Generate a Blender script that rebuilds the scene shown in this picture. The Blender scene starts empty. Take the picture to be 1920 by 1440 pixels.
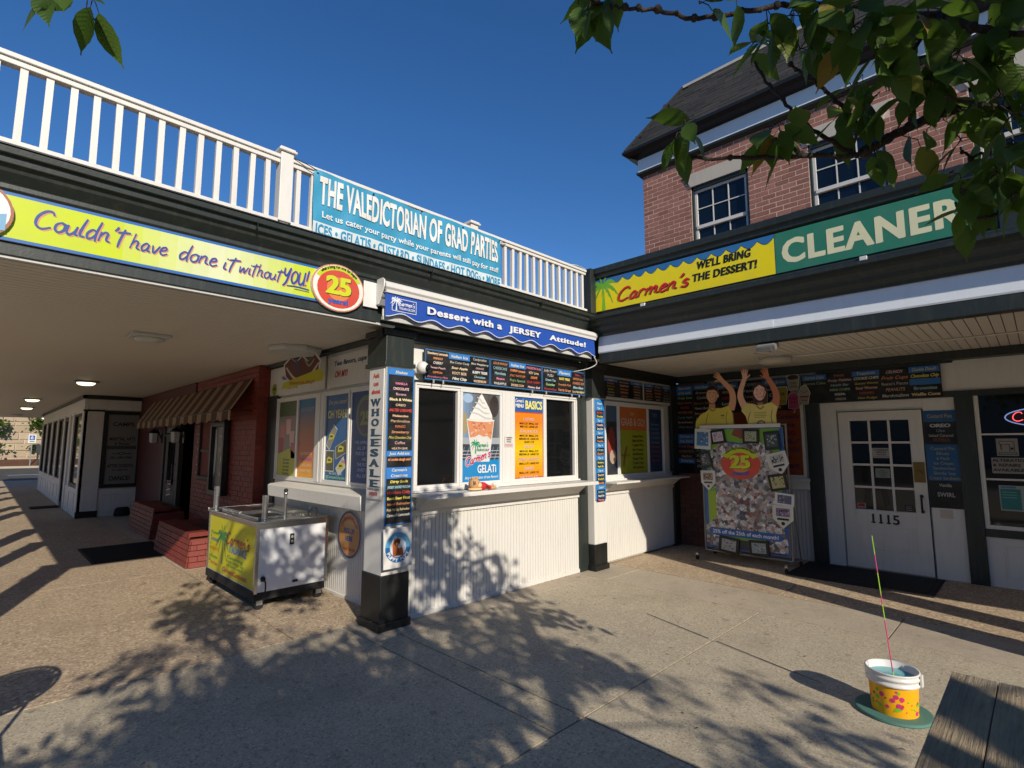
import bpy, math, random
from math import pi, sin, cos, radians, sqrt, atan2
from mathutils import Vector, Matrix
random.seed(11)
S = bpy.context.scene
COL = S.collection
# ------------------------------------------------------------ camera, world, sun, exposure
cam = bpy.data.cameras.new('camera'); cam.sensor_width = 36; cam.lens = 990.9/1920*36
cam.clip_start = .05; cam.clip_end = 2000
co = bpy.data.objects.new('camera', cam); COL.objects.link(co); S.camera = co
yaw, pit, rol = radians(44.9047), radians(6.489), radians(-.0446)
fw = Vector((cos(pit)*cos(yaw), cos(pit)*sin(yaw), sin(pit)))
rt = fw.cross(Vector((0, 0, 1))).normalized(); up = rt.cross(fw)
r2 = rt*cos(rol)+up*sin(rol); u2 = up*cos(rol)-rt*sin(rol)
M3 = Matrix((r2, u2, -fw)).transposed()
co.matrix_world = Matrix.Translation((0, 0, 1.63)) @ M3.to_4x4()
SUNV = Vector((-.64, -1.91, 1.0)).normalized()
w = bpy.data.worlds.new('World'); S.world = w; w.use_nodes = True
nt = w.node_tree; bg = nt.nodes['Background']
sky = nt.nodes.new('ShaderNodeTexSky'); sky.sky_type = 'NISHITA'; sky.sun_disc = False
sky.sun_elevation = math.asin(SUNV.z); sky.sun_rotation = radians(198.5)
sky.air_density = 1.0; sky.dust_density = 0.0; sky.ozone_density = 4.0; sky.altitude = 600
hs_ = nt.nodes.new('ShaderNodeHueSaturation'); hs_.inputs['Saturation'].default_value = 1.21; hs_.inputs['Hue'].default_value = .506
nt.links.new(sky.outputs[0], hs_.inputs['Color']); nt.links.new(hs_.outputs[0], bg.inputs[0]); bg.inputs[1].default_value = .112
sl = bpy.data.lights.new('sun', 'SUN'); sl.energy = 4.6; sl.angle = radians(.53); sl.color = (1, .91, .77)
so = bpy.data.objects.new('sun', sl); COL.objects.link(so)
so.rotation_euler = (-SUNV).to_track_quat('-Z', 'Y').to_euler(); so.location = (-5, -12, 12)
S.view_settings.view_transform = 'Standard'; S.view_settings.look = 'None'
S.view_settings.exposure = 0.13; S.view_settings.gamma = 1; S.view_settings.use_curve_mapping = False

# ------------------------------------------------------------ colours and materials
def s2l(c): return c/12.92 if c <= .04045 else ((c+.055)/1.055)**2.4
def hx(h, k=1.0):
    h = h.lstrip('#'); h = h if len(h) == 6 else ''.join(q*2 for q in h); return tuple(s2l(int(h[i:i+2], 16)/255)*k for i in (0, 2, 4))
MATS = {}
def base(name):
    m = bpy.data.materials.new(name); m.use_nodes = True; MATS[name] = m
    return m, m.node_tree, m.node_tree.nodes['Principled BSDF']
def N(nt, t, **k):
    n = nt.nodes.new(t)
    for a, b in k.items():
        if a in n.inputs.keys() if isinstance(a, str) else False: n.inputs[a].default_value = b
        else: setattr(n, a, b)
    return n
def noise(nt, co, scale, detail=4, rough=.6, dims=None):
    n = nt.nodes.new('ShaderNodeTexNoise'); n.inputs['Scale'].default_value = scale
    n.inputs['Detail'].default_value = detail; n.inputs['Roughness'].default_value = rough
    nt.links.new(co, n.inputs['Vector']); return n.outputs['Fac']
def ramp(nt, fac, stops):
    r = nt.nodes.new('ShaderNodeValToRGB'); e = r.color_ramp.elements
    while len(e) < len(stops): e.new(.5)
    for i, (p, c) in enumerate(stops):
        e[i].position = p; e[i].color = (*c, 1) if len(c) == 3 else c
    nt.links.new(fac, r.inputs[0]); return r.outputs[0]
def mixc(nt, fac, a, b, mode='MIX'):
    m = nt.nodes.new('ShaderNodeMix'); m.data_type = 'RGBA'; m.blend_type = mode
    for sock, v in ((m.inputs[0], fac), (m.inputs[6], a), (m.inputs[7], b)):
        if hasattr(v, 'links') or hasattr(v, 'node'): nt.links.new(v, sock)
        elif isinstance(v, (int, float)): sock.default_value = v
        else: sock.default_value = (*v, 1)
    return m.outputs[2]
def coords(nt, stretch=None):
    t = nt.nodes.new('ShaderNodeTexCoord'); o = t.outputs['Object']
    if stretch:
        mp = nt.nodes.new('ShaderNodeMapping'); mp.inputs['Scale'].default_value = stretch
        nt.links.new(o, mp.inputs[0]); o = mp.outputs[0]
    return o
def bump(nt, bs, h, strength=.3, dist=.01):
    b = nt.nodes.new('ShaderNodeBump'); b.inputs['Strength'].default_value = strength
    b.inputs['Distance'].default_value = dist; nt.links.new(h, b.inputs['Height']); nt.links.new(b.outputs[0], bs.inputs['Normal'])
def paint(name, c, rough=.5, var=.18, dirt=.25, dirtc=(.12, .10, .08), bs_=.15, metal=0, spec=.5):
    m, nt, bs = base(name); co = coords(nt)
    n1 = noise(nt, co, 1.3, 5); n2 = noise(nt, coords(nt, (9, 9, 1.2)), 2.2, 6, .7)
    c1 = mixc(nt, n1, tuple(x*(1-var) for x in c), tuple(min(1, x*(1+var*.6)) for x in c))
    d = ramp(nt, n2, [(.50, (0, 0, 0)), (.78, (dirt, dirt, dirt))])
    c2 = mixc(nt, d, c1, dirtc); nt.links.new(c2, bs.inputs['Base Color'])
    bs.inputs['Roughness'].default_value = rough; bs.inputs['Metallic'].default_value = metal
    bs.inputs['Specular IOR Level'].default_value = spec
    bump(nt, bs, noise(nt, co, 60, 3), bs_, .004); return m
white = paint('white_paint', (.66, .64, .595), .5, .06, .20, (.30, .26, .20))
white2 = paint('white_panel', (.68, .665, .62), .45, .07, .15)
vinyl = paint('white_vinyl', (.68, .665, .63), .35, .05, .1)
green = paint('dark_green_paint', (.020, .027, .024), .42, .3, .5, (.075, .07, .055))
black = paint('black_paint', (.008, .009, .009), .45, .3, .3, (.04, .04, .035))
cream = paint('cream_paint', (.52, .47, .39), .6, .08, .15)
soff = paint('soffit_paint', (.62, .57, .49), .55, .07, .18)
redwall = paint('red_stucco', (.10, .022, .018), .7, .25, .3, (.05, .02, .02))
darkwood = paint('dark_wood', (.035, .027, .022), .6, .3, .3)
steel = paint('brushed_steel', (.55, .55, .54), .25, .1, .1, metal=1)
alum = paint('aluminium_flashing', (.74, .79, .84), .35, .04, .08)
rubber = paint('black_rubber', (.012, .012, .012), .8, .3, .3, (.05, .045, .04))
grey = paint('grey_metal', (.28, .28, .27), .4, .1, .2, metal=.5)
brownroof = paint('brown_roofing', (.18, .10, .06), .8, .3, .2)
lint = paint('lintel_stone', (.50, .45, .38), .75, .08, .2)
goldlock = paint('brass', (.22, .14, .05), .35, .2, .3, metal=1)
palegrey = paint('pale_grey_plastic', (.5, .5, .47), .4, .05, .15)
yellowpaint = paint('yellow_vinyl', hx('#d8cc1a', .8), .4, .06, .12)
def brickmat(name, cols, rough=.85, mort=False):
    m, nt, bs = base(name)
    oi = nt.nodes.new('ShaderNodeObjectInfo'); co = coords(nt)
    gi = nt.nodes.new('ShaderNodeNewGeometry')
    r0 = nt.nodes.new('ShaderNodeMath'); r0.operation = 'ADD'
    nt.links.new(oi.outputs['Random'], r0.inputs[0]); nt.links.new(gi.outputs['Random Per Island'], r0.inputs[1])
    r1 = nt.nodes.new('ShaderNodeMath'); r1.operation = 'FRACT'; nt.links.new(r0.outputs[0], r1.inputs[0])
    c = ramp(nt, r1.outputs[0], [(i/(len(cols)-1), k) for i, k in enumerate(cols)])
    geo = nt.nodes.new('ShaderNodeNewGeometry')
    n = noise(nt, geo.outputs['Position'], 45, 5, .7); n2 = noise(nt, geo.outputs['Position'], 1.1, 4)
    c = mixc(nt, ramp(nt, n, [(.35, (0, 0, 0)), (.7, (.45, .45, .45))]), c, tuple(x*.35 for x in cols[0]))
    c = mixc(nt, ramp(nt, n2, [(.4, (0, 0, 0)), (.75, (.3, .3, .3))]), c, tuple(x*.55 for x in cols[0]))
    nt.links.new(c, bs.inputs['Base Color']); bs.inputs['Roughness'].default_value = rough
    bump(nt, bs, n, .5, .006); return m
brick_m = brickmat('brick_red_brown', [(.33, .135, .095), (.40, .17, .12), (.28, .11, .08), (.45, .20, .145), (.34, .14, .10)])
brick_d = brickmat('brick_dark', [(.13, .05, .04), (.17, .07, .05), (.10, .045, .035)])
redbrick = brickmat('brick_painted_red', [(.22, .031, .019), (.26, .039, .023), (.18, .027, .018)], .6)
mortar = paint('mortar', (.66, .50, .40), .95, .12, .2)
mortar_r = paint('mortar_painted_red', (.20, .040, .026), .8, .15, .2)
mortar_d = paint('mortar_dark', (.07, .055, .045), .9, .15, .2)
shing = brickmat('roof_shingles', [(.026, .025, .024), (.036, .034, .032), (.020, .020, .020), (.048, .044, .041), (.012, .012, .013)], .9)
stone = brickmat('retaining_stone', [(.42, .33, .22), (.50, .40, .28), (.46, .37, .25)], .95)

def concrete(name, ca, cb, agg, grainc, scale, cracks=True):
    m, nt, bs = base(name)
    g = nt.nodes.new('ShaderNodeNewGeometry'); p = g.outputs['Position']
    big = noise(nt, p, .55, 6, .65); mid = noise(nt, p, 3.5, 5, .6); fine = noise(nt, p, scale*1.6, 3, .8)
    c = mixc(nt, ramp(nt, big, [(.3, (0, 0, 0)), (.7, (1, 1, 1))]), ca, cb)
    c = mixc(nt, ramp(nt, mid, [(.35, (0, 0, 0)), (.75, (.35, .35, .35))]), c, tuple(x*.62 for x in ca))
    v = nt.nodes.new('ShaderNodeTexVoronoi'); v.inputs['Scale'].default_value = scale; nt.links.new(p, v.inputs['Vector'])
    sep = nt.nodes.new('ShaderNodeSeparateColor'); nt.links.new(v.outputs['Color'], sep.inputs[0])
    c = mixc(nt, ramp(nt, sep.outputs[0], [(0, (agg, agg, agg)), (.3, (0, 0, 0)), (.6, (0, 0, 0)), (1, (0, 0, 0))]), c, grainc[0])
    c = mixc(nt, ramp(nt, sep.outputs[1], [(0, (0, 0, 0)), (.65, (0, 0, 0)), (1, (agg, agg, agg))]), c, grainc[1])
    c = mixc(nt, ramp(nt, fine, [(.35, (.35, .35, .35)), (.55, (0, 0, 0))]), c, (.05, .04, .03))
    st = noise(nt, p, 1.4, 2, .4); spot = noise(nt, p, 7.0, 2, .5)
    c = mixc(nt, ramp(nt, spot, [(.66, (0, 0, 0)), (.74, (.45, .45, .45))]), c, (.09, .075, .06))
    c = mixc(nt, ramp(nt, noise(nt, p, .9, 7, .75), [(.52, (0, 0, 0)), (.62, (.30, .30, .30)), (.70, (.08, .08, .08))]), c, tuple(x*.45 for x in ca))
    oi = nt.nodes.new('ShaderNodeObjectInfo')
    c = mixc(nt, ramp(nt, oi.outputs['Random'], [(0, (0, 0, 0)), (1, (.22, .22, .22))]), c, tuple(x*.7 for x in ca))
    nt.links.new(c, bs.inputs['Base Color']); bs.inputs['Roughness'].default_value = .88
    bs.inputs['Specular IOR Level'].default_value = .3
    h = nt.nodes.new('ShaderNodeMath'); h.operation = 'ADD'; nt.links.new(v.outputs['Distance'], h.inputs[0]); nt.links.new(fine, h.inputs[1])
    bump(nt, bs, h.outputs[0], .35, .004); return m
conc = concrete('concrete_aggregate', (.54, .46, .325), (.45, .385, .28), .6, ((.15, .12, .095), (.70, .62, .49)), 85)
conc2 = concrete('smooth_concrete', (.54, .455, .34), (.45, .38, .29), .4, ((.22, .18, .14), (.62, .54, .43)), 110)
pebble = concrete('pebble_aggregate', (.52, .40, .27), (.44, .335, .23), .8, ((.20, .135, .085), (.78, .62, .42)), 58)
asph = concrete('asphalt', (.10, .097, .092), (.06, .06, .058), .4, ((.03, .03, .03), (.14, .13, .12)), 60)
mulch_m = concrete('mulch', (.13, .06, .035), (.10, .05, .03), .6, ((.05, .025, .015), (.22, .11, .06)), 40)
def simple(name, c, rough=.5, metal=0, emit=None, es=1, spec=.5):
    m, nt, bs = base(name); bs.inputs['Base Color'].default_value = (*c, 1); bs.inputs['Roughness'].default_value = rough
    bs.inputs['Metallic'].default_value = metal; bs.inputs['Specular IOR Level'].default_value = spec
    if emit: bs.inputs['Emission Color'].default_value = (*emit, 1); bs.inputs['Emission Strength'].default_value = es
    return m
def glassmat(name, c, rough):
    m, nt, bs = base(name); g = nt.nodes.new('ShaderNodeNewGeometry')
    n = noise(nt, g.outputs['Position'], 2.5, 3)
    nt.links.new(mixc(nt, n, c, tuple(x*.3 for x in c)), bs.inputs['Base Color'])
    bs.inputs['Roughness'].default_value = rough; bump(nt, bs, noise(nt, g.outputs['Position'], 1.2, 1), .04, .02); return m
glass = glassmat('dark_window_glass', (.010, .011, .012), .04)
glass_b = glassmat('upper_window_glass', (.006, .012, .024), .05)
lampglass = simple('lit_lamp_lens', (.8, .75, .6), .3, emit=(1, .9, .62), es=2.4)
neon_r = simple('neon_red', (.6, .05, .06), .3, emit=(1, .10, .12), es=1.6)
neon_b = simple('neon_blue', (.2, .3, .8), .3, emit=(.35, .5, 1), es=.45)
m, nt, bs = base('printed_colour')
at_ = nt.nodes.new('ShaderNodeAttribute'); at_.attribute_name = 'Col'
g_ = nt.nodes.new('ShaderNodeNewGeometry'); n_ = noise(nt, g_.outputs['Position'], 5, 4)
nt.links.new(mixc(nt, ramp(nt, n_, [(.4, (0, 0, 0)), (.8, (.14, .14, .14))]), at_.outputs['Color'], (.25, .24, .22)), bs.inputs['Base Color'])
bs.inputs['Roughness'].default_value = .38; bs.inputs['Specular IOR Level'].default_value = .35; printm = m
# leaves: translucent, ribbed
m, nt, bs = base('cherry_leaf')
oi = nt.nodes.new('ShaderNodeObjectInfo'); gg = nt.nodes.new('ShaderNodeNewGeometry')
ad = nt.nodes.new('ShaderNodeMath'); ad.operation = 'ADD'; nt.links.new(oi.outputs['Random'], ad.inputs[0]); nt.links.new(gg.outputs['Random Per Island'], ad.inputs[1])
fr = nt.nodes.new('ShaderNodeMath'); fr.operation = 'FRACT'; nt.links.new(ad.outputs[0], fr.inputs[0])
lc = ramp(nt, fr.outputs[0], [(0, (.032, .070, .011)), (.5, (.048, .094, .014)), (.965, (.075, .125, .018)), (.985, (.20, .20, .03)), (1, (.25, .14, .03))])
uvn = nt.nodes.new('ShaderNodeUVMap'); wv = nt.nodes.new('ShaderNodeTexWave'); wv.inputs['Scale'].default_value = 3.4
wv.inputs['Distortion'].default_value = .6; nt.links.new(uvn.outputs[0], wv.inputs['Vector'])
lc = mixc(nt, ramp(nt, wv.outputs['Fac'], [(.85, (0, 0, 0)), (1, (.22, .22, .22))]), lc, (.07, .12, .035))
nt.links.new(lc, bs.inputs['Base Color']); bs.inputs['Specular IOR Level'].default_value = .25; bs.inputs['Roughness'].default_value = .45
bump(nt, bs, wv.outputs['Fac'], .18, .003)
tr = nt.nodes.new('ShaderNodeBsdfTranslucent'); nt.links.new(mixc(nt, .5, lc, (.20, .36, .03)), tr.inputs[0])
ms = nt.nodes.new('ShaderNodeMixShader'); ms.inputs[0].default_value = .34
nt.links.new(bs.outputs[0], ms.inputs[1]); nt.links.new(tr.outputs[0], ms.inputs[2]); nt.links.new(ms.outputs[0], nt.nodes['Material Output'].inputs[0])
leafm = m
m, nt, bs = base('bark'); co_ = coords(nt, (1, 1, 1)); n_ = noise(nt, co_, 40, 5, .7)
nt.links.new(ramp(nt, n_, [(.3, (.012, .009, .008)), (.55, (.035, .026, .022)), (.75, (.10, .085, .07))]), bs.inputs['Base Color'])
bs.inputs['Roughness'].default_value = .9; bump(nt, bs, n_, 1, .012); bark = m
# weathered table wood (grain along x)
m, nt, bs = base('weathered_wood'); n1 = noise(nt, coords(nt, (.8, 26, 10)), 5, 6, .75); n2 = noise(nt, coords(nt, (1, 2.2, 1)), 5, 5, .7)
n3 = noise(nt, coords(nt, (.5, 60, 10)), 4, 2, .5)
c = ramp(nt, n1, [(.25, (.10, .075, .05)), (.5, (.34, .27, .18)), (.75, (.58, .48, .34))])
c = mixc(nt, ramp(nt, n2, [(.42, (0, 0, 0)), (.66, (.7, .7, .7))]), c, (.60, .45, .26))
c = mixc(nt, ramp(nt, n3, [(.22, (1, 1, 1)), (.34, (0, 0, 0))]), c, (.012, .010, .008))
oi = nt.nodes.new('ShaderNodeObjectInfo'); c = mixc(nt, ramp(nt, oi.outputs['Random'], [(0, (0, 0, 0)), (1, (.3, .3, .3))]), c, (.24, .19, .13))
nt.links.new(c, bs.inputs['Base Color']); bs.inputs['Roughness'].default_value = .85; bump(nt, bs, n1, .9, .012); oldwood = m
# photo collage print
m, nt, bs = base('photo_collage_print'); g_ = nt.nodes.new('ShaderNodeNewGeometry')
v = nt.nodes.new('ShaderNodeTexVoronoi'); v.inputs['Scale'].default_value = 22; v.inputs['Randomness'].default_value = 1
dn = nt.nodes.new('ShaderNodeTexNoise'); dn.inputs['Scale'].default_value = 25
vm = nt.nodes.new('ShaderNodeVectorMath'); vm.operation = 'MULTIPLY_ADD'; vm.inputs[1].default_value = (.05, .05, .05)
nt.links.new(g_.outputs['Position'], dn.inputs['Vector']); nt.links.new(dn.outputs['Color'], vm.inputs[0]); nt.links.new(g_.outputs['Position'], vm.inputs[2])
nt.links.new(vm.outputs[0], v.inputs['Vector'])
sp = nt.nodes.new('ShaderNodeSeparateColor'); nt.links.new(v.outputs['Color'], sp.inputs[0])
c = ramp(nt, sp.outputs[0], [(0, (.01, .01, .02)), (.25, (.62, .60, .58)), (.35, (.03, .03, .05)), (.5, (.85, .83, .80)), (.60, (.22, .05, .05)), (.70, (.55, .38, .30)), (.80, (.03, .05, .12)), (.9, (.9, .9, .9)), (1, (.05, .05, .06))])
bt = nt.nodes.new('ShaderNodeTexNoise'); bt.inputs['Scale'].default_value = 60; nt.links.new(g_.outputs['Position'], bt.inputs['Vector'])
c = mixc(nt, ramp(nt, bt.outputs['Fac'], [(.48, (0, 0, 0)), (.62, (.35, .35, .35))]), c, (.08, .06, .07))
nt.links.new(c, bs.inputs['Base Color']); bs.inputs['Roughness'].default_value = .35; collage = m
# striped awning cloth
m, nt, bs = base('awning_cloth'); g_ = nt.nodes.new('ShaderNodeNewGeometry'); sx = nt.nodes.new('ShaderNodeSeparateXYZ'); nt.links.new(g_.outputs['Position'], sx.inputs[0])
def wavey(fr_, off):
    a = nt.nodes.new('ShaderNodeMath'); a.operation = 'MULTIPLY_ADD'; a.inputs[1].default_value = fr_; a.inputs[2].default_value = off; nt.links.new(sx.outputs['Y'], a.inputs[0])
    b = nt.nodes.new('ShaderNodeMath'); b.operation = 'FRACT'; nt.links.new(a.outputs[0], b.inputs[0]); return b.outputs[0]
f1 = ramp(nt, wavey(2.0, 0), [(0, (0, 0, 0)), (.54, (0, 0, 0)), (.55, (1, 1, 1)), (1, (1, 1, 1))])
f2 = ramp(nt, wavey(18, 0), [(0, (0, 0, 0)), (.5, (0, 0, 0)), (.51, (1, 1, 1)), (1, (1, 1, 1))])
mu = nt.nodes.new('ShaderNodeMath'); mu.operation = 'MULTIPLY'; nt.links.new(f1, mu.inputs[0]); nt.links.new(f2, mu.inputs[1])
nt.links.new(mixc(nt, mu.outputs[0], (.085, .035, .018), (.52, .38, .22)), bs.inputs['Base Color']); bs.inputs['Roughness'].default_value = .85; awn_m = m
m, nt, bs = base('bucket_water'); bs.inputs['Base Color'].default_value = (.12, .42, .44, 1); bs.inputs['Roughness'].default_value = .08
bump(nt, bs, noise(nt, coords(nt), 25, 2), .2, .01); water_m = m

# ------------------------------------------------------------ geometry helpers
X_, Y_, Z_ = Vector((1, 0, 0)), Vector((0, 1, 0)), Vector((0, 0, 1))
class Fr:
    def __init__(s, O, u, v): s.O, s.u, s.v = Vector(O), Vector(u).normalized(), Vector(v).normalized(); s.n = s.u.cross(s.v).normalized()
    def p(s, a, b, c=0): return s.O+s.u*a+s.v*b+s.n*c
def FY(y): return Fr((0, y, 0), X_, Z_)          # faces -y; a = x, b = z
def FX(x): return Fr((x, 0, 0), -Y_, Z_)         # faces -x; a = -y, b = z
class MB:
    def __init__(s): s.v, s.f, s.m, s.c, s.uv = [], [], [], [], None
    def add(s, vs, fs, mat=0, col=None):
        o = len(s.v); s.v += [tuple(x) for x in vs]
        for f in fs: s.f.append(tuple(i+o for i in f)); s.m.append(mat); s.c.append(col)
    def hexa(s, P, mat=0, col=None): s.add(P, [(0, 3, 2, 1), (4, 5, 6, 7), (0, 1, 5, 4), (1, 2, 6, 5), (2, 3, 7, 6), (3, 0, 4, 7)], mat, col)
    def box(s, x0, x1, y0, y1, z0, z1, mat=0, col=None):
        s.hexa([(x0, y0, z0), (x1, y0, z0), (x1, y1, z0), (x0, y1, z0), (x0, y0, z1), (x1, y0, z1), (x1, y1, z1), (x0, y1, z1)], mat, col); return s
    def fbox(s, fr, a0, a1, b0, b1, c0, c1, mat=0, col=None):
        s.hexa([fr.p(a0, b0, c0), fr.p(a1, b0, c0), fr.p(a1, b1, c0), fr.p(a0, b1, c0), fr.p(a0, b0, c1), fr.p(a1, b0, c1), fr.p(a1, b1, c1), fr.p(a0, b1, c1)], mat, col); return s
    def prism(s, fr, poly, c0, c1, mat=0, col=None):
        n = len(poly); vs = [fr.p(a, b, c0) for a, b in poly]+[fr.p(a, b, c1) for a, b in poly]
        ar = sum(poly[i][0]*poly[(i+1) % n][1]-poly[(i+1) % n][0]*poly[i][1] for i in range(n))
        fs = [tuple(range(n-1, -1, -1)), tuple(range(n, 2*n))]+[(i, (i+1) % n, n+(i+1) % n, n+i) for i in range(n)]
        if ar < 0: fs = [f[::-1] for f in fs]
        s.add(vs, fs, mat, col); return s
    def profx(s, prof, x0, x1, mat=0):            # profile (y,z) run along x
        n = len(prof); vs = [(x0, a, b) for a, b in prof]+[(x1, a, b) for a, b in prof]
        ar = sum(prof[i][0]*prof[(i+1) % n][1]-prof[(i+1) % n][0]*prof[i][1] for i in range(n))
        fs = [tuple(range(n-1, -1, -1)), tuple(range(n, 2*n))]+[(i, (i+1) % n, n+(i+1) % n, n+i) for i in range(n)]
        if ar < 0: fs = [f[::-1] for f in fs]
        s.add(vs, fs, mat); return s
    def profy(s, prof, y0, y1, mat=0):            # profile (x,z) run along y
        n = len(prof); vs = [(a, y0, b) for a, b in prof]+[(a, y1, b) for a, b in prof]
        ar = sum(prof[i][0]*prof[(i+1) % n][1]-prof[(i+1) % n][0]*prof[i][1] for i in range(n))
        fs = [tuple(range(n)), tuple(range(2*n-1, n-1, -1))]+[(i, n+i, n+(i+1) % n, (i+1) % n) for i in range(n)]
        if ar < 0: fs = [f[::-1] for f in fs]
        s.add(vs, fs, mat); return s
    def tube(s, pts, r0, r1=None, seg=8, mat=0):
        pts = [Vector(p) for p in pts]; r1 = r0 if r1 is None else r1; n = len(pts); rings = []; ref = None
        for i, p in enumerate(pts):
            d = (pts[min(i+1, n-1)]-pts[max(i-1, 0)]).normalized()
            a = d.orthogonal().normalized() if ref is None else (ref-d*ref.dot(d)).normalized()
            ref = a; b = d.cross(a); r = r0+(r1-r0)*i/(n-1)
            rings.append([p+a*r*cos(2*pi*k/seg)+b*r*sin(2*pi*k/seg) for k in range(seg)])
        vs = [q for R in rings for q in R]; fs = []
        for i in range(n-1):
            for k in range(seg): fs.append((i*seg+k, i*seg+(k+1) % seg, (i+1)*seg+(k+1) % seg, (i+1)*seg+k))
        fs.append(tuple(range(seg-1, -1, -1))); fs.append(tuple((n-1)*seg+k for k in range(seg)))
        s.add(vs, fs, mat); return s
    def lathe(s, prof, c, seg=32, mat=0, cap=True, sq=1.0):   # prof (r,z)
        vs = []; fs = []; n = len(prof)
        for r, z in prof:
            for k in range(seg): vs.append((c[0]+r*cos(2*pi*k/seg), c[1]+r*sq*sin(2*pi*k/seg), c[2]+z))
        for i in range(n-1):
            for k in range(seg): fs.append((i*seg+k, i*seg+(k+1) % seg, (i+1)*seg+(k+1) % seg, (i+1)*seg+k))
        if cap: fs.append(tuple(range(seg-1, -1, -1))); fs.append(tuple((n-1)*seg+k for k in range(seg)))
        s.add(vs, fs, mat); return s
    def ball(s, c, r, seg=14, mat=0, sx=1, sy=1, sz=1):
        pr = [(max(.001, sin(pi*i/8)), -cos(pi*i/8)) for i in range(9)]; vs = []; fs = []
        for a, z in pr:
            for k in range(seg): vs.append((c[0]+r*sx*a*cos(2*pi*k/seg), c[1]+r*sy*a*sin(2*pi*k/seg), c[2]+r*sz*z))
        for i in range(8):
            for k in range(seg): fs.append((i*seg+k, i*seg+(k+1) % seg, (i+1)*seg+(k+1) % seg, (i+1)*seg+k))
        s.add(vs, fs, mat); return s
def meta(o, label=None, cat=None, group=None, kind=None):
    if label: o['label'] = label
    if cat: o['category'] = cat
    if group: o['group'] = group
    if kind: o['kind'] = kind
    return o
def mesh_of(name, mb, mats, smooth=False):
    me = bpy.data.meshes.new(name); me.from_pydata(mb.v, [], mb.f)
    if not isinstance(mats, (list, tuple)): mats = [mats]
    for m in mats: me.materials.append(m)
    me.polygons.foreach_set('material_index', mb.m)
    if any(c is not None for c in mb.c):
        ca = me.color_attributes.new('Col', 'FLOAT_COLOR', 'CORNER'); arr = []
        for p, c in zip(me.polygons, mb.c):
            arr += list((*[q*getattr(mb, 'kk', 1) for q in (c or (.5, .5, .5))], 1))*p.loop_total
        ca.data.foreach_set('color', arr)
    if mb.uv is not None:
        ul = me.uv_layers.new(name='UVMap'); ul.data.foreach_set('uv', [x for p in mb.uv for x in p])
    if smooth: me.polygons.foreach_set('use_smooth', [True]*len(me.polygons))
    me.update(); return me
def link(o, parent=None):
    COL.objects.link(o)
    if parent is not None:
        o.parent = parent
        q = parent; off = Vector((0, 0, 0))
        o.matrix_parent_inverse = parent_world(parent).inverted()
    return o
PW = {}
def parent_world(p): return PW.get(p.name, Matrix.Identity(4))
def obj(name, mb, mats, parent=None, bevel=0, smooth=False, label=None, cat=None, group=None, kind=None):
    if isinstance(mb, MB): me = mesh_of(name, mb, mats, smooth)
    else: me = mb
    o = bpy.data.objects.new(name, me); link(o, parent)
    if bevel:
        b = o.modifiers.new('bevel', 'BEVEL'); b.width = bevel; b.segments = 2; b.limit_method = 'ANGLE'; b.angle_limit = radians(40)
        b.harden_normals = False
    PW[o.name] = Matrix.Identity(4)
    return meta(o, label, cat, group, kind)
def thing(name, label, cat, loc=(0, 0, 0), group=None):
    o = bpy.data.objects.new(name, None); COL.objects.link(o); o.location = loc; o.empty_display_size = .1
    PW[o.name] = Matrix.Translation(loc); return meta(o, label, cat, group)
def placed(name, me, M, parent):
    o = bpy.data.objects.new(name, me); COL.objects.link(o)
    if parent is not None: o.parent = parent; o.matrix_parent_inverse = parent_world(parent).inverted()
    o.matrix_basis = M; return o
UNIT = {}
def unit(mat, name, bev=.0):
    k = (mat.name, name)
    if k not in UNIT:
        b = MB().box(0, 1, 0, 1, 0, 1); UNIT[k] = mesh_of(name, b, mat)
    return UNIT[k]
def piece(name, fr, a0, a1, b0, b1, c0, c1, mat, parent):
    M = Matrix((fr.u*(a1-a0), fr.v*(b1-b0), fr.n*(c1-c0))).transposed().to_4x4(); M.translation = fr.p(a0, b0, c0)
    return placed(name, unit(mat, name), M, parent)
def bricks(parent, name, fr, A0, A1, B0, B1, bl, bh, gap, dep, mat, holes=(), part=None, limit=300, jit=.0015, c0=0, clipf=None):
    """running bond; courses inside [A0,A1]x[B0,B1] of frame; holes = rects (a0,a1,b0,b1)"""
    rest = MB(); cand = []; r = 0; b = B0
    while b < B1-.01:
        h = min(bh, B1-b); a = A0-(bl*.5 if r % 2 else 0)
        while a < A1-.005:
            s0, s1 = max(a, A0), min(a+bl, A1); segs = [(s0, s1)]
            for (h0, h1, k0, k1) in holes:
                if b+h*.5 > k0 and b+h*.5 < k1:
                    ns = []
                    for (p, q) in segs:
                        if q <= h0 or p >= h1: ns.append((p, q))
                        else:
                            if p < h0: ns.append((p, h0))
                            if q > h1: ns.append((h1, q))
                    segs = ns
            for (p, q) in segs:
                if q-p > .03 and (clipf is None or clipf((p+q)/2, b+h/2)): cand.append((p+gap/2, q-gap/2, b+gap/2, b+h-gap/2))
            a += bl
        b += bh; r += 1
    n = 0
    for (p, q, lo, hi) in cand:
        d = dep+random.uniform(-jit, jit)
        if n < limit and (part is None or part((p+q)/2, (lo+hi)/2)): piece(name, fr, p, q, lo, hi, c0, c0+d, mat, parent); n += 1
        else: rest.fbox(fr, p, q, lo, hi, c0, c0+d)
    if rest.v: obj(name+'_courses', rest, mat, parent, kind='stuff')
    return n
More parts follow.
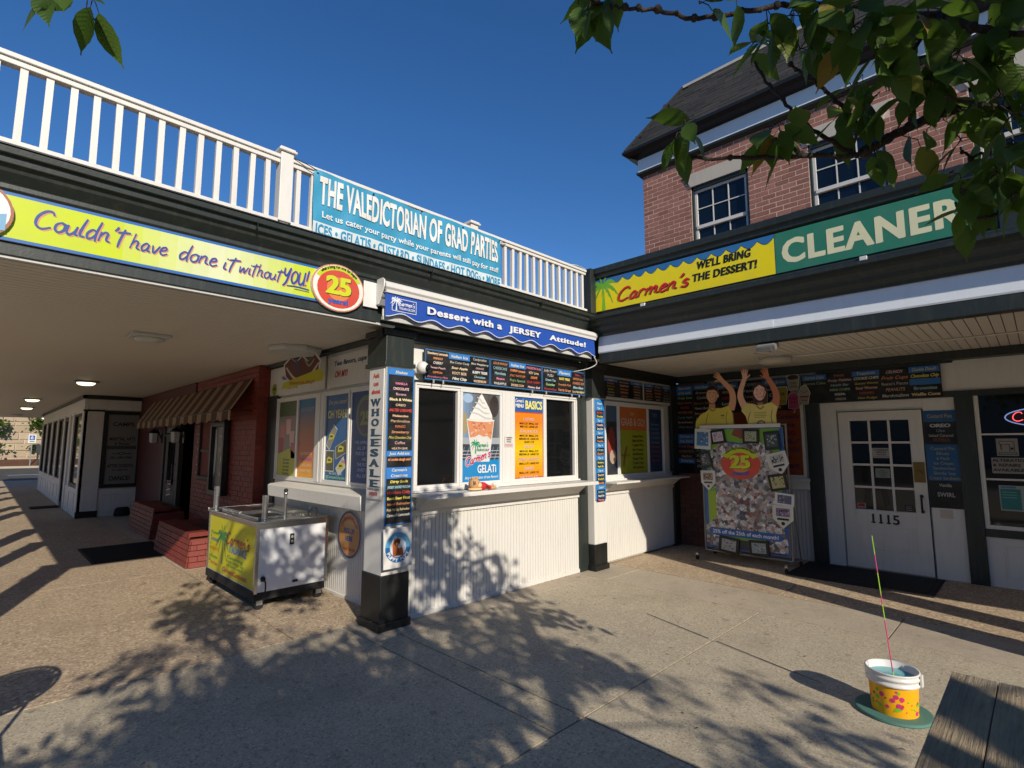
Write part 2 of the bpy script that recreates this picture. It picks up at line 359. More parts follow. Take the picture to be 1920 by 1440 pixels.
def each(name, mb, mat, parent, bevel=.004, kind=None):
    '''one object for every box or prism of the builder (faces grouped by shared vertices)'''
    par = list(range(len(mb.v)))
    def find(i):
        while par[i] != i: par[i] = par[par[i]]; i = par[i]
        return i
    for f in mb.f:
        for q in f[1:]: par[find(q)] = find(f[0])
    gr = {}
    for f in mb.f: gr.setdefault(find(f[0]), []).append(f)
    for fs in gr.values():
        ids = sorted({i for f in fs for i in f}); ix = {i: n for n, i in enumerate(ids)}; m_ = MB(); m_.add([mb.v[i] for i in ids], [tuple(ix[i] for i in f) for f in fs]); obj(name, m_, mat, parent, bevel=bevel, kind=kind)
# ------------------------------------------------------------ lettering
GL = {}
_tc = bpy.data.curves.new('lettering_source', 'FONT'); _to = bpy.data.objects.new('lettering_source', _tc)
def _mk(body, bold):
    _tc.body = body; _tc.offset = bold; _tc.resolution_u = 3
    me = bpy.data.meshes.new_from_object(_to); v = [tuple(x.co)[:2] for x in me.vertices]; f = [tuple(p.vertices) for p in me.polygons]
    bpy.data.meshes.remove(me); return v, f
def glyph(ch, bold):
    k = (ch, bold)
    if k not in GL:
        v, f = _mk(ch, bold) if ch != ' ' else ([], [])
        a = _mk('I'+ch+'I', 0)[0]; b = _mk('II', 0)[0]
        GL[k] = (v, f, max(x for x, y in a)-max(x for x, y in b))
    return GL[k]
SER = {'W': 't', 'H': 'tb', 'L': 'tb', 'E': 'tb', 'A': 'b', 'I': 'tb', '1': 'b', '5': '', 'N': 'tb'}
class Print(MB):
    def __init__(s, fr, c=0.0, step=.0012): super().__init__(); s.fr, s.c0, s.st = fr, c, step; s.kk = .80 if fr.n.y < -.5 else (.66 if fr.O.x > 8.2 else 1.0); s.tf = None  # kk scales print tone by facing; shade of the right wall goes into the colour
    def T_(s, p): return (s.tf[0]+(p[0]-s.tf[0])*s.tf[2], s.tf[1]+(p[1]-s.tf[1])*s.tf[2])
    def pl(s, L): return s.c0+s.st*L
    def poly(s, pts, col, L=1):
        col = hx(col) if isinstance(col, str) else col; n = len(pts)
        if s.tf: pts = [s.T_(p) for p in pts]
        ar = sum(pts[i][0]*pts[(i+1) % n][1]-pts[(i+1) % n][0]*pts[i][1] for i in range(n))
        if ar < 0: pts = pts[::-1]
        s.add([s.fr.p(a, b, s.pl(L)) for a, b in pts], [tuple(range(n))], 0, col); return s
    def rect(s, a0, a1, b0, b1, col, L=1): return s.poly([(a0, b0), (a1, b0), (a1, b1), (a0, b1)], col, L)
    def ell(s, a, b, ra, rb, col, L=1, n=28, t0=0, t1=2*pi): return s.poly([(a+ra*cos(t0+(t1-t0)*i/n), b+rb*sin(t0+(t1-t0)*i/n)) for i in range(n)], col, L)
    def text(s, tx, a, b, h, col, L=2, al='c', w=None, bold=.02, sh=0, serif=False, arc=None, sx=1.0, tr=0):
        """b = baseline, h = cap height, w = fitted width; arc=(ca,cb,ra,rb,mid_angle,span)"""
        col = hx(col) if isinstance(col, str) else col; k = h/.7; gs = [glyph(ch, min(bold, .025)) for ch in tx]; W = sum(g[2]+tr for g in gs)*k*sx
        if not tx or W <= 0: return s
        if w: sx *= w/W; W = w
        x = a-(W/2 if al == 'c' else (W if al == 'r' else 0)); x0 = x
        for ch, (v, f, adv) in zip(tx, gs):
            def T(px, py):
                xx = (px*k*sx)+(py*k*sh); yy = py*k
                if arc:
                    ca, cb, ra, rb, mid, span = arc; t = ((x+xx)-(x0))/W; ang = mid-(t-.5)*span
                    return (ca+(ra+yy)*cos(ang), cb+(rb+yy)*sin(ang))
                return (x+xx, b+yy)
            if f:
                s.add([s.fr.p(*T(px, py), s.pl(L)) for px, py in v], f, 0, col)
                if bold > .03:
                    for q, (ox, oy) in enumerate(((bold-.02, .006), (.02-bold, -.006))): s.add([s.fr.p(*T(px+ox, py+oy), s.pl(L)+.00012*(q+1)) for px, py in v], f, 0, col)
            if serif and ch in SER and v:
                for e in SER[ch]:
                    y0, y1 = (0, .085) if e == 'b' else (.615, .70)
                    xs = sorted(p[0] for p in v if (p[1] < .06 if e == 'b' else p[1] > .64)); cl = []
                    for q in xs:
                        if cl and q-cl[-1][-1] < .16: cl[-1].append(q)
                        else: cl.append([q])
                    for g_ in cl:
                        if ch == 'E' or (ch == 'L' and e == 'b'): g_ = [g_[0], g_[0]+.1]
                        P_ = [T(g_[0]-.085, y0), T(g_[-1]+.085, y0), T(g_[-1]+.085, y1), T(g_[0]-.085, y1)]
                        s.add([s.fr.p(*q, s.pl(L)+.0004) for q in P_], [(0, 1, 2, 3)], 0, col)
            x += (adv+tr)*k*sx
        return s
    def stroke(s, pts, wd, col, L=2, taper=.35, wrap=False):
        col = hx(col) if isinstance(col, str) else col; pts = [s.T_(p) for p in pts] if s.tf else pts; P_ = smooth(pts, 5, wrap); n = len(P_); vs = []
        for i, (a, b) in enumerate(P_):
            q0, q1 = P_[max(i-1, 0)], P_[min(i+1, n-1)]; dx, dy = q1[0]-q0[0], q1[1]-q0[1]; l = sqrt(dx*dx+dy*dy) or 1
            t = i/(n-1); ww = wd*.5*(1-taper*abs(2*t-1)**2.5)
            o = s.pl(L)+i*.00001
            vs += [s.fr.p(a-dy/l*ww, b+dx/l*ww, o), s.fr.p(a+dy/l*ww, b-dx/l*ww, o)]
        s.add(vs, [(2*i, 2*i+1, 2*i+3, 2*i+2) for i in range(n-1)], 0, col); return s
    def script(s, tx, a, b, xh, col, L=2, w=None, wd=.2, sl=.18, rot=0):
        W = sum(SC[c][0] for c in tx)*xh; k = (w/W) if w else 1; x = a; i = 0
        for ch in tx:
            for j, st in enumerate(SC[ch][1]):
                pts = [(x+(px+py*sl)*xh*k, b+py*xh+(x-a)*math.tan(rot)) for px, py in st]
                s.stroke(pts, wd*xh, col, L+.25*((i+j) % 3))
            x += SC[ch][0]*xh*k; i += 1
        return s
    def done(s, name, parent, mats=None): return obj(name, s, mats or printm, parent)
def smooth(P_, k=5, wrap=False):
    if len(P_) < 3: return list(P_)
    out = []; n = len(P_)
    for i in range(n-1):
        p0, p1, p2, p3 = P_[max(i-1, 0)], P_[i], P_[i+1], P_[min(i+2, n-1)]
        for j in range(k):
            t = j/k; o = []
            for d in range(len(p1)):
                o.append(.5*((2*p1[d])+(-p0[d]+p2[d])*t+(2*p0[d]-5*p1[d]+4*p2[d]-p3[d])*t*t+(-p0[d]+3*p1[d]-3*p2[d]+p3[d])*t**3))
            out.append(tuple(o))
    out.append(tuple(P_[-1])); return out
SC = {
 'C': (1.35, [[(1.15, 1.5), (.95, 1.85), (.5, 1.75), (.12, 1.1), (.15, .35), (.6, 0), (1.2, .3)]]),
 'o': (.85, [[(.45, 1), (.15, .75), (.13, .25), (.43, 0), (.73, .3), (.7, .8), (.45, 1), (.85, .85)]]),
 'u': (.95, [[(.1, .95), (.08, .3), (.33, 0), (.63, .35), (.75, .95)], [(.75, .95), (.7, .2), (.95, .08)]]),
 'l': (.5, [[(.3, 1.95), (.12, .9), (.12, .15), (.5, .1)]]),
 'd': (.95, [[(.75, .85), (.4, 1), (.1, .55), (.2, .05), (.5, .15), (.75, .7)], [(.88, 2.0), (.72, .6), (.8, -.15)]]),
 'n': (.95, [[(.12, 1), (.08, 0)], [(.08, .45), (.35, .98), (.62, .9), (.62, .25), (.95, .08)]]),
 "'": (.4, [[(.25, 1.9), (.28, 1.7), (.1, 1.4)]]),
 't': (.75, [[(.45, 1.8), (.28, .6), (.25, -.25)], [(-.05, 1.32), (.4, 1.42), (.95, 1.5)]]),
 'h': (.95, [[(.22, 1.9), (.08, 0)], [(.08, .45), (.38, 1), (.65, .85), (.62, .2), (.95, .05)]]),
 'a': (.95, [[(.7, .8), (.42, 1), (.1, .5), (.25, .02), (.55, .25), (.72, .9)], [(.72, .9), (.68, .15), (.95, .08)]]),
 'v': (.8, [[(.08, .95), (.33, 0), (.75, 1)]]),
 'e': (.8, [[(.12, .45), (.6, .7), (.5, 1), (.2, .85), (.1, .3), (.38, 0), (.8, .25)]]),
 'i': (.42, [[(.15, .95), (.13, .15), (.4, .05)], [(.2, 1.32), (.26, 1.46)]]),
 'w': (1.25, [[(.08, .95), (.2, .05), (.58, .8), (.75, .05), (1.15, 1)]]),
 'Y': (1.15, [[(.1, 1.65), (.15, .95), (.55, .8), (.95, 1.75)], [(.98, 1.75), (.6, .1), (.15, -.5)]]),
 'O': (1.15, [[(.6, 1.5), (.2, 1.1), (.15, .4), (.5, 0), (.95, .4), (.98, 1.1), (.6, 1.5)]]),
 'U': (1.15, [[(.1, 1.5), (.12, .35), (.45, 0), (.85, .45), (.95, 1.6)], [(.95, 1.6), (.9, .2), (1.1, 0)]]),
 '!': (.45, [[(.32, 1.9), (.25, 1.2), (.18, .55)], [(.12, .14), (.15, -.02)]]),
 'r': (.75, [[(.12, 1), (.08, 0)], [(.08, .5), (.32, .98), (.7, .9)]]),
 'm': (1.45, [[(.12, 1), (.08, 0)], [(.08, .45), (.35, .98), (.58, .9), (.56, .0)], [(.56, .45), (.85, .98), (1.08, .9), (1.08, .25), (1.45, .08)]]),
 's': (.8, [[(.62, .85), (.35, 1), (.15, .72), (.55, .4), (.48, .03), (.02, .12)]]),
 ' ': (.45, [])}
def palm(P_, a, b, h, lead, trunk, L=2, ol=None):
    P_.poly([(a-.05*h, b), (a+.06*h, b), (a+.03*h, b+.5*h), (a+.0*h, b+.62*h), (a-.05*h, b+.6*h), (a-.02*h, b+.4*h)], trunk, L)
    top = (a-.01*h, b+.62*h)
    for ang, ln, dr in ((172, .46, .50), (205, .34, .50), (140, .50, .42), (108, .36, .10), (70, .38, .12), (40, .50, .42), (8, .46, .50), (-28, .34, .45), (-100, .20, .1)):
        t = radians(ang); up_, lo_ = [], []
        for i in range(9):
            s_ = i/8; px, py = top[0]+cos(t)*ln*h*s_, top[1]+sin(t)*ln*h*s_-dr*h*s_*s_*.75; tk = .055*h*sin(pi*min(1, s_*.92+.08))**.7
            up_.append((px, py+tk)); lo_.append((px-.012*h*(i % 2), py-tk*(1.15 if i % 2 else .75)))
        P_.poly(up_+lo_[::-1], lead, L+.3+.02*ang/180)
def oval25(P_, a, b, ra, rb, L=1, ring=True):
    """anniversary oval: ring, banner arc, big 25, years"""
    if ring: P_.ell(a, b, ra, rb, '#d98a66', L); P_.ell(a, b, ra*.955, rb*.955, '#f4f1e6', L+1)
    P_.poly([(a+ra*.93*cos(t), b+rb*.93*sin(t)) for t in [radians(25+130*i/16) for i in range(17)]]+[(a+ra*.62*cos(t), b+rb*.62*sin(t)) for t in [radians(155-130*i/16) for i in range(17)]], '#c9d92c', L+2)
    P_.ell(a, b-rb*.06, ra*(.80 if ring else .92), rb*(.80 if ring else .88), '#d8503c', L+1.5 if not ring else L+3); P_.ell(a, b-rb*.06, ra*.45, rb*.5, '#e88a4c', L+4)
    P_.text('what a long run one list begun', a, b, rb*.12, '#20231c', L+6, bold=.03, arc=(a, b, ra*.83, rb*.83, pi/2, 1.75))
    for dx, dy, c in ((.03, -.03, '#5a3c30'), (0, 0, '#d6df2c')): P_.text('25', a+dx*ra, b-rb*.27+dy*rb, rb*.72, c, L+5 if dx else L+6, bold=.05, w=ra*.95)
    P_.text('years!', a, b, rb*.2, '#3b62b8', L+6, bold=.05, arc=(a, b+rb*.1, -ra*.72-rb*.0, -rb*.86, pi/2, -1.1) if False else None, w=ra*.8) if False else P_.text('years!', a, b-rb*.68, rb*.22, '#3b62b8', L+6, bold=.05, w=ra*.75)
# ============================================================ SETTING: ground
SOF = 2.75
g = MB().box(-60, 90, -60, 130, -.32, -.05); obj('ground', g, asph, kind='structure')
pave = obj('pavement', MB().box(-9, 12.5, -14, 32.9, -.13, -.045), mortar_d, kind='structure')
gap = .0065
def slab(x0, x1, y0, y1, m, z=0):
    piece('concrete_slab', Fr((0, 0, 0), X_, Y_), x0+gap, x1-gap, y0+gap, y1-gap, -.06+z, z, m, pave)
XS = [-9, -5.6, -2.2, .26, 2.70, 5.50]
for j, (y0, y1) in enumerate([(-14, -11.2), (-11.2, -8.5), (-8.5, -5.9), (-5.9, -3.3), (-3.3, -.6), (-.6, 2.08)]):
    for i in range(5): slab(XS[i], XS[i+1], y0, y1, conc, random.uniform(-.0015, .0015))
slab(-9, -5.6, 2.08, 4.59, conc); slab(-5.6, -2.2, 2.08, 4.59, conc, .001); slab(-2.2, 2.44, 2.08, 4.59, conc); slab(2.44, 2.70, 2.08, 4.06, conc)
slab(2.70, 5.50, 2.08, 4.06, conc, .001); slab(2.44, 5.5, 4.06, 4.60, conc2); slab(5.5, 6.26, 3.87, 4.60, conc2)
for y0, y1 in [(-14, -9), (-9, -4.2), (-4.2, -1.6), (-1.6, 1.05), (1.05, 3.87)]: slab(5.5, 6.26, y0, y1, conc2, -.001)
for y0, y1 in [(-14, -8), (-8, -3), (-3, 2.15), (2.15, 4.60)]: slab(6.26, 8.6, y0, y1, pebble)
for y0, y1 in [(4.59, 8.05), (8.05, 12.6), (12.6, 18), (18, 24), (24, 32.9)]:
    slab(-9, -1.1, y0, y1, pebble); slab(-1.1, 2.0, y0, y1, pebble if y0 < 30 else conc)
    slab(2.0, 5.6, y0, y1, pebble if y0 < 5 else conc2)
ck = MB()                                     # hairline saw cut across the big slabs
for (p, q) in [((4.69, 2.84), (4.47, 2.12)), ((4.46, 2.05), (4.2, 1.2))]:
    p, q = Vector((*p, .0045)), Vector((*q, .0045)); d = (q-p).normalized().cross(Z_)*.004; ck.add([p-d, q-d, q+d, p+d], [(0, 1, 2, 3)])
obj('saw_cut', ck, mortar_d, pave)
ck = MB()
for k, (x, y) in enumerate([(2.66, 2.06), (2.74, 2.11), (2.5, 4.05), (5.9, 1.3), (5.6, 2.1), (1.1, 7.6), (3.1, 2.3), (1.6, 4.9), (.9, 5.9), (4.9, 1.9), (4.6, 3.4)]):
    a = k*1.3; r = .012+.008*(k % 3); ck.add([(x+r*cos(a+t)*(1+.4*sin(3*t)), y+r*.5*sin(a+t), .0035) for t in [i*pi/3 for i in range(6)]], [tuple(range(6))])
obj('chewing_gum_spots', ck, mortar, pave)
lv = MB()
for k in range(90):
    x, y = random.uniform(.3, 5.4), random.uniform(-.2, 4.0); a = random.uniform(0, 6.3); r = random.uniform(.006, .016)
    u_, v_ = Vector((cos(a), sin(a), 0))*r, Vector((-sin(a), cos(a), 0))*r*.35
    c_ = Vector((x, y, .006)); lv.add([c_-u_, c_-v_+Z_*.003, c_+u_, c_+v_+Z_*.004], [(0, 1, 2, 3)])
for k in range(140):
    q = random.random(); x, y = (random.uniform(2.95, 5.5), 4.31-abs(random.gauss(0, .05))) if q < .5 else ((random.uniform(6.0, 8.1), 4.30-abs(random.gauss(0, .05))) if q < .7 else (random.uniform(2.0, 2.85), random.uniform(4.6, 5.5)))
    a = random.uniform(0, 6.3); r = random.uniform(.004, .011); u_, v_ = Vector((cos(a), sin(a), 0))*r, Vector((-sin(a), cos(a), 0))*r*.4
    c_ = Vector((x, y, .005)); lv.add([c_-u_, c_-v_+Z_*.003, c_+u_, c_+v_+Z_*.003], [(0, 1, 2, 3)])
obj('fallen_leaf_litter', lv, darkwood, pave, kind='stuff')
# kerb, road, verge beyond the arcade
kb = obj('kerb', MB().box(-30, 30, 33, 33.18, -.2, .0), conc2, kind='structure')
obj('street', MB().box(-60, 60, 33.18, 51.6, -.2, -.046), asph, kind='structure')
ln = MB(); ln.box(1.25, 2.75, 40.2, 40.32, -.046, -.041); ln.box(-1.2, 0.3, 42.0, 42.12, -.046, -.041); 
obj('parking_line', ln, simple('pale_blue_paint', (.30, .52, .60), .7), kind='structure')
obj('far_kerb', MB().box(-60, 60, 51.6, 51.8, -.2, .1), conc2, kind='structure')
ve = MB()
ve.add([(-60, 51.8, .08), (60, 51.8, .08), (60, 53.2, .55), (-60, 53.2, .55)], [(0, 1, 2, 3)]); obj('mulch_verge', ve, mulch_m, kind='structure')
# retaining wall of big blocks
t = thing('retaining_wall', 'tall pale stone block retaining wall across the street', 'wall', (0, 53.3, 0))
obj('wall_core', MB().box(-25, 30, 53.32, 54.4, 0, 8.5), mortar, t)
def rb():
    n = 0; z = .4; r = 0; rest = MB(); fr = FY(53.32)
    while z < 8.4:
        h = .5 if r % 3 else .3; x = -14+random.uniform(-.5, 0)
        while x < 16:
            wd = random.choice((.55, .8, 1.1, 1.4)); d = .09+random.uniform(-.03, .03)
            if 0 < x < 4.5 and z < 4: piece('stone_block', fr, x+.03, x+wd-.03, z+.025, z+h-.025, 0, d, stone, t)
            else: rest.fbox(fr, x+.03, x+wd-.03, z+.025, z+h-.025, 0, d)
            x += wd
        z += h; r += 1
    obj('stone_courses', rest, stone, t, kind='stuff')
rb()

# ============================================================ KIOSK with serving windows
def beadboard(name, fr, a0, a1, b0, b1, pitch, parent, m=white):
    mb = MB(); n = max(1, round((a1-a0)/pitch)); w_ = (a1-a0)/n
    pts = []
    for i in range(n):
        s = a0+i*w_; pts += [(s, -.012), (s+.0045, .0), (s+w_-.0045, .0), (s+w_-.0001, -.012)]
    for i in range(len(pts)-1):
        (p, c), (q, d) = pts[i], pts[i+1]
        if q-p < .00005: continue
        mb.add([fr.p(p, b0, c), fr.p(q, b0, d), fr.p(q, b1, d), fr.p(p, b1, c)], [(0, 1, 2, 3)])
    return obj(name, mb, m, parent, kind='stuff')
def frame4(mb, fr, a0, a1, b0, b1, w_, c0, c1):
    mb.fbox(fr, a0, a1, b0, b0+w_, c0, c1); mb.fbox(fr, a0, a1, b1-w_, b1, c0, c1)
    mb.fbox(fr, a0, a0+w_, b0+w_, b1-w_, c0, c1-.001); mb.fbox(fr, a1-w_, a1, b0+w_, b1-w_, c0, c1-.001)
def window(parent, fr, a0, a1, b0, b1, w_=.035, c0=-.03, c1=.02, gm=glass, fm=vinyl, muntx=(), muntz=(), label=None, mw=.016):
    mb = MB(); frame4(mb, fr, a0, a1, b0, b1, w_, c0, c1)
    for x in muntx: mb.fbox(fr, x-mw/2, x+mw/2, b0+w_, b1-w_, c0, c1-.008)
    for z in muntz: mb.fbox(fr, a0+w_, a1-w_, z-mw/2, z+mw/2, c0, c1-.007)
    o = obj('window', mb, fm, parent, bevel=.003, label=label)
    xs = [a0+w_]+list(muntx)+[a1-w_]; zs = [b0+w_]+list(muntz)+[b1-w_]
    for i in range(len(xs)-1):
        for j in range(len(zs)-1):
            m_ = MB().fbox(fr, xs[i]+.001, xs[i+1]-.001, zs[j]+.001, zs[j+1]-.001, c0+.004, c0+.010); obj('pane', m_, gm, o)
    return o
KF = 4.33; KX = 2.88
F = FY(KF); FS = FX(KX)
k = thing('ice_cream_kiosk', 'white beadboard ice cream stand with serving windows at the corner', 'kiosk', (4.4, 5.5, 0))
obj('core', MB().box(KX+.02, 8.23, KF+.05, 7.7, 0, SOF-.01), white2, k)
beadboard('beadboard', F, 2.90, 5.56, .045, .945, .0455, k)
beadboard('side_beadboard', FS, -7.66, -4.36, .03, .955, .0455, k)
beadboard('beadboard', F, 6.02, 8.06, .03, .93, .0455, k)
tr_ = MB(); tr_.fbox(F, 2.90, 5.56, .0, .045, -.03, .014); tr_.fbox(F, 2.90, 5.56, .945, 1.0, -.03, .022); tr_.fbox(F, 6.02, 8.06, .93, .985, -.03, .022)
tr_.fbox(FS, -7.66, -4.36, .0, .03, -.03, .012)
tr_.fbox(FS, -7.66, -4.36, .955, 1.17, -.03, .010); tr_.fbox(F, 2.90, 5.56, 1.0, 1.18, -.03, .0); tr_.fbox(F, 6.02, 8.06, .985, 1.18, -.03, .0)
each('trim_board', tr_, white, k, .003)
# counters
def counter(nm, prof_run, parent, m=white): obj(nm, prof_run, m, parent, bevel=.004)
counter('counter', MB().box(2.95, 5.60, 4.03, KF, 1.130, 1.160), k)
counter('counter', MB().profx([(4.12, 1.126), (KF-.002, 1.126), (KF-.002, 1.004), (4.27, 1.004)], 3.02, 5.50), k)
obj('counter_lip', MB().box(2.955, 5.595, 4.022, 4.034, 1.122, 1.148), white, k)
counter('counter', MB().box(6.05, 8.12, 4.05, KF, 1.095, 1.12), k)
counter('counter', MB().profx([(4.14, 1.093), (KF-.002, 1.093), (KF-.002, .988), (4.27, .988)], 6.1, 8.0), k)
counter('side_counter', MB().profy([(KX-.002, 1.155), (KX-.20, 1.135), (KX-.23, 1.12), (KX-.22, .985), (KX-.002, .955)], 4.72, 7.05), k)
# window frames, front
outer = MB(); frame4(outer, F, 2.975, 5.53, 1.18, 2.235, .02, -.03, .032); outer.fbox(F, 4.16, 4.33, 1.2, 2.215, -.03, .036); outer.fbox(F, 4.195, 4.20, 1.2, 2.215, .036, .041); outer.fbox(F, 4.285, 4.29, 1.2, 2.215, .036, .041)
outer.fbox(F, 2.97, 5.54, 1.165, 1.185, -.03, .06)
obj('window_casing', outer, vinyl, k, bevel=.003)
window(k, F, 2.995, 3.55, 1.2, 2.215, .03); window(k, F, 3.55, 4.16, 1.2, 2.215, .034, -.02, .030); window(k, F, 4.33, 4.90, 1.2, 2.215, .034, -.02, .030); window(k, F, 4.90, 5.51, 1.2, 2.215, .03)
outer = MB(); frame4(outer, F, 6.14, 7.80, 1.14, 2.235, .03, -.03, .032); outer.fbox(F, 6.10, 7.84, 1.12, 1.145, -.03, .07); obj('window_casing', outer, vinyl, k, bevel=.003)
window(k, F, 6.17, 6.50, 1.17, 2.205, .03); window(k, F, 6.50, 7.32, 1.17, 2.205, .03, -.02, .028); window(k, F, 7.32, 7.77, 1.17, 2.205, .03)
outer = MB(); frame4(outer, FS, -7.40, -4.62, 1.17, 2.25, .022, -.03, .03); outer.fbox(FS, -6.18, -5.98, 1.19, 2.23, -.03, .034); outer.fbox(FS, -6.10, -6.06, 1.19, 2.23, .034, .04)
obj('window_casing', outer, vinyl, k, bevel=.003)
window(k, FS, -7.37, -6.74, 1.19, 2.23, .034); window(k, FS, -6.74, -6.18, 1.19, 2.23, .034, -.02, .028); window(k, FS, -5.98, -5.37, 1.19, 2.23, .034, -.02, .03); window(k, FS, -5.37, -4.64, 1.19, 2.23, .034)
# headers and green trim
h = MB(); h.fbox(F, 2.90, 5.72, 2.262, 2.62, -.03, .008); h.fbox(F, 6.0, 8.1, 2.262, 2.60, -.03, .004); each('header_panel', h, white2, k, 0)
gt = MB(); gt.fbox(F, 2.90, 5.56, 2.237, 2.26, -.02, .035); gt.fbox(F, 5.56, 5.74, 0, 2.62, -.03, .025); gt.fbox(F, 2.86, 2.90, 0, 2.6, -.06, .012)
gt.fbox(F, 8.06, 8.24, 0, SOF-.01, -.03, .03); gt.fbox(F, 5.98, 6.02, .0, 2.6, -.03, .012)
gt.fbox(FS, -7.73, -7.40, 0, 2.3, -.03, .03); gt.fbox(FS, -7.74, -4.56, 2.70, SOF, -.03, .06)
gt.fbox(FS, -4.62, -4.36, 0, 2.7, -.03, .006)
each('green_trim', gt, green, k)
hs = MB(); hs.fbox(F, 2.55, 5.66, 2.62, 2.70, -.02, .10); hs.fbox(F, 5.9, 8.2, 2.60, SOF-.001, -.02, .06); each('header_beam', hs, black, k)

# ============================================================ columns
def column(x0, x1, y0, y1, label, base_h=.47, cap0=2.36):
    t = thing('column', label, 'column', ((x0+x1)/2, (y0+y1)/2, 0), 'columns carrying the canopies')
    b = MB(); b.box(x0-.012, x1+.012, y0-.012, y1+.012, 0, base_h); b.box(x0-.03, x1+.03, y0-.03, y1+.03, 0, .07); obj('base', b, black, t, bevel=.006)
    s = MB(); s.box(x0, x1, y0, y1, base_h, cap0); obj('shaft', s, white, t, bevel=.004)
    c = MB(); c.box(x0-.015, x1+.015, y0-.015, y1+.015, cap0, 2.64); c.box(x0-.03, x1+.03, y0-.03, y1+.03, cap0-.01, cap0+.03); c.box(x0-.035, x1+.035, y0-.035, y1+.035, 2.64, 2.70)
    obj('capital', c, green, t, bevel=.005); return t
column(2.60, 2.875, 4.225, 4.53, 'square white column with black base at the kiosk corner, hung with menu boards')
c2 = column(5.745, 5.995, 4.21, 4.50, 'square white column with black base between the two serving counters', .33, 2.26)
for x, y in ((5.74, -.38), (5.74, -2.40), (5.74, -6.6)):
    column(x, x+.30, y, y+.30, 'white canopy column out of view beyond the right picture edge', .4, 2.3)
# columns of the walkway on its far side: their shadows stripe the paving
for y, w_ in ((4.25, .27), (6.70, .2), (8.6, .24), (12.45, .24), (14.15, .22), (17.5, .22), (20.1, .22), (23.5, .22)):
    column(-.96, -.96+w_, y, y+w_, 'white walkway column out of view beyond the left picture edge', .4, 2.3)

# ============================================================ LEFT canopy over the walkway
t = thing('walkway_canopy', 'dark green fascia canopy with cream board soffit over the left walkway', 'canopy', (1, 4.1, SOF))
bd = .0835; y = 4.14; n = 0; rest = MB(); fr = Fr((0, 0, SOF), X_, Y_)
def sboard(fr_, x0, x1, y0, y1, nm='soffit_board'):
    piece(nm, fr_, x0, x1, y0, y1, 0, .012, soff, t)
while y < 30:
    if y < 19: piece('soffit_board', Fr((0, 0, SOF), X_, Y_), -.78, 5.3 if y < 4.2 else 2.87, y+.005, y+bd-.005, 0, .014, soff, t); 
    else: rest.box(-.78, 2.87, y+.003, y+bd-.003, SOF, SOF+.014)
    y += bd
obj('far_soffit_boards', rest, soff, t, kind='stuff')
obj('soffit_backing', MB().box(-.78, 2.88, 4.13, 30, SOF+.008, SOF+.03), darkwood, t)
obj('roof_deck', MB().box(-.78, 8.38, 4.15, 30, 3.02, 3.22), brownroof, t)
fa = MB()
fa.profx([(4.22, 2.705), (4.10, 2.705), (4.10, 3.08), (4.085, 3.09), (4.085, 3.12), (4.03, 3.17), (4.02, 3.20), (3.99, 3.205), (3.985, 3.245), (3.955, 3.25), (3.95, 3.29), (4.22, 3.29)], -.90, 5.60)
fa.profx([(4.10, 2.705), (4.085, 2.705), (4.085, 2.77), (4.10, 2.77)], -.84, 2.40)
obj('fascia', fa, green, t, bevel=.003)
fj = MB()
for x in (-.3, 1.32, 2.9, 4.45): fj.box(x, x+.004, 3.948, 4.23, 3.205, 3.292)
obj('fascia_seam', fj, black, t)
obj('roof_edge', MB().box(-.92, 5.60, 3.94, 4.30, 3.291, 3.30), black, t)
sd = MB().profy([(-.76, 2.705), (-.84, 2.705), (-.84, 3.08), (-.90, 3.2), (-.93, 3.29), (-.76, 3.29)], 4.24, 30); obj('side_fascia', sd, green, t)
obj('soffit_edge_trim', MB().box(-.8, 2.60, 4.10, 4.14, 2.688, 2.7045), palegrey, t)
# ============================================================ RIGHT canopy and parapet
t = thing('shopfront_canopy', 'dark green parapet canopy with pale band and board soffit over the right shopfronts', 'canopy', (6, 1, SOF))
y = 4.26; n = 0; rest = MB()
while y > -7.5:
    for x0, x1 in ((5.76, 7.245), (7.275, 8.38)):
        if y > -1.2: piece('soffit_board', Fr((0, 0, SOF), X_, Y_), x0, x1, y-bd+.004, y-.004, 0, .014, soff, t)
        else: rest.box(x0, x1, y-bd+.004, y-.004, SOF, SOF+.014)
    y -= bd
obj('far_soffit_boards', rest, soff, t, kind='stuff')
obj('soffit_backing', MB().box(5.74, 8.4, -7.5, 4.32, SOF+.010, SOF+.03), darkwood, t)
obj('conduit', MB().tube([(7.26, -7, SOF-.008), (7.26, 2.0, SOF-.008), (7.1, 2.35, SOF-.012), (6.7, 2.45, SOF-.01)], .010), soff, t)
XF = 5.62
fa = MB()
fa.profy([(5.76, 2.672), (XF, 2.672), (XF, 2.80), (5.76, 2.80)], -8, 4.0, 0)
fa.profy([(5.76, 3.02), (XF-.01, 3.02), (XF-.015, 3.05), (XF-.05, 3.09), (XF-.06, 3.13), (XF-.13, 3.17), (XF-.14, 3.205), (XF-.215, 3.215), (XF-.215, 3.25), (XF, 3.275), (XF, 3.30), (5.76, 3.30)], -8, 4.09, 0)
fa.profy([(5.76, 3.30), (XF+.004, 3.30), (XF+.004, 3.78), (XF-.03, 3.80), (XF-.035, 3.84), (XF-.06, 3.86), (XF-.065, 3.93), (5.76, 3.93)], -8, 4.14, 0)
fa.box(5.76, 8.38, 4.05, 4.14, 3.23, 3.9)
obj('fascia', fa, green, t, bevel=.003)
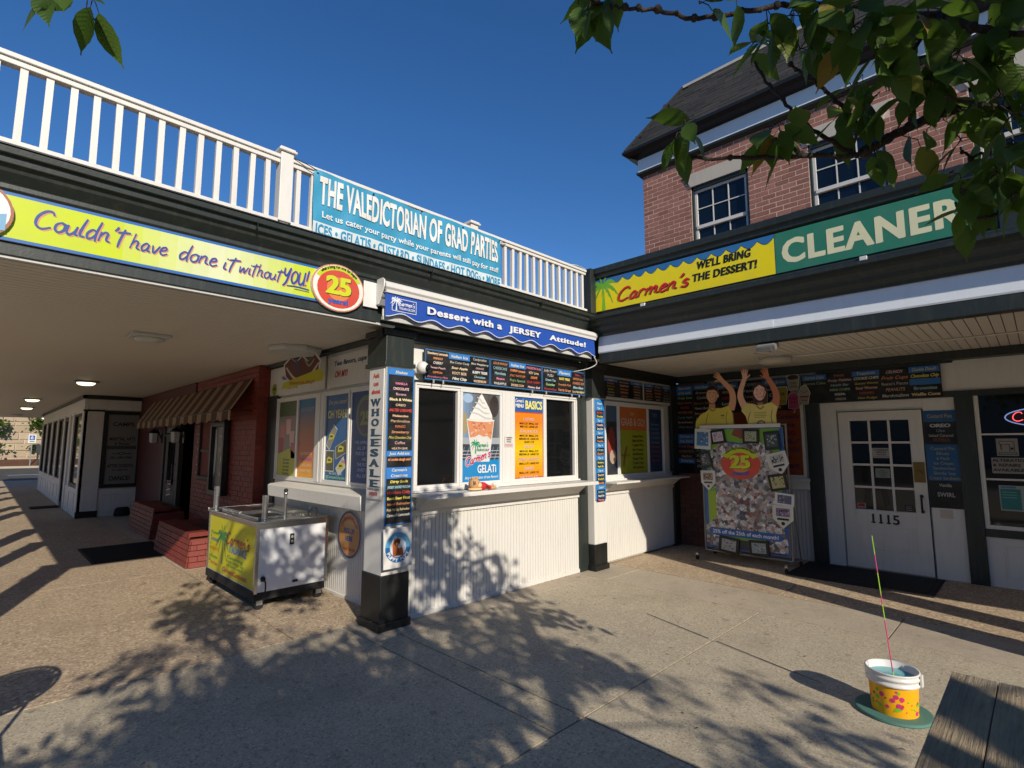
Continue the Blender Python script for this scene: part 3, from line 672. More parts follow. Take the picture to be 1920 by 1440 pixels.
bn = MB(); bn.profy([(5.7, 2.80), (XF-.004, 2.80), (XF-.010, 2.815), (XF-.004, 2.90), (XF+.01, 3.02), (5.7, 3.02)], -8, 1.845); bn.profy([(5.7, 2.80), (XF-.006, 2.80), (XF-.013, 2.815), (XF-.007, 2.90), (XF+.008, 3.02), (5.7, 3.02)], 1.84, 4.0)
each('pale_band', bn, alum, t, 0)
cp = MB().tube([(XF-.035, -6, 3.305), (XF-.035, 3.35, 3.305)], .022, seg=12); obj('sign_conduit', cp, green, t)
for y in (3.3, 1.02):
    obj('conduit_clip', MB().box(XF-.07, XF-.01, y-.03, y+.03, 3.275, 3.33), vinyl, t, bevel=.004)
obj('wall_beam', MB().box(8.22, 8.38, -8, 4.3, 2.645, SOF-.002), green, t)
obj('corner_post', MB().box(5.50, 5.62, 4.02, 4.14, 3.27, 3.93), green, t, bevel=.004)
obj('roof_deck', MB().box(5.74, 8.38, -8, 4.05, 3.0, 3.10), brownroof, t); obj('closure_board', MB().box(5.74, 8.38, 4.12, 4.345, SOF+.002, 3.015), green, t)
# ============================================================ roof railing
t = thing('roof_railing', 'white wooden balustrade along the flat canopy roof', 'railing', (2, 4.1, 3.3))
for x0, x1 in ((-.86, 1.50), (1.60, 3.46), (3.56, 5.46)):
    r_ = MB(); r_.box(x0, x1, 4.055, 4.145, 3.87, 3.90); r_.box(x0, x1, 4.07, 4.13, 3.835, 3.87); obj('top_rail', r_, white, t, bevel=.004)
    r_ = MB(); r_.box(x0, x1, 4.055, 4.145, 3.345, 3.375); r_.box(x0, x1, 4.07, 4.13, 3.325, 3.345); obj('bottom_rail', r_, white, t, bevel=.003)
bal = mesh_of('baluster', MB().box(-.018, .018, -.018, .018, 0, .46), white)
x = .015-.1172*7
for i in range(70):
    xx = x+i*.1172
    if xx > 5.42: break
    if any(abs(xx-p) < .07 for p in (1.55, 3.51)): continue
    placed('baluster', bal, Matrix.Translation((xx+random.uniform(-.002, .002), 4.1+random.uniform(-.002, .002), 3.375)) @ Matrix.Rotation(random.uniform(-.01, .01), 4, 'Y') @ Matrix.Rotation(random.uniform(-.04, .04), 4, 'Z'), t)
for px_ in (1.55, 3.51):
    p_ = MB(); p_.box(px_-.05, px_+.05, 4.05, 4.15, 3.36, 3.93); p_.box(px_-.035, px_+.035, 4.065, 4.135, 3.29, 3.36); p_.box(px_-.07, px_+.07, 4.03, 4.17, 3.93, 3.95); p_.box(px_-.06, px_+.06, 4.04, 4.16, 3.95, 3.965)
    obj('post', p_, white, t, bevel=.005)
for px_ in (-.7, .68, 4.95): obj('foot_block', MB().box(px_-.025, px_+.025, 4.07, 4.13, 3.30, 3.325), white, t, bevel=.003)
# roofs glimpsed through the balusters
t = thing('roof_lantern', 'low brown shingled roof slope glimpsed through the left balusters', 'roof', (-.3, 7, 3.2))
obj('roof', MB().profy([(-.75, 3.22), (1.6, 3.22), (1.6, 3.5), (-.05, 4.20), (-.75, 4.45)], 6.0, 9.0), brownroof, t)
t = thing('rear_annexe', 'low grey shingled roof with dark fascia glimpsed through the right balusters', 'building', (10, 10, 3))
obj('wall', MB().box(8.0, 14.5, 9.2, 13, 3.1, 5.15), brick_m, t); obj('fascia', MB().box(7.8, 14.7, 9.0, 9.2, 5.1, 5.35), black, t)
obj('roof', MB().profx([(8.95, 5.36), (13.2, 5.36), (13.2, 6.0), (10.6, 6.0)], 7.8, 14.7), shing, t)
obj('vent_pipe_loop', MB().tube([(6.0+.35*cos(a)*1.0, 4.6, 4.06+.16*sin(a)) for a in [pi*i/16 for i in range(17)]], .008), palegrey, label='thin white pipe loop arching above the parapet corner', cat='pipe')

# ============================================================ UPPER brick storey
t = thing('brick_building', 'red brick upper storey with sash windows and mansard shingle roof', 'building', (8.4, 2, 3))
UW = 8.4; FU = FX(UW); zb, zt = 4.55, 6.60
H = [(-3.97, -3.01, 4.0, 6.06), (-2.13, -1.19, 4.0, 6.06), (-.30, .64, 4.0, 6.06), (1.5, 2.44, 4.0, 6.06)]
core = MB()
xs = [-4.90]+[q for h_ in H for q in h_[:2]]+[9]
core.fbox(FU, -4.90, 9, 3.0, zb, -.3, -.010)
for i in range(0, len(xs), 2): core.fbox(FU, xs[i], xs[i+1], zb, zt+.7, -.3, -.005)
for h_ in H: core.fbox(FU, h_[0], h_[1], 6.06, zt+.7, -.3, -.005)
core.box(UW+.3, 14, -9, 4.90, 3.0, zt+.7)
obj('wall', core, mortar, t)
lintp = [(h_[0]-.13, h_[1]+.13, 6.06, 6.30) for h_ in H]
bricks(t, 'brick', FU, -4.91, 9, zb, zt, .2, .0794, .014, .007, brick_m, H+[(a+.05, b-.05, c, d) for a, b, c, d in lintp],
       part=lambda a, b: a < -.1 and b > 5.0, c0=-.009)
bricks(t, 'side_brick', Fr((0, 4.90, 0), -X_, Z_), -14, -8.42, zb, zt, .2, .0794, .011, .011, brick_m, part=lambda a, b: False, c0=0)
for a0, a1, b0, b1 in H:
    l_ = MB().prism(FU, [(a0, 6.06), (a1, 6.06), (a1+.13, 6.30), (a0-.13, 6.30)], -.02, .02); obj('lintel', l_, lint, t, bevel=.004)
    fr = Fr((UW+.085, 0, 0), -Y_, Z_); wd = a1-a0
    re = MB(); re.fbox(FU, a0, a0+.035, b0, 6.06, -.12, -.012); re.fbox(FU, a1-.035, a1, b0, 6.06, -.12, -.012); re.fbox(FU, a0, a1, 6.0, 6.06, -.12, -.012); each('reveal', re, green, t, 0)  # dark strip at the head stands in for shade inside the recess
    o = MB(); frame4(o, fr, a0+.035, a1-.035, 4.5, 6.0, .045, -.02, .03); o.fbox(fr, a0+.06, a1-.06, 5.30, 5.36, -.02, .045)
    o = obj('window', o, white, t, bevel=.004)
    i0, i1 = a0+.08, a1-.08
    for (z0, z1, c) in ((5.36, 5.955, .012), (4.6, 5.30, .0)):
        zz = [z0, (z0+z1)/2, z1]; xx = [i0, i0+(i1-i0)/3, i0+2*(i1-i0)/3, i1]
        mu_ = MB()
        for q in xx[1:3]: mu_.fbox(fr, q-.008, q+.008, z0, z1, c, c+.012)
        mu_.fbox(fr, i0, i1, zz[1]-.008, zz[1]+.008, c+.0005, c+.0125); obj('muntin', mu_, white, o)
        for i in range(3):
            for j in range(2): obj('pane', MB().fbox(fr, xx[i], xx[i+1], zz[j], zz[j+1], c-.012, c-.004), glass_b, o)
# cornice, band, eave
YL = 4.92
def eave(prof, m, nm, bev=.004, ext=.0):
    mb = MB(); mb.profy([(UW-a, z) for a, z in prof], -9, YL); obj(nm, mb, m, t, bevel=bev)
    mb = MB(); n = len(prof)              # return along the left flank
    fr_ = [(YL+a, z) for a, z in prof]; vs = [(UW-a, YL+a, z) for a, z in prof]+[(14, YL+a, z) for a, z in prof]
    v0 = [(UW-a, YL-.001, z) for a, z in prof]
    mb.add(v0+vs[:n], [tuple(range(n))]+[(i, (i+1) % n, n+(i+1) % n, n+i) for i in range(n)])
    mb.add(vs, [tuple(range(2*n-1, n-1, -1))]+[(i, (i+1) % n, n+(i+1) % n, n+i) for i in range(n)]); obj(nm, mb, m, t)
eave([(0, 6.60), (.03, 6.60), (.04, 6.62), (.07, 6.64), (.08, 6.68), (.0, 6.68)], green, 'cornice')
eave([(0, 6.682), (.05, 6.682), (.05, 6.935), (0, 6.935)], alum, 'pale_band')
eave([(0, 6.937), (.07, 6.937), (.10, 6.96), (.20, 6.99), (.26, 7.04), (.26, 7.09), (.22, 7.10), (0, 7.10)], black, 'eave_gutter')
# mansard shingles: front slope and left slope
v0 = Vector((UW-.22, 0, 7.10)); sl_ = Vector((.55, 0, 1.10)).normalized(); FM = Fr(v0, -Y_, sl_); Lm = 1.23
rf = MB()
yT = YL+.22
A_, B_ = (UW-.22, yT, 7.095), (UW+.33, yT-.95, 8.195)
rf.add([(UW-.22, -9, 7.095), A_, B_, (UW+.33, -9, 8.195)], [(0, 3, 2, 1)]); rf.add([A_, (14, yT, 7.095), (14, yT-.95, 8.195), B_], [(0, 3, 2, 1)])
rf.add([(UW+.33, -9, 8.195), B_, (14, yT-.95, 8.195), (14, -9, 8.195)], [(0, 3, 2, 1)]); obj('roof_core', rf, shing, t)
def clipm(a, b): return a > -yT+.95*(b/1.23)+.03
hp = MB(); A2, B2 = Vector(A_)+Vector((-.012, 0, .012)), Vector(B_)+Vector((-.012, 0, .02)); hp.tube([A2, B2], .03, seg=6); obj('hip_cap', hp, shing, t)
bricks(t, 'shingle', FM, -yT+.0, 9, 0, 1.22, .30, .088, .006, .012, shing, part=lambda a, b: clipm(a, b) and a < -1.4, c0=.004, jit=.004, clipf=clipm)
obj('roof_flashing', MB().box(UW+.29, UW+.38, -9, yT-.95, 8.18, 8.23), lint, t)

# ============================================================ RIGHT ground floor shopfront
WX = 8.38; FW = FX(WX)
t = thing('corner_shopfront', 'white and dark green shopfront with panelled door under the right canopy', 'shopfront', (8.4, 1.5, 0))
obj('wall', MB().box(WX+.012, WX+.3, -8, 4.33, 0, 2.99), white2, t)
p_ = MB(); p_.fbox(FW, -2.19, -1.99, 0, 2.2, -.01, .012); p_.fbox(FW, -1.99, -1.03, 2.10, 2.2, -.01, .012); p_.fbox(FW, -1.03, -.72, 0, 2.2, -.01, .012); p_.fbox(FW, -2.34, 8, 2.27, 2.645, -.01, .008)
each('wall_panel', p_, white2, t, .003)
gp = MB()
gp.fbox(FW, -2.37, -2.19, 0, 2.25, -.01, .05); gp.fbox(FW, -.72, -.55, 0, 2.27, -.01, .05); gp.fbox(FW, -2.4, 8, 2.20, 2.27, -.01, .045); gp.fbox(FW, -.55, 8, .56, .65, -.01, .04)
gp.fbox(FW, -2.2, -.7, 2.62, 2.65, -.01, .05)
each('pilaster', gp, green, t, .005)
# door
d = MB(); a0, a1 = -1.97, -1.05; P0, P1 = -1.835, -1.185
d.fbox(FW, a0, P0, .015, 2.06, .0, .03); d.fbox(FW, P1, a1, .015, 2.06, .0, .03); d.fbox(FW, P0, P1, 1.94, 2.06, .0, .03); d.fbox(FW, P0, P1, .015, .77, .0, .03)
frame4(d, FW, -1.82, -1.20, .27, .58, .02, .03, .038); d.fbox(FW, -1.78, -1.24, .31, .54, .03, .035)
dx = (P1-P0)/3; dz = (1.94-.77)/4
for i in (1, 2): d.fbox(FW, P0+dx*i-.014, P0+dx*i+.014, .77, 1.94, .004, .026)
for j in (1, 2, 3): d.fbox(FW, P0, P1, .77+dz*j-.014, .77+dz*j+.014, .004, .0262)
door = obj('door', d, white, t, bevel=.003, label='white panelled door with twelve panes and house number')
for i in range(3):
    for j in range(4): obj('pane', MB().fbox(FW, P0+dx*i+.006, P0+dx*(i+1)-.006, .77+dz*j+.006, .77+dz*(j+1)-.006, .008, .013), glass, door)
obj('door_gap', MB().fbox(FW, a0-.008, a0-.001, .0, 2.07, .012, .014).fbox(FW, a1+.001, a1+.010, .0, 2.07, .012, .014).fbox(FW, a0-.008, a1+.01, 2.061, 2.069, .012, .014), black, t)
obj('kick_plate', MB().fbox(FW, a0+.01, a1-.01, .02, .09, .03, .033), white, door)
obj('lock_plate', MB().fbox(FW, -1.175, -1.06, 1.15, 1.40, .03, .045).tube([FW.p(-1.12, 1.27, .045), FW.p(-1.12, 1.27, .07)], .028, seg=14), goldlock, door, bevel=.003)
obj('handle', MB().tube([FW.p(-1.115, .97, .032), FW.p(-1.115, .96, .075), FW.p(-1.115, .82, .075), FW.p(-1.115, .80, .032)], .012).ball(FW.p(-1.115, .98, .035), .02).ball(FW.p(-1.115, .79, .035), .02), black, door, smooth=True)
obj('threshold', MB().fbox(FW, a0-.02, a1+.02, 0, .014, .0, .06), grey, t)
nb = Print(FW, .034); nb.text('1115', -1.52, .605, .115, '#151515', 0, w=.33, bold=.03, serif=True); nb.done('house_number', door)
# serving window beside the display
ww = MB(); frame4(ww, FW, -3.45, -2.40, 1.14, 2.2, .045, -.01, .03); ww.fbox(FW, -3.45, -2.37, .985, 1.13, -.01, .05); ww.fbox(FW, -3.47, -2.36, 1.10, 1.14, -.01, .075); obj('window_casing', ww, vinyl, t, bevel=.004)
obj('dark_pane', MB().fbox(FW, -3.42, -2.43, 1.17, 2.17, -.01, .006), glass, t)
beadboard('beadboard', Fr((WX-.002, 0, 0), -Y_, Z_), -3.85, -2.37, .02, .985, .05, t)
# low brick pier in the corner
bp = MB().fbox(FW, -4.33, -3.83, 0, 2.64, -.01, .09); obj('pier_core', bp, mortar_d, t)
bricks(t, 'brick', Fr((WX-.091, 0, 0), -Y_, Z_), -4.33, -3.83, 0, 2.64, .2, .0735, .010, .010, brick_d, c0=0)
# laundry window
lw = window(t, FW, -.545, 1.6, .65, 2.26, .045, -.005, .03, glass, white, muntx=(.55,), muntz=(1.22, 1.74), mw=.022)
pb = MB(); pb.fbox(FW, -.55, 8, 0, .56, -.01, .012); frame4(pb, FW, -.40, .55, .12, .47, .02, .012, .020); frame4(pb, FW, .75, 1.75, .12, .47, .02, .012, .020); each('panel', pb, white, t, .003)
# ============================================================ LEFT: red brick restaurant front
RX = 2.71; FR_ = FX(RX)
t = thing('restaurant_front', 'dark red brick restaurant front with recessed doorway under the walkway', 'building', (2.9, 11, 0))
core = MB()
core.box(RX+.02, 3.3, 7.76, 10.75, 0, SOF-.01); core.box(RX+.02, 3.3, 12.9, 15.28, 0, SOF-.01); core.box(RX+.02, 3.3, 10.75, 12.9, 2.3, SOF-.01)
core.box(3.9, 4.1, 10.5, 13.1, 0, 2.5); core.box(RX+.02, 5, 7.745, 7.76, 0, SOF-.01)
obj('wall', core, mortar_r, t)
bricks(t, 'brick', Fr((0, 7.744, 0), X_, Z_), RX-.005, 2.875, 0, 2.70, .2, .0735, .008, .010, redbrick)
WIN = (-10.35, -9.55, 1.05, 2.25)
bricks(t, 'brick', Fr((RX+.019, 0, 0), -Y_, Z_), -10.75, -7.75, 0, 2.72, .2, .0735, .008, .011, redbrick, [WIN], part=lambda a, b: a > -9.4, limit=230)
obj('plaster_panel', MB().fbox(FR_, -15.28, -12.92, 0, 2.0, -.02, .0).fbox(FR_, -15.28, -10.75, 2.3, 2.74, -.02, .012).fbox(FR_, -15.28, -12.9, 2.0, 2.3, -.02, .004), redwall, t)
each('side_wall', MB().box(RX+.02, 3.9, 12.88, 12.9, 0, 2.3).box(RX+.02, 3.9, 10.75, 10.77, 0, 2.3), redwall, t)
wf = MB(); frame4(wf, FR_, -10.35, -9.55, 1.05, 2.05, .05, -.06, .02)
fr = Fr((RX, 0, 0), -Y_, Z_)
wf.prism(FR_, [(-9.95+.42*cos(a), 2.05+.24*sin(a)) for a in [pi*i/10 for i in range(11)]]+[(-9.95+.35*cos(a), 2.05+.18*sin(a)) for a in [pi-pi*i/10 for i in range(11)]], -.06, .02)
wf = obj('arched_window', wf, darkwood, t)
obj('pane', MB().prism(FR_, [(-10.3, 1.1), (-9.6, 1.1), (-9.6, 2.05)]+[(-9.95+.35*cos(a), 2.05+.18*sin(a)) for a in [pi*i/10 for i in range(1, 10)]]+[(-10.3, 2.05)], -.05, -.04), glass, wf)
obj('cross_bar', MB().fbox(FR_, -10.3, -9.6, 1.5, 1.54, -.04, .0), darkwood, wf)
ls = MB()
for i in range(34):
    a = pi*i/20; q = (-9.95+.40*cos(a), 2.05+.22*sin(a)) if i <= 20 else (-10.34 if i % 2 else -9.56, 2.0-(i-20)*.065); c_ = FR_.p(q[0], q[1], .03); ls.ball(c_, .012, 6)
obj('fairy_lights', ls, vinyl, t)
dr = MB(); dr.fbox(FR_, -12.88, -12.72, 0, 2.28, -.05, .03); dr.fbox(FR_, -11.72, -11.56, 0, 2.28, -.05, .03); dr.fbox(FR_, -12.72, -11.72, 2.12, 2.28, -.05, .03); dr.fbox(FR_, -12.72, -11.72, 1.78, 1.84, -.05, .02)
obj('door_frame', dr, darkwood, t, bevel=.006)
dd = MB(); dd.fbox(FR_, -12.70, -11.74, .02, .85, -.04, .0); dd.fbox(FR_, -12.70, -12.50, .85, 1.78, -.04, .0); dd.fbox(FR_, -11.94, -11.74, .85, 1.78, -.04, .0); dd.fbox(FR_, -12.70, -11.74, 1.68, 1.78, -.04, .001)
dd.fbox(FR_, -12.62, -11.82, .12, .75, .0, .012)
dd = obj('door', dd, darkwood, t, bevel=.005); obj('pane', MB().fbox(FR_, -12.5, -11.94, .85, 1.68, -.03, -.02), glass, dd)
obj('handle', MB().tube([FR_.p(-11.82, .95, .01), FR_.p(-11.82, .95, .06), FR_.p(-11.82, 1.25, .06), FR_.p(-11.82, 1.25, .01)], .012), black, dd)
n_ = Print(FR_, .022); n_.rect(-12.6, -11.84, 1.86, 2.10, '#2c2925', 0); n_.text('1117', -12.22, 1.90, .15, '#a59f92', 1, bold=.02, w=.5); n_.done('house_number', t)
pr = Print(FR_, .014); 
for i in range(6): pr.poly([(-12.35, .62+i*.05), (-12.05, .66+i*.05), (-12.05, .69+i*.05), (-12.35, .65+i*.05)], ('#b8b4ad', '#7c2a2a')[i % 2], 1)
pr.rect(-12.35, -12.22, .80, .93, '#2a3050', 2); pr.done('flag_ribbon', dd)
for yy in (11.35, 13.1):
    l_ = thing('wall_lantern', 'black coach lantern %s the restaurant door' % ('nearer side of' if yy < 12 else 'far side of'), 'lantern', (RX-.1, yy, 1.8), 'coach lanterns at the red restaurant door')
    obj('bracket', MB().tube([(RX-.0, yy, 1.72), (RX-.10, yy, 1.98), (RX-.14, yy, 1.93)], .012).box(RX-.02, RX, yy-.05, yy+.05, 1.66, 1.86), black, l_)
    obj('cage', MB().lathe([(.05, 0), (.075, .02), (.085, .2)], (RX-.14, yy, 1.66), 6), palegrey, l_); obj('roof_cap', MB().lathe([(.11, .0), (.06, .05), (.02, .09)], (RX-.14, yy, 1.86), 6), black, l_)
# poster case by the window
pc = thing('poster_case', 'black framed glass poster case on the red brick wall beside the arched window', 'display case', (RX, 9, 1.3))
mb = MB(); frame4(mb, FR_, -9.48, -8.80, .85, 1.98, .07, .01, .09); obj('frame', mb, black, pc, bevel=.004)
P_ = Print(FR_, .03); P_.rect(-9.41, -8.87, .92, 1.91, '#56564e', 0); P_.poly([(-9.40, 1.1), (-9.33, 1.2), (-9.30, 1.6), (-9.33, 1.88), (-9.40, 1.85)], '#d8d8d2', 1)
for i in range(22):
    a = random.uniform(-9.28, -8.95); b = random.uniform(1.0, 1.8); P_.rect(a, a+random.uniform(.04, .12), b, b+random.uniform(.02, .09), random.choice(['#8c8a80', '#3b3c38', '#6f6a5c', '#a49e8c', '#20221f']), 1+i*.1)
P_.done('poster', pc); obj('backing', MB().fbox(FR_, -9.45, -8.83, .88, 1.95, .01, .028), black, pc)
# striped awning
aw = thing('striped_awning', 'brown and cream striped cloth awning with scalloped valance over the restaurant front', 'awning', (2.4, 11.5, 2.3))
y0, y1 = 7.92, 14.1
cl = MB(); cl.add([(RX-.01, y0, 2.56), (RX-.01, y1, 2.56), (RX-.28, y1, 2.11), (RX-.28, y0, 2.11)], [(0, 1, 2, 3)]); cl.add([(RX-.01, y0, 2.553), (RX-.01, y1, 2.553), (RX-.275, y1, 2.11), (RX-.275, y0, 2.11)], [(3, 2, 1, 0)])
obj('cloth', cl, awn_m, aw)
vs = []; n = 240
for i in range(n+1):
    yy = y0+(y1-y0)*i/n; vs += [(RX-.282, yy, 2.11), (RX-.288, yy, 1.99-.035*abs(sin(pi*yy*1.3*2)))]
v_ = MB(); v_.add(vs, [(2*i, 2*i+1, 2*i+3, 2*i+2) for i in range(n)]); obj('valance', v_, awn_m, aw)
obj('end_panel', MB().add([(RX-.01, y0, 2.58), (RX-.62, y0, 2.19), (RX-.01, y0, 2.19)], [(0, 1, 2)]) or MB(), awn_m, aw) if False else None
obj('frame_arm', MB().tube([(RX, y0+.02, 2.55), (RX-.275, y0+.02, 2.10), (RX, y0+.02, 2.10)], .010).tube([(RX, y1-.02, 2.55), (RX-.275, y1-.02, 2.10), (RX, y1-.02, 2.10)], .010).tube([(RX-.275, y0, 2.105), (RX-.275, y1, 2.105)], .010), black, aw)
# brick planters
def planter(y0, y1, x0, x1, hgt, label, slope):
    p = thing('brick_planter', label, 'planter', ((x0+x1)/2, y0, 0), 'red painted brick planters')
    ins = .06
    c = MB(); P8 = [(x0+ins*.2, y0+ins*.2, 0), (x1, y0+ins*.2, 0), (x1, y1, 0), (x0+ins*.2, y1, 0), (x0+ins, y0+slope, hgt-.07), (x1, y0+slope, hgt-.07), (x1, y1-.02, hgt), (x0+ins, y1-.02, hgt)]
    c.hexa(P8); obj('planter_core', c, mortar_r, p)
    u1 = Vector((ins*.8, 0, hgt)).normalized(); frs = Fr((x0+.004, 0, 0), -Y_, u1)
    bricks(p, 'brick', frs, -y1+.01, -y0-.02, 0, hgt-.03, .2, .0735, .008, .018, redbrick, clipf=lambda a, b: (-a) > y0+slope*b/hgt-.02, limit=120)
    u2 = Vector((0, slope*.9, hgt)).normalized(); frf = Fr((0, y0+.004, 0), X_, u2)
    bricks(p, 'brick', frf, x0+.02, x1, 0, hgt-.08, .2, .0735, .008, .018, redbrick, limit=40)
    fc = Fr((0, 0, hgt-.005), X_, Y_); n = int((y1-y0-slope)/.105)
    for i in range(n): piece('cap_brick', fc, x0+.035, x0+.27, y0+slope+i*.105, y0+slope+i*.105+.097, -.03, .028, redbrick, p)
    obj('soil', MB().box(x0+.27, x1, y0+.25, y1, hgt-.05, hgt-.02), mulch_m, p)
planter(8.08, 9.92, 2.06, 2.70, .42, 'red painted brick planter with sloping sunlit end, nearest the cart', .14)
planter(10.95, 12.85, 2.2, 2.70, .5, 'red painted brick planter in deep shade beyond the doormat', .05)
# mats
mat_m = rubber
for (x0, x1, y0, y1, lb) in ((1.22, 2.20, 9.32, 10.78, 'large black doormat on the walkway beside the restaurant'), (1.05, 1.62, 18.2, 18.9, 'small dark doormat outside the far studio door'), (7.29, 8.28, .95, 2.42, 'black doormat in front of the white numbered door')):
    mt = MB().box(x0, x1, y0, y1, .001, .012)
    nn = int((y1-y0)/.05)
    for i in range(nn): mt.box(x0+.03, x1-.03, y0+.02+i*(y1-y0-.04)/nn, y0+.02+(i+.5)*(y1-y0-.04)/nn, .012, .016)
    obj('doormat', mt, mat_m, label=lb, cat='doormat')
# ============================================================ martial arts studio front
t = thing('studio_front', 'pale grey shopfront with window sign and row of tall windows along the walkway', 'shopfront', (1.9, 18, 0))
C0, C1 = 1.64, 2.80; YF = 15.3; ST = FY(YF); SS = FX(C0)
obj('wall', MB().box(C0+.06, 3.6, YF+.04, 26.4, 0, SOF-.02), white2, t)
s = MB(); s.fbox(ST, C0, 2.0, .14, 2.38, -.05, .03); s.fbox(ST, C0, 2.0, 2.42, 2.66, -.05, .02); s.fbox(ST, 2.0, C1, 2.42, 2.66, -.05, .012); s.fbox(ST, 2.0, C1, 0, .62, -.05, .0)
frame4(s, ST, 2.08, 2.72, .12, .5, .02, .0, .010); s.fbox(ST, C1-.05, C1, .62, 2.4, -.05, .01)
each('wall_panel', s, white2, t, .004)
s = MB(); s.fbox(ST, C0-.012, 2.015, 0, .14, -.05, .04); s.fbox(ST, C0-.02, 2.01, 2.38, 2.42, -.05, .04); s.fbox(ST, C0-.06, C1, 2.66, 2.735, -.05, .08); frame4(s, ST, 2.01, 2.76, .64, 2.40, .08, -.04, .02)
s.fbox(SS, -26.4, -15.22, 2.68, 2.735, -.02, .05)
each('trim', s, black, t, .004)
obj('sign_pane', MB().fbox(ST, 2.09, 2.68, .72, 2.32, -.03, -.005), simple('grey_sign_film', (.20, .20, .19), .3), t)
P_ = Print(ST, -.004)
for i, (tx, zz, hh, ww_) in enumerate([('CAMPS', 2.06, .085, .42), ('MARTIAL ARTS', 1.72, .075, .5), ('& fitness', 1.62, .05, .3), ('301-349-1962', 1.30, .05, .42), ('AFTER SCHOOL', 1.10, .075, .5), ('program', 1.03, .035, .3), ('DANCE!', .80, .10, .40)]): P_.text(tx, 2.385, zz, hh, '#15171b', 1, w=ww_, bold=.03)
P_.rect(2.15, 2.62, 1.68, 1.69, '#15171b', 1); P_.rect(2.1, 2.66, 1.52, 1.60, '#4b4d4e', .5); P_.ell(2.385, 1.42, .05, .035, '#15171b', 1); P_.ell(2.385, 1.42, .035, .022, '#8f908c', 2); P_.rect(2.2, 2.57, 1.41, 1.425, '#15171b', .6); P_.done('sign_lettering', t)
s = MB(); s.fbox(SS, -26.2, -15.27, 2.36, 2.68, -.06, .0); s.fbox(SS, -26.2, -18.9, 0, .68, -.06, .0); s.fbox(SS, -17.7, -15.27, 0, .62, -.06, .0)
for yy in (15.27, 17.0, 17.75, 18.95, 20.6, 22.3, 24.1, 25.9): s.fbox(SS, -yy-.28, -yy, .6 if yy not in (15.27, 17.75, 18.95) else 0, 2.4, -.06, .012)
for yy in (15.7, 19.4, 21.2, 22.9, 24.6): frame4(s, SS, -yy-1.1, -yy-.1, .12, .52, .02, .0, .012)
each('pilaster', s, white2, t, .004)
for i, (a_, b_) in enumerate([(15.55, 17.0), (19.23, 20.6), (20.88, 22.3), (22.58, 24.1), (24.38, 25.9)]):
    o = window(t, SS, -b_, -a_, .66, 2.36, .05, -.05, -.01, glass, darkwood)
dd = MB(); frame4(dd, SS, -18.94, -18.05, .02, 2.34, .09, -.05, -.01); dd = obj('door', dd, darkwood, t); obj('pane', MB().fbox(SS, -18.86, -18.14, .11, 2.25, -.04, -.03), glass, dd)
obj('doorstop_block', MB().lathe([(.14, 0), (.16, .04), (.14, .16), (.10, .2)], (2.45, 15.1, 0), 12, sq=.5), rubber, label='dark rounded block on the floor below the studio window', cat='block')
# ceiling lights
for i, (x, y, on, lb) in enumerate([(1.16, 6.45, 0, 'unlit square ceiling light nearest the serving windows'), (1.27, 12.0, 1, 'lit ceiling light nearest the viewer in the walkway'), (.85, 17.5, 1, 'second lit ceiling light along the walkway'), (.94, 21.6, 1, 'third lit ceiling light along the walkway'), (.93, 26.8, 0, 'unlit dark ceiling fixture far along the walkway'), (1.9, 29.3, 1, 'farthest lit ceiling light near the street end')]):
    l_ = thing('ceiling_light', lb, 'ceiling light', (x, y, SOF), 'ceiling lights under the walkway')
    obj('plate', MB().box(x-.17, x+.17, y-.17, y+.17, SOF-.03, SOF-.001), grey if on else palegrey, l_, bevel=.006)
    obj('lens', MB().lathe([(.135, -.03), (.125, -.05), (.09, -.07), (.03, -.078)], (x, y, SOF), 28), lampglass if on else palegrey, l_, smooth=True)
l_ = thing('ceiling_light', 'round drum ceiling light under the right canopy', 'ceiling light', (7.14, 2.34, SOF))
obj('plate', MB().lathe([(.20, -.02), (.20, -.001)], (7.14, 2.34, SOF), 32), palegrey, l_); obj('lens', MB().lathe([(.19, -.02), (.19, -.075), (.15, -.10), (.02, -.105)], (7.14, 2.34, SOF), 32), simple('frosted_lens', (.45, .42, .36), .35), l_, smooth=True)
l_ = thing('flood_light', 'pale rectangular flood light clamped under the parapet fascia', 'flood light', (5.66, 1.92, 2.66))
fr = Fr((5.66, 1.93, 2.625), -Y_, Vector((1.3, 0, .7)))
obj('housing', MB().fbox(fr, -.10, .10, -.06, .06, -.03, .03), grey, l_, bevel=.008); obj('lens', MB().fbox(fr, -.085, .085, -.045, .045, .03, .034), simple('flood_lens', (.30, .29, .26), .3), l_)
obj('fins', MB().fbox(fr, -.09, .09, .06, .075, -.03, .0).fbox(fr, -.06, .06, -.07, -.058, -.03, .02), grey, l_); obj('bracket', MB().tube([(5.63, 1.93, 2.62), (5.80, 1.95, 2.60), (6.05, 2.05, 2.735)], .014), black, l_)
# security camera
s_ = thing('security_camera', 'white dome security camera beside the flavour menu boards', 'camera', (3.01, 4.2, 2.37))
obj('housing', MB().ball((3.01, 4.235, 2.375), .062, 18), vinyl, s_, smooth=True); obj('mount', MB().tube([(2.99, 4.34, 2.375), (3.0, 4.27, 2.375)], .058, seg=20), vinyl, s_, smooth=True)
obj('dome', MB().ball((3.035, 4.19, 2.365), .036, 16), glass, s_, smooth=True)

# ============================================================ SIGNS
def boardbox(name, label, cat, fr, a0, a1, b0, b1, c0, c1, mat=white, group=None, bevel=.003):
    t_ = thing(name, label, cat, fr.p((a0+a1)/2, b0, c0), group); obj('panel', MB().fbox(fr, a0, a1, b0, b1, c0, c1), mat, t_, bevel=bevel); return t_
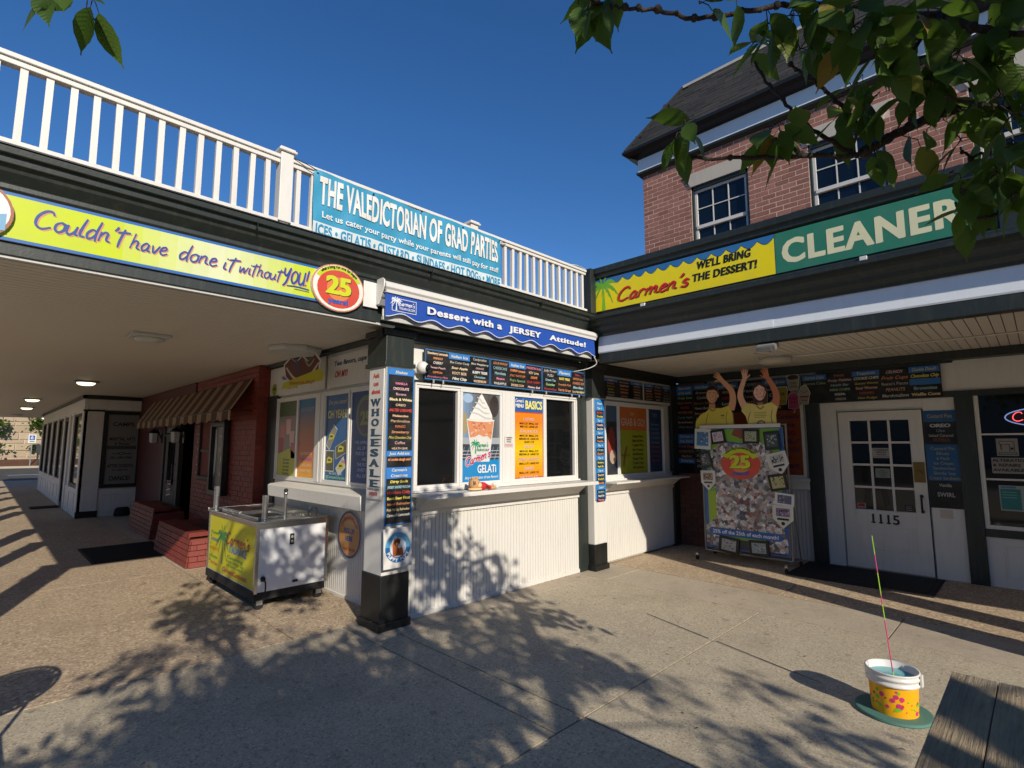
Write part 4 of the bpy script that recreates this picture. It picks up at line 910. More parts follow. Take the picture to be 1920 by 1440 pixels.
# lime fascia sign
FF = FY(4.10)
t = boardbox('fascia_sign', 'long lime green thank-you sign in blue handwriting on the left fascia', 'sign', FF, -.84, 1.95, 2.785, 3.07, .001, .018)
P_ = Print(FF, .0192); P_.rect(-.84, 1.95, 2.785, 3.07, '#2c6fc0', 0)
for i in range(28):
    a0 = -.84+i*.0996; wv_ = max(0, 1-abs(a0+.05-1.12)/.62); cA, cB = hx('#cfe01e'), hx('#f2f5dc'); P_.rect(a0, a0+.0996, 2.803, 3.052, tuple(cA[j]+(cB[j]-cA[j])*wv_*.75 for j in range(3)), 1)
for dx, dz, c_, L_ in ((.007, -.006, '#e09a80', 2), (0, 0, '#36509e', 4)):
    P_.script("Couldn't", .12+dx, 2.895+dz, .062, c_, L_, w=.44, wd=.22); P_.script('have', .585+dx, 2.892+dz, .055, c_, L_, w=.21, wd=.22)
    P_.script('done', .86+dx, 2.89+dz, .058, c_, L_, w=.24, wd=.22); P_.script('it', 1.135+dx, 2.885+dz, .058, c_, L_, w=.09, wd=.22)
    P_.script('without', 1.245+dx, 2.885+dz, .052, c_, L_, w=.31, wd=.22); P_.script('YOU!', 1.565+dx, 2.89+dz, .068, c_, L_, w=.20, wd=.24)
P_.stroke([(1.60, 2.862), (1.68, 2.868), (1.78, 2.862)], .01, '#36509e', 6); P_.stroke([(1.66, 2.848), (1.78, 2.846)], .007, '#36509e', 6); P_.done('lettering', t)
def oval(x, z, ra, rb_, lb, kind):
    t = thing('oval_sign', lb, 'sign', (x, 4.07, z)); pts = [(x+ra*cos(2*pi*i/40), z+rb_*sin(2*pi*i/40)) for i in range(40)]
    obj('panel', MB().prism(FF, pts, .02, .045), white, t)
    P_ = Print(FF, .0462)
    if kind == '25': oval25(P_, x, z, ra, rb_, 0)
    else:
        P_.ell(x, z, ra, rb_, '#b06a4a', 0); P_.ell(x, z, ra*.93, rb_*.93, '#eef2ee', 1); palm(P_, x-.02, z-.12, .26, '#58a83c', '#58a83c', 2)
        P_.poly([(x, z-.12), (x+.17, z-.10), (x+.17, z+.0), (x+.08, z-.03)], '#7fb4d8', 1.6)
    P_.done('print', t)
oval(2.02, 2.925, .235, .20, 'oval red and lime anniversary sign reading 25 years', '25')
oval(-.16, 2.93, .20, .18, 'oval white sign with brown rim cut by the left picture edge', 'p')
# grad party banner
FB = FY(4.04)
t = thing('banner', 'sky blue vinyl party catering banner tied to the roof railing', 'banner', (2.85, 4.04, 3.3))
bz = lambda a, b: .006*sin(a*5)+.004*sin(a*13+b*6)
def wav(mb, fr):
    mb.v = [tuple(Vector(p)+Vector((0, -(.012*sin(p[0]*4.1)+.006*sin(p[0]*12+p[2]*9)+.004*sin(p[0]*23-p[2]*17)), 0))) for p in mb.v]
A0, A1, B0, B1 = 1.76, 3.88, 3.31, 3.87
mb = MB(); nn, mm = 90, 8
top = lambda a: B1-.012*sin((a-A0)/(A1-A0)*pi*3)**2
vs = [FB.p(A0+(A1-A0)*i/nn, B0+(top(A0+(A1-A0)*i/nn)-B0)*j/mm, 0) for i in range(nn+1) for j in range(mm+1)]
mb.add(vs, [(i*(mm+1)+j, (i+1)*(mm+1)+j, (i+1)*(mm+1)+j+1, i*(mm+1)+j+1) for i in range(nn) for j in range(mm)]); wav(mb, FB)
bm = paint('banner_vinyl_blue', hx('#46a8d0', .72), .4, .06, .08); ban = obj('sheet', mb, bm, t); sm_ = ban.modifiers.new('thick', 'SOLIDIFY'); sm_.thickness = .002; sm_.offset = -1
P_ = Print(FB, .006)
for i in range(24): P_.rect(A0+(A1-A0)*i/24, A0+(A1-A0)*(i+1)/24, B0+.002, B0+.115+.0, '#dfeaec', 1)
P_.text('THE VALEDICTORIAN OF GRAD PARTIES', 2.82, 3.595, .222, '#f2efe9', 2, w=2.02, bold=.035, tr=.03)
P_.text('Let us cater your party while your parents will still pay for stuff', 2.83, 3.475, .052, '#eef3f3', 2, w=2.0, bold=.02)
P_.text('ICES • GELATIS • CUSTARD • SUNDAES • HOT DOGS • MORE', 2.82, 3.325, .084, '#2f9ac6', 3, w=2.08, bold=.035, tr=.03)
wav(P_, FB); P_.done('lettering', t)
ey = MB()
for i in range(5): ey.tube([FB.p(A0+.03+(A1-A0-.06)*i/4, B1-.03, .008), FB.p(A0+.03+(A1-A0-.06)*i/4, B1-.03, .014)], .008, seg=10)
obj('eyelet', ey, black, t); obj('tie_cord', MB().tube(smooth([(1.60, 4.05, 3.90), (1.70, 4.03, 3.88), (1.78, 4.03, 3.86)]), .004).tube([(3.88, 4.04, 3.83), (3.98, 4.05, 3.86)], .004), black, t)
# blue valance awning
t = thing('retractable_awning', 'white cased retractable awning with royal blue scalloped valance over the serving windows', 'awning', (4, 4, 3))
AF = FY(4.0)
obj('cassette', MB().profx([(4.085, 2.99), (3.99, 2.985), (3.965, 3.01), (3.965, 3.045), (3.99, 3.065), (4.085, 3.065)], 2.40, 5.56), vinyl, t, bevel=.004)
obj('front_bar', MB().profx([(4.02, 2.965), (3.985, 2.965), (3.98, 2.99), (4.02, 2.99)], 2.43, 5.54), vinyl, t)
obj('lower_bar', MB().box(2.43, 5.5, 4.03, 4.06, 2.725, 2.755), palegrey, t)
obj('back_panel', MB().box(2.43, 5.5, 4.035, 4.045, 2.75, 2.96), white, t)
obj('side_plate', MB().prism(Fr((2.385, 0, 0), -Y_, Z_), [(-4.08, 2.85), (-4.03, 2.85), (-3.94, 3.0), (-3.94, 3.06), (-3.97, 3.08), (-4.06, 3.08)], -.006, .006).box(2.26, 2.40, 4.07, 4.085, 2.82, 3.05), vinyl, t, bevel=.003)
obj('arm_joint', MB().tube([(2.395, 4.03, 2.93), (2.44, 4.03, 2.93)], .022, seg=14).box(2.39, 2.43, 4.0, 4.05, 2.84, 2.90).tube([(2.38, 3.985, 3.02), (2.41, 3.985, 3.02)], .03, seg=16), grey, t, smooth=False)
def zb_(a): return 2.765-.022*cos((a-2.43)/(5.52-2.43)*2*pi*9)
vs = []; n = 180; vl = MB()
for i in range(n+1):
    a = 2.43+(5.52-2.43)*i/n; yy = -.006*sin(a*9)
    vs += [AF.p(a, 2.968, 0), AF.p(a, 2.87, .004+yy), AF.p(a, zb_(a), .006+yy*1.6)]
vl.add(vs, [(3*i+j, 3*i+j+1, 3*i+j+4, 3*i+j+3) for i in range(n) for j in (0, 1)])
v_ = obj('valance', vl, paint('royal_blue_canvas', hx('#1246a0'), .6, .1, .1), t); q_ = v_.modifiers.new('thick', 'SOLIDIFY'); q_.thickness = .003
P_ = Print(AF, .016); n = 200
pts = [(2.43+3.09*i/n, zb_(2.43+3.09*i/n)+.003) for i in range(n+1)]; vs = []
for a, b in pts: vs += [AF.p(a, b, .0165), AF.p(a, b+.007, .0165)]
P_.add(vs, [(2*i, 2*i+2, 2*i+3, 2*i+1) for i in range(n)], 0, hx('#e6e8ee'))
P_.text('Dessert with a', 3.36, 2.845, .068, '#f2f2f2', 1, w=.98, bold=.045, tr=.06); P_.text('JERSEY', 4.22, 2.842, .062, '#f2f2f2', 1, w=.50, bold=.045, tr=.06); P_.text('Attitude!', 4.98, 2.845, .058, '#f2f2f2', 1, w=.70, bold=.045, tr=.06)
P_.rect(2.49, 2.75, 2.81, 2.93, '#eceef2', 0); P_.rect(2.496, 2.744, 2.816, 2.924, '#1246a0', 1); palm(P_, 2.535, 2.818, .14, '#eceef2', '#eceef2', 2); P_.script("Carmen's", 2.56, 2.868, .022, '#eceef2', 3, w=.17, wd=.3); P_.text('ITALIAN ICE.COM', 2.65, 2.832, .022, '#eceef2', 3, w=.165)
P_.done('lettering', t)
obj('power_cable', MB().tube(smooth([(5.50, 3.99, 2.74), (5.56, 4.0, 2.66), (5.50, 4.1, 2.60), (5.42, 4.28, 2.57)], 6), .006), vinyl, t)
# right parapet signs
FP = FX(5.62)
def ax(y): return -y
t = boardbox('parapet_sign', 'yellow parapet sign with palm tree, red script and scalloped blue top', 'sign', FP, -4.10, -1.785, 3.355, 3.775, -.002, .012)
P_ = Print(FP, .0132); P_.rect(-4.10, -1.785, 3.355, 3.775, '#2c6fa8', 0)
sc_ = [(-4.10, 3.355), (-1.785, 3.355)]; n = 14; top = []
for i in range(n):
    c0 = -4.10+2.315*i/n; c1 = -4.10+2.315*(i+1)/n
    for j in range(6): tt = j/6; top.append((c0+(c1-c0)*tt, 3.745-.055*sin(pi*tt)))
top.append((-1.785, 3.745))
P_.poly(sc_+[(a, b) for a, b in reversed(top)], '#16242c', 1); P_.poly(sc_+[(a, b-.008) for a, b in reversed(top)], '#f2dc12', 2)
palm(P_, -3.90, 3.36, .52, '#6cb430', '#7cc234', 3)
for dx, c_, L_ in ((.008, '#3a1010', 4), (0, '#d02424', 6)): P_.script("Carmen's", -3.70+dx, 3.435-dx, .085, c_, L_, w=.98, wd=.30, sl=.25)
P_.text("WE'LL BRING", -2.32, 3.60, .085, '#14140f', 4, w=.60, bold=.05, sh=.12, tr=.04); P_.text('THE DESSERT!', -2.32, 3.465, .085, '#14140f', 4, w=.72, bold=.05, sh=.12, tr=.04); P_.done('lettering', t)
t = boardbox('cleaners_sign', 'green parapet sign with cream capitals reading CLEANERS', 'sign', FP, -1.78, -.11, 3.355, 3.775, -.002, .012, green)
P_ = Print(FP, .0132); P_.rect(-1.78, -.11, 3.355, 3.775, '#2f7a62', 0); P_.text('CLEANERS', -.935, 3.445, .235, '#e0dcb4', 1, w=1.57, bold=.04, tr=.055); P_.rect(-.2, -.11, 3.355, 3.775, '#2a6a58', .5); P_.done('lettering', t)
obj('sign_end_post', MB().fbox(FP, -.10, .02, 3.30, 3.80, 0, .05).fbox(FP, .02, .25, 3.32, 3.9, 0, .03), green, label='dark green end post right of the cleaners sign', cat='post', bevel=.004)

# ============================================================ MENU BOARDS
CLR = ['#f0efe8', '#f2945c', '#f4e26a', '#f4c8cc', '#9fca8a', '#f6c79a', '#d8524c', '#a3d0d8', '#f0a06a', '#ffe9b0', '#f0efe8', '#e88aa4', '#f6d8b4', '#e8e4d8']
def menu(fr, a0, a1, b0, b1, rows, P_, L=1, head=None, dark='#17181c', frame='#3a7fc0', fw=.008, rs=0, bh=None):
    """rows = list of (text, colour index) on black strips; 'H:' = blue header row"""
    P_.rect(a0, a1, b0, b1, frame, L-1); P_.rect(a0+fw, a1-fw, b0+fw, b1-fw, dark, L)
    h = (b1-b0-2*fw)/len(rows); w_ = a1-a0-2*fw; rnd = random.Random(rs)
    for i, tx in enumerate(rows):
        bt = b1-fw-h*(i+1)
        if tx.startswith('H:'): P_.rect(a0+fw, a1-fw, bt, bt+h, '#3a86d8', L+1); P_.text(tx[2:], (a0+a1)/2, bt+h*.28, h*.5, '#f0e6c0', L+2, w=min(w_*.8, len(tx)*h*.33), bold=.02, sh=.15); continue
        if not tx: continue
        if i: P_.rect(a0+fw, a1-fw, bt+h-.0012, bt+h, '#4a4f58', L+.6)
        P_.text(tx, (a0+a1)/2, bt+h*.22, h*rnd.uniform(.40, .54), CLR[rnd.randrange(len(CLR))], L+2, w=min(w_*.92, max(w_*.42, len(tx)*h*.38)), bold=rnd.choice([.0, .01, .02, .035]), sh=rnd.choice([0, 0, .2, .3]))
MF = FY(4.25)
cols = [[['Strawberry Lemonade', 'MANGO', 'CHERRY', 'Sweet Peach', 'LEMON', 'Strawberry Mist'], ['H:Italian Ice', 'Blue Cotton Candy', 'Sour Apple', 'ROOT BEER', 'Mint Chip'], ['Candymellon', 'Blue Raspberry', 'ORANGE', 'SLEEPY TIGER', 'Chocolate', 'WATERMELON']],
        [['SOUR PATCH', 'CHEESECAKE', 'Horchata', 'Banana', 'PINEAPPLE'], ['H:Italian Ice', 'CHERRY Limeade', 'JOLLY RANCHER', "Pop's Special", 'SMORES COW'], ['PASSION fruit', 'KEY Lime', 'GRAPE', 'SOUR CHERRY', 'Melon Ball']],
        [['Jelly Punch', 'YUZU', 'Green Tea', 'Cucumber', 'Marshmallow'], ['H:Flavors', 'NOT MILK', 'Swedish Fish', 'Nerds Grape'], ['Cherry', 'LEMON lime', 'CLASSIC ICE', 'Blue Blast', 'Tart STRAWBERRY']]]
for i, (x0, x1) in enumerate(((3.05, 3.915), (3.925, 4.775), (4.785, 5.63))):
    t = boardbox('flavour_menu', ('leftmost', 'middle', 'rightmost')[i]+' of three sunlit flavour boards above the serving windows', 'menu board', MF, x0, x1, 2.268, 2.572, -.03, .0, black, 'flavour boards above the front windows')
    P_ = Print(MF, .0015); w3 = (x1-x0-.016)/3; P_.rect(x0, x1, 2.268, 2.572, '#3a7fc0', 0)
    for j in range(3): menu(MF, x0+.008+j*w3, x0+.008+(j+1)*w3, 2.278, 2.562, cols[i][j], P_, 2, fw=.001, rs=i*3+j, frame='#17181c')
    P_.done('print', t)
clipb = MB()
for x in (3.15, 3.27, 4.6, 4.85, 5.35, 5.5): clipb.box(x-.004, x+.004, 4.235, 4.25, 2.235, 2.27)
obj('hanging_hook', clipb, palegrey, k)
CF = FY(4.205)
t = boardbox('shakes_menu', 'tall blue framed shakes menu on the front of the corner column', 'menu board', CF, 2.60, 2.895, .905, 2.335, -.018, .0, white)
P_ = Print(CF, .0015)
menu(CF, 2.60, 2.895, .905, 2.335, ['H:Shakes', '', 'VANILLA', 'CHOCOLATE', 'Banana', 'Black & White', 'OREO', 'SALTED CARAMEL', 'Mokaccino', 'Marshmallow', 'MANGO', 'Strawberry', 'Mint Chocolate Chip', 'Coffee', 'HEATH BAR', 'H:Just Add-ins', 'w/ cookie dough swirl', '', "H:Carmen's", 'H:Creations', 'Dirty Soda', 'JERSEY SHORE MOCHA', 'Horchata Chilly', 'Root Beer Float', 'Island Refresher', 'Pick Me Up Refresher', "Carmen's Lemonade", ''], P_, 1, fw=.014, rs=21)
P_.done('print', t)
CL_ = FX(2.59)
t = boardbox('wholesale_sign', 'narrow white vertical WHOLESALE sign on the side of the corner column', 'sign', CL_, -4.50, -4.245, 1.13, 2.33, -.008, .002, white)
P_ = Print(CL_, .003)
for i, ch in enumerate('WHOLESALE'): P_.text(ch, -4.375, 1.985-i*.093, .066, '#12405a', 1, w=.13 if ch != 'W' else .15, bold=.06, serif=True)
for i, (tx, c_) in enumerate((('Ask', '#c8503c'), ('us', '#c8503c'), ('about', '#d02f2f'))): P_.text(tx, -4.375, 2.25-i*.075, .04, c_, 1, bold=.04, w=.05+.02*len(tx))
P_.text('FUNDRAISERS', -4.375, 1.21, .022, '#445', 1, w=.2); P_.text('EVENTS', -4.375, 1.165, .03, '#c03030', 1, w=.14, bold=.04); P_.done('print', t)
t = thing('dog_treat_sign', 'square white sign with round blue puppy emblem jutting from the corner column', 'sign', (2.7, 4.15, .55))
PFm = Fr((0, 4.13, 0), X_, Vector((0, .04, 1)))
obj('panel', MB().fbox(PFm, 2.575, 2.87, .54, .885, -.004, .004), white, t); obj('backing_block', MB().box(2.60, 2.85, 4.17, 4.213, .56, .86), palegrey, t)
P_ = Print(PFm, .0055); cx, cz = 2.722, .715
P_.ell(cx, cz, .132, .132, '#2c74b4', 0); P_.ell(cx, cz, .132, .132, '#69b4dc', .5, 20, radians(-5), radians(185)); P_.ell(cx, cz, .085, .085, '#e6edf2', 1)
P_.poly([(cx-.055, cz-.075), (cx-.06, cz+.02), (cx-.045, cz+.075), (cx-.01, cz+.085), (cx+.025, cz+.07), (cx+.02, cz+.02), (cx+.05, cz-.02), (cx+.055, cz-.07)], '#c2642c', 2)
P_.ell(cx-.015, cz+.045, .028, .03, '#3a2418', 3); P_.ell(cx-.012, cz+.03, .014, .012, '#c9793c', 4); P_.poly([(cx-.03, cz-.07), (cx-.0, cz-.0), (cx+.02, cz-.07)], '#8e431c', 3); P_.ell(cx+.015, cz+.01, .018, .02, '#f0ece0', 3)
P_.text('PUPPY POPS', cx, cz, .026, '#f2f4f6', 2, bold=.04, arc=(cx, cz, -.122, -.122, pi/2, -2.5) if False else None, w=.001) if False else None
for i, ch in enumerate('PUPPY POPS'):
    a = radians(205+13.8*i); r_ = .109; v_, f_, ad_ = glyph(ch, .04); kk = .030/.7
    if f_:
        tx, tz = (-sin(a), cos(a)), (-cos(a), -sin(a))
        P_.add([PFm.p(cx+r_*cos(a)+tx[0]*(px-.3)*kk+tz[0]*(py-.35)*kk, cz+r_*sin(a)+tx[1]*(px-.3)*kk+tz[1]*(py-.35)*kk, P_.pl(3)) for px, py in v_], f_, 0, hx('#f2f4f6'))
P_.done('print', t)
# mid column strip menu
MC = FY(4.195); t = boardbox('tier_menu', 'narrow bright blue price tier menu on the middle column', 'menu board', MC, 5.76, 5.985, .90, 2.23, -.012, .004, white)
P_ = Print(MC, .0055); P_.rect(5.76, 5.985, .90, 2.23, '#2f86d2', 0)
z = 2.19
for i in range(8):
    P_.text(['Flavors', 'Tier 1', 'Tier 2', 'Tier 3', 'Tier 4', 'Tier 5', 'Tier 6', 'Custard'][i], 5.8725, z-.03, .028, '#e6f2c8', 1, w=.11, sh=.2); 
    n_ = 2 if i < 6 else 3
    if i == 0: z -= .065; continue
    for j in range(n_):
        P_.rect(5.785, 5.965, z-.095-j*.052, z-.047-j*.052, '#16161a', 1); P_.text(random.choice(['Vanilla', 'Chocolate', 'Strawberry', 'Nutella', 'Heath Bar', 'Peanut Butter', 'Gummy Bears', 'Swirl', 'Mango', 'Oreo']), 5.875, z-.086-j*.052, .026, random.choice(CLR), 2, w=.14, bold=.03)
    z -= .062+n_*.052
P_.done('print', t)
# window posters (front)
PW_ = FY(4.33)
t = thing('gelati_poster', 'poster of a swirled custard cup above the word GELATI in the front window', 'poster', (3.86, 4.30, 1.2)); a0, a1, b0, b1 = 3.585, 4.13, 1.235, 2.185
obj('sheet', MB().fbox(PW_, a0, a1, b0, b1, .008, .012), white, t); P_ = Print(PW_, .0132)
for i in range(12): f_ = i/12; c_ = [hx('#7f9fc4'), hx('#6d6f74'), hx('#54504e'), hx('#767c82')]; q = f_*3; j = int(q); u_ = q-j; cc = tuple(c_[j][m_]*(1-u_)+c_[min(j+1, 3)][m_]*u_ for m_ in range(3)); P_.rect(a0+(a1-a0)*i/12, a0+(a1-a0)*(i+1)/12, 1.60, b1, cc, 0)
P_.ell(a0+.03, 1.85, .05, .12, '#a89a74', .3); P_.ell(a1-.08, 2.05, .07, .12, '#3d3533', .3); P_.ell(a0+.08, 2.12, .07, .05, '#a8c4e0', .3)
P_.rect(a0, a1, 1.62, 1.70, '#a9b2b8', .5); P_.rect(a0, a1, 1.42, 1.63, '#3c4350', .6)
for i in range(9): P_.poly([(a0+i*.07-.05, 1.42), (a0+i*.07-.03, 1.42), (a0+i*.07+.04, 1.60), (a0+i*.07+.03, 1.60)], '#7f8896', .8)
for i in range(4): P_.rect(a0, a1, 1.45+i*.035, 1.456+i*.035, '#cdd2d6', .9)
cx = 3.845; P_.rect(a0, a1, b0, 1.46, '#1f8ed0', 1.2)
P_.poly([(cx-.20, 1.89), (cx+.20, 1.89), (cx+.13, 1.44), (cx-.12, 1.44)], '#e6e4de', 2); P_.poly([(cx-.19, 1.88), (cx+.19, 1.88), (cx+.155, 1.68), (cx+.1, 1.72), (cx+.04, 1.71), (cx-.02, 1.735), (cx-.08, 1.71), (cx-.15, 1.70)], '#e0966c', 3)
for i in range(26): P_.ell(cx+random.uniform(-.15, .15), random.uniform(1.73, 1.87), .016, .012, random.choice(['#eab08c', '#d68258', '#f0c4a4', '#c9744c']), 3.2+i*.03, 7)
P_.ell(cx, 1.89, .205, .02, '#efe9df', 4.2)
P_.poly([(cx-.17, 1.90), (cx+.17, 1.90), (cx+.165, 1.95), (cx+.12, 2.03), (cx+.07, 2.10), (cx+.035, 2.15), (cx+.01, 2.178), (cx-.02, 2.15), (cx-.05, 2.08), (cx-.11, 2.00), (cx-.15, 1.94)], '#f1f0ea', 5)
for i in range(4):
    z_ = 1.925+i*.055; w_ = .155-i*.033; P_.stroke([(cx-w_, z_+.045), (cx-w_*.3, z_+.03), (cx+w_*.4, z_-.01), (cx+w_, z_-.012)], .017, '#cfcdc8', 6+i*.1)
palm(P_, cx-.075, 1.53, .17, '#2f9a6e', '#2f9a6e', 5); P_.script("Carmen's", cx-.06, 1.60, .026, '#2f9a6e', 6, w=.17, wd=.3); P_.text('ITALIAN ICE.COM', cx+.02, 1.555, .026, '#2f9a6e', 6, w=.16, bold=.03); P_.rect(cx-.06, cx+.09, 1.51, 1.515, '#2f9a6e', 6)
P_.script("Carmen's", a0+.04, 1.40, .05, '#c8e4f4', 6, w=.36, wd=.55, sl=.2, rot=.28); P_.script("Carmen's", a0+.04, 1.40, .05, '#d8284a', 8, w=.36, wd=.28, sl=.2, rot=.28)
P_.text('GELATi', cx+.09, 1.325, .082, '#f0f2f2', 7, w=.28, bold=.03); P_.text('Any combination of two flavors!', cx+.02, 1.262, .030, '#e6eef2', 7, w=.48, bold=.02); P_.done('print', t)
t = thing('price_poster', 'orange and yellow BASICS price poster in the front window', 'poster', (4.61, 4.30, 1.2)); a0, a1, b0, b1 = 4.365, 4.865, 1.235, 2.185
obj('sheet', MB().fbox(PW_, a0, a1, b0, b1, .008, .012), white, t); P_ = Print(PW_, .0132); P_.rect(a0, a1, b0, b1, '#c8502c', 0)
for i in range(18): f_ = abs((i+.5)/18-.42)*2; A_c, B_c = hx('#f2cb12'), hx('#ee8a1e'); f_ = min(1, f_*1.15); P_.rect(a0+.008, a1-.008, b0+.01+(1.995-b0-.01)*i/18, b0+.01+(1.995-b0-.01)*(i+1)/18, tuple(A_c[j]*(1-f_)+B_c[j]*f_ for j in range(3)), 1)
P_.rect(a0, a1, 2.01, b1, '#2f5fa8', 2); P_.script("Carmen's", a0+.02, 2.12, .022, '#f2f0ea', 3, w=.14, wd=.3); P_.text('MENU', a0+.09, 2.06, .04, '#f2f0ea', 3, w=.14, bold=.04); P_.text('BASICS', a0+.335, 2.05, .095, '#f2ea78', 3, w=.30, bold=.04)
z = 1.94
for hd, rows in (('CUSTARD', ['MINI 3.25  SMALL 4.25', 'MED 5.25  LARGE 6.25']), ('ITALIAN ICE', ['MINI 2.95  SMALL 3.95', 'MEDIUM 4.95  LARGE 5.95', 'QUART 11.95']), ('GELATI', ['MINI 4.25  SMALL 5.25', 'MEDIUM 6.25  LARGE 7.25']), ('SUNDAES & MISSLETOES', ['SMALL 6.75  LARGE 8.75']), ('SHAKES', ['SMALL 5.95  LARGE 7.25']), ('HALF GELATI', ['SMALL 5.50  LARGE 7.50'])):
    P_.text(hd, (a0+a1)/2, z-.035, .034, '#8c3a80', 3, w=min(.36, .028*len(hd)), bold=.0); P_.text(hd, (a0+a1)/2-.002, z-.033, .034, '#f0d8d8', 3.5, w=min(.36, .028*len(hd)), bold=0); z -= .058
    for r_ in rows: P_.text(r_, (a0+a1)/2, z-.02, .022, '#2c2010', 3, w=min(.34, .0155*len(r_)), bold=.03); z -= .037
    z -= .012
P_.done('print', t)
t = thing('hours_notice', 'small white opening hours notice taped to the mullion between front posters', 'notice', (4.245, 4.29, 1.6)); obj('sheet', MB().fbox(PW_, 4.185, 4.315, 1.60, 1.72, .0425, .044), white, t)
P_ = Print(PW_, .045); P_.text("CARMEN'S", 4.25, 1.695, .014, '#222', 1, w=.1, bold=.03); P_.text('SPRING', 4.25, 1.672, .014, '#222', 1, w=.075, bold=.03); P_.text('HOURS', 4.25, 1.65, .014, '#222', 1, w=.07, bold=.03); P_.rect(4.19, 4.31, 1.608, 1.635, '#e4b0b0', .5); P_.done('print', t)
# side window posters
PS = FX(KX)
def poster(name, lb, a0, a1, b0, b1, fr=PS, c=.008):
    t = thing(name, lb, 'poster', fr.p((a0+a1)/2, b0, c)); obj('sheet', MB().fbox(fr, a0, a1, b0, b1, c-.004, c), white, t); return t, Print(fr, c+.0012)
t, P_ = poster('window_poster', 'poster of pink drinks over a yellow list in the leftmost side window', -7.33, -6.77, 1.225, 2.195)
P_.rect(-7.33, -6.77, 1.225, 2.195, '#8a7a76', 0); P_.rect(-7.33, -6.77, 2.0, 2.195, '#4c5a2c', 1); P_.poly([(-7.33, 1.5), (-6.95, 1.58), (-6.77, 1.5), (-6.77, 1.225), (-7.33, 1.225)], '#b4b42c', 2)
for i, (x, z, c_) in enumerate([(-7.2, 1.78, '#c06a62'), (-7.02, 1.86, '#d8a49a'), (-7.24, 1.62, '#a8302c'), (-6.9, 1.7, '#cfa8a4'), (-6.85, 1.55, '#b05a5a')]): P_.poly([(x-.06, z-.1), (x+.06, z-.1), (x+.08, z+.1), (x-.08, z+.1)], c_, 1.2+i*.2)
for i in range(5): P_.text(random.choice(['Slushies', 'Ices', 'Shakes', 'Soda']), -7.05, 1.42-i*.045, .028, '#2c3416', 3, w=.2, bold=.03)
P_.done('print', t)
t, P_ = poster('window_poster', 'blue to orange fading poster with pale lettering in the second side window', -6.705, -6.215, 1.225, 2.195)
for i in range(20): f_ = i/19; c_ = [hx('#e0a030'), hx('#c86a44'), hx('#a06850'), hx('#1f6a98')]; q = min(2.999, f_*3.2); j = int(q); u_ = q-j; P_.rect(-6.705, -6.215, 1.225+.97*i/20, 1.225+.97*(i+1)/20, tuple(c_[j][m_]*(1-u_)+c_[j+1][m_]*u_ for m_ in range(3)), 0)
P_.text('WE ACCEPT', -6.46, 2.04, .045, '#7f9cb4', 1, w=.36)
for i, s_ in enumerate(('CATERING', 'FUNDRAISERS', 'SCHOOL EVENTS', 'PARTIES')): P_.text(s_, -6.46, 1.50-i*.07, .035, '#e6c49c' if i != 1 else '#a05aa0', 1, w=.34, bold=.02)
P_.done('print', t)
t, P_ = poster('window_poster', 'blue OH YEAH catering poster with yellow truck photographs in the third side window', -5.945, -5.405, 1.225, 2.195)
P_.rect(-5.945, -5.405, 1.225, 2.195, '#225a92', 0); P_.text('Do you cater?', -5.675, 2.09, .05, '#b8a890', 1, w=.44); P_.text('OH YEAH!', -5.675, 1.93, .09, '#dccf6a', 1, w=.46, bold=.03)
for i, (pts, c_) in enumerate([([(-5.93, 1.62), (-5.75, 1.86), (-5.66, 1.80), (-5.84, 1.56)], '#8c8c7c'), ([(-5.7, 1.6), (-5.45, 1.68), (-5.43, 1.54), (-5.68, 1.46)], '#5c5a44'), ([(-5.93, 1.32), (-5.72, 1.32), (-5.72, 1.56), (-5.93, 1.56)], '#4c5040'), ([(-5.68, 1.36), (-5.5, 1.5), (-5.44, 1.38), (-5.6, 1.28)], '#c8c6c0')]):
    P_.poly(pts, '#dfddd4', 1.2+i*.3); cx = sum(p[0] for p in pts)/4; cz = sum(p[1] for p in pts)/4; P_.poly([(cx+(p[0]-cx)*.93, cz+(p[1]-cz)*.93) for p in pts], c_, 1.35+i*.3); P_.poly([(cx-.07, cz-.03), (cx+.06, cz-.02), (cx+.07, cz+.03), (cx-.02, cz+.05), (cx-.06, cz+.03)], '#c8c03c', 2.8); P_.rect(cx-.04, cx+.03, cz, cz+.02, '#2a2c28', 2.9)
P_.text('BUS, CARTS, TRUCKS', -5.675, 1.29, .022, '#c8dcc8', 3, w=.3); P_.text('@CarmensCorp.com', -5.675, 1.245, .03, '#8cd0a0', 3, w=.46, bold=.03); P_.text('VANS', -5.5, 1.42, .04, '#c05a7a', 3, w=.1); P_.done('print', t)
t, P_ = poster('window_poster', 'deep blue thank-you poster with pale 25 emblem in the side window nearest the column', -5.335, -4.675, 1.225, 2.195)
P_.rect(-5.335, -4.675, 1.225, 2.195, '#1f3f7c', 0); P_.ell(-5.05, 1.93, .20, .22, '#6a7858', 1); P_.ell(-5.05, 1.92, .16, .18, '#5e5262', 1.5); P_.text('25', -5.05, 1.84, .14, '#8a9450', 2, w=.2, bold=.05)
for i, s_ in enumerate(('WE APPRECIATE', 'ALL OF YOU', 'FOR 25 YEARS', 'AND', 'THE FUTURE', 'SWEET FOR', 'ALL OF US!')): P_.text(s_, -5.05, 1.63-i*.058, .036, '#9fb0d0', 2, w=.03*len(s_), bold=.02)
P_.done('print', t)
t = boardbox('header_sign', 'white header sign over the left pair of side windows with yellow badge', 'sign', PS, -7.72, -6.02, 2.285, 2.685, -.01, .012, white2)
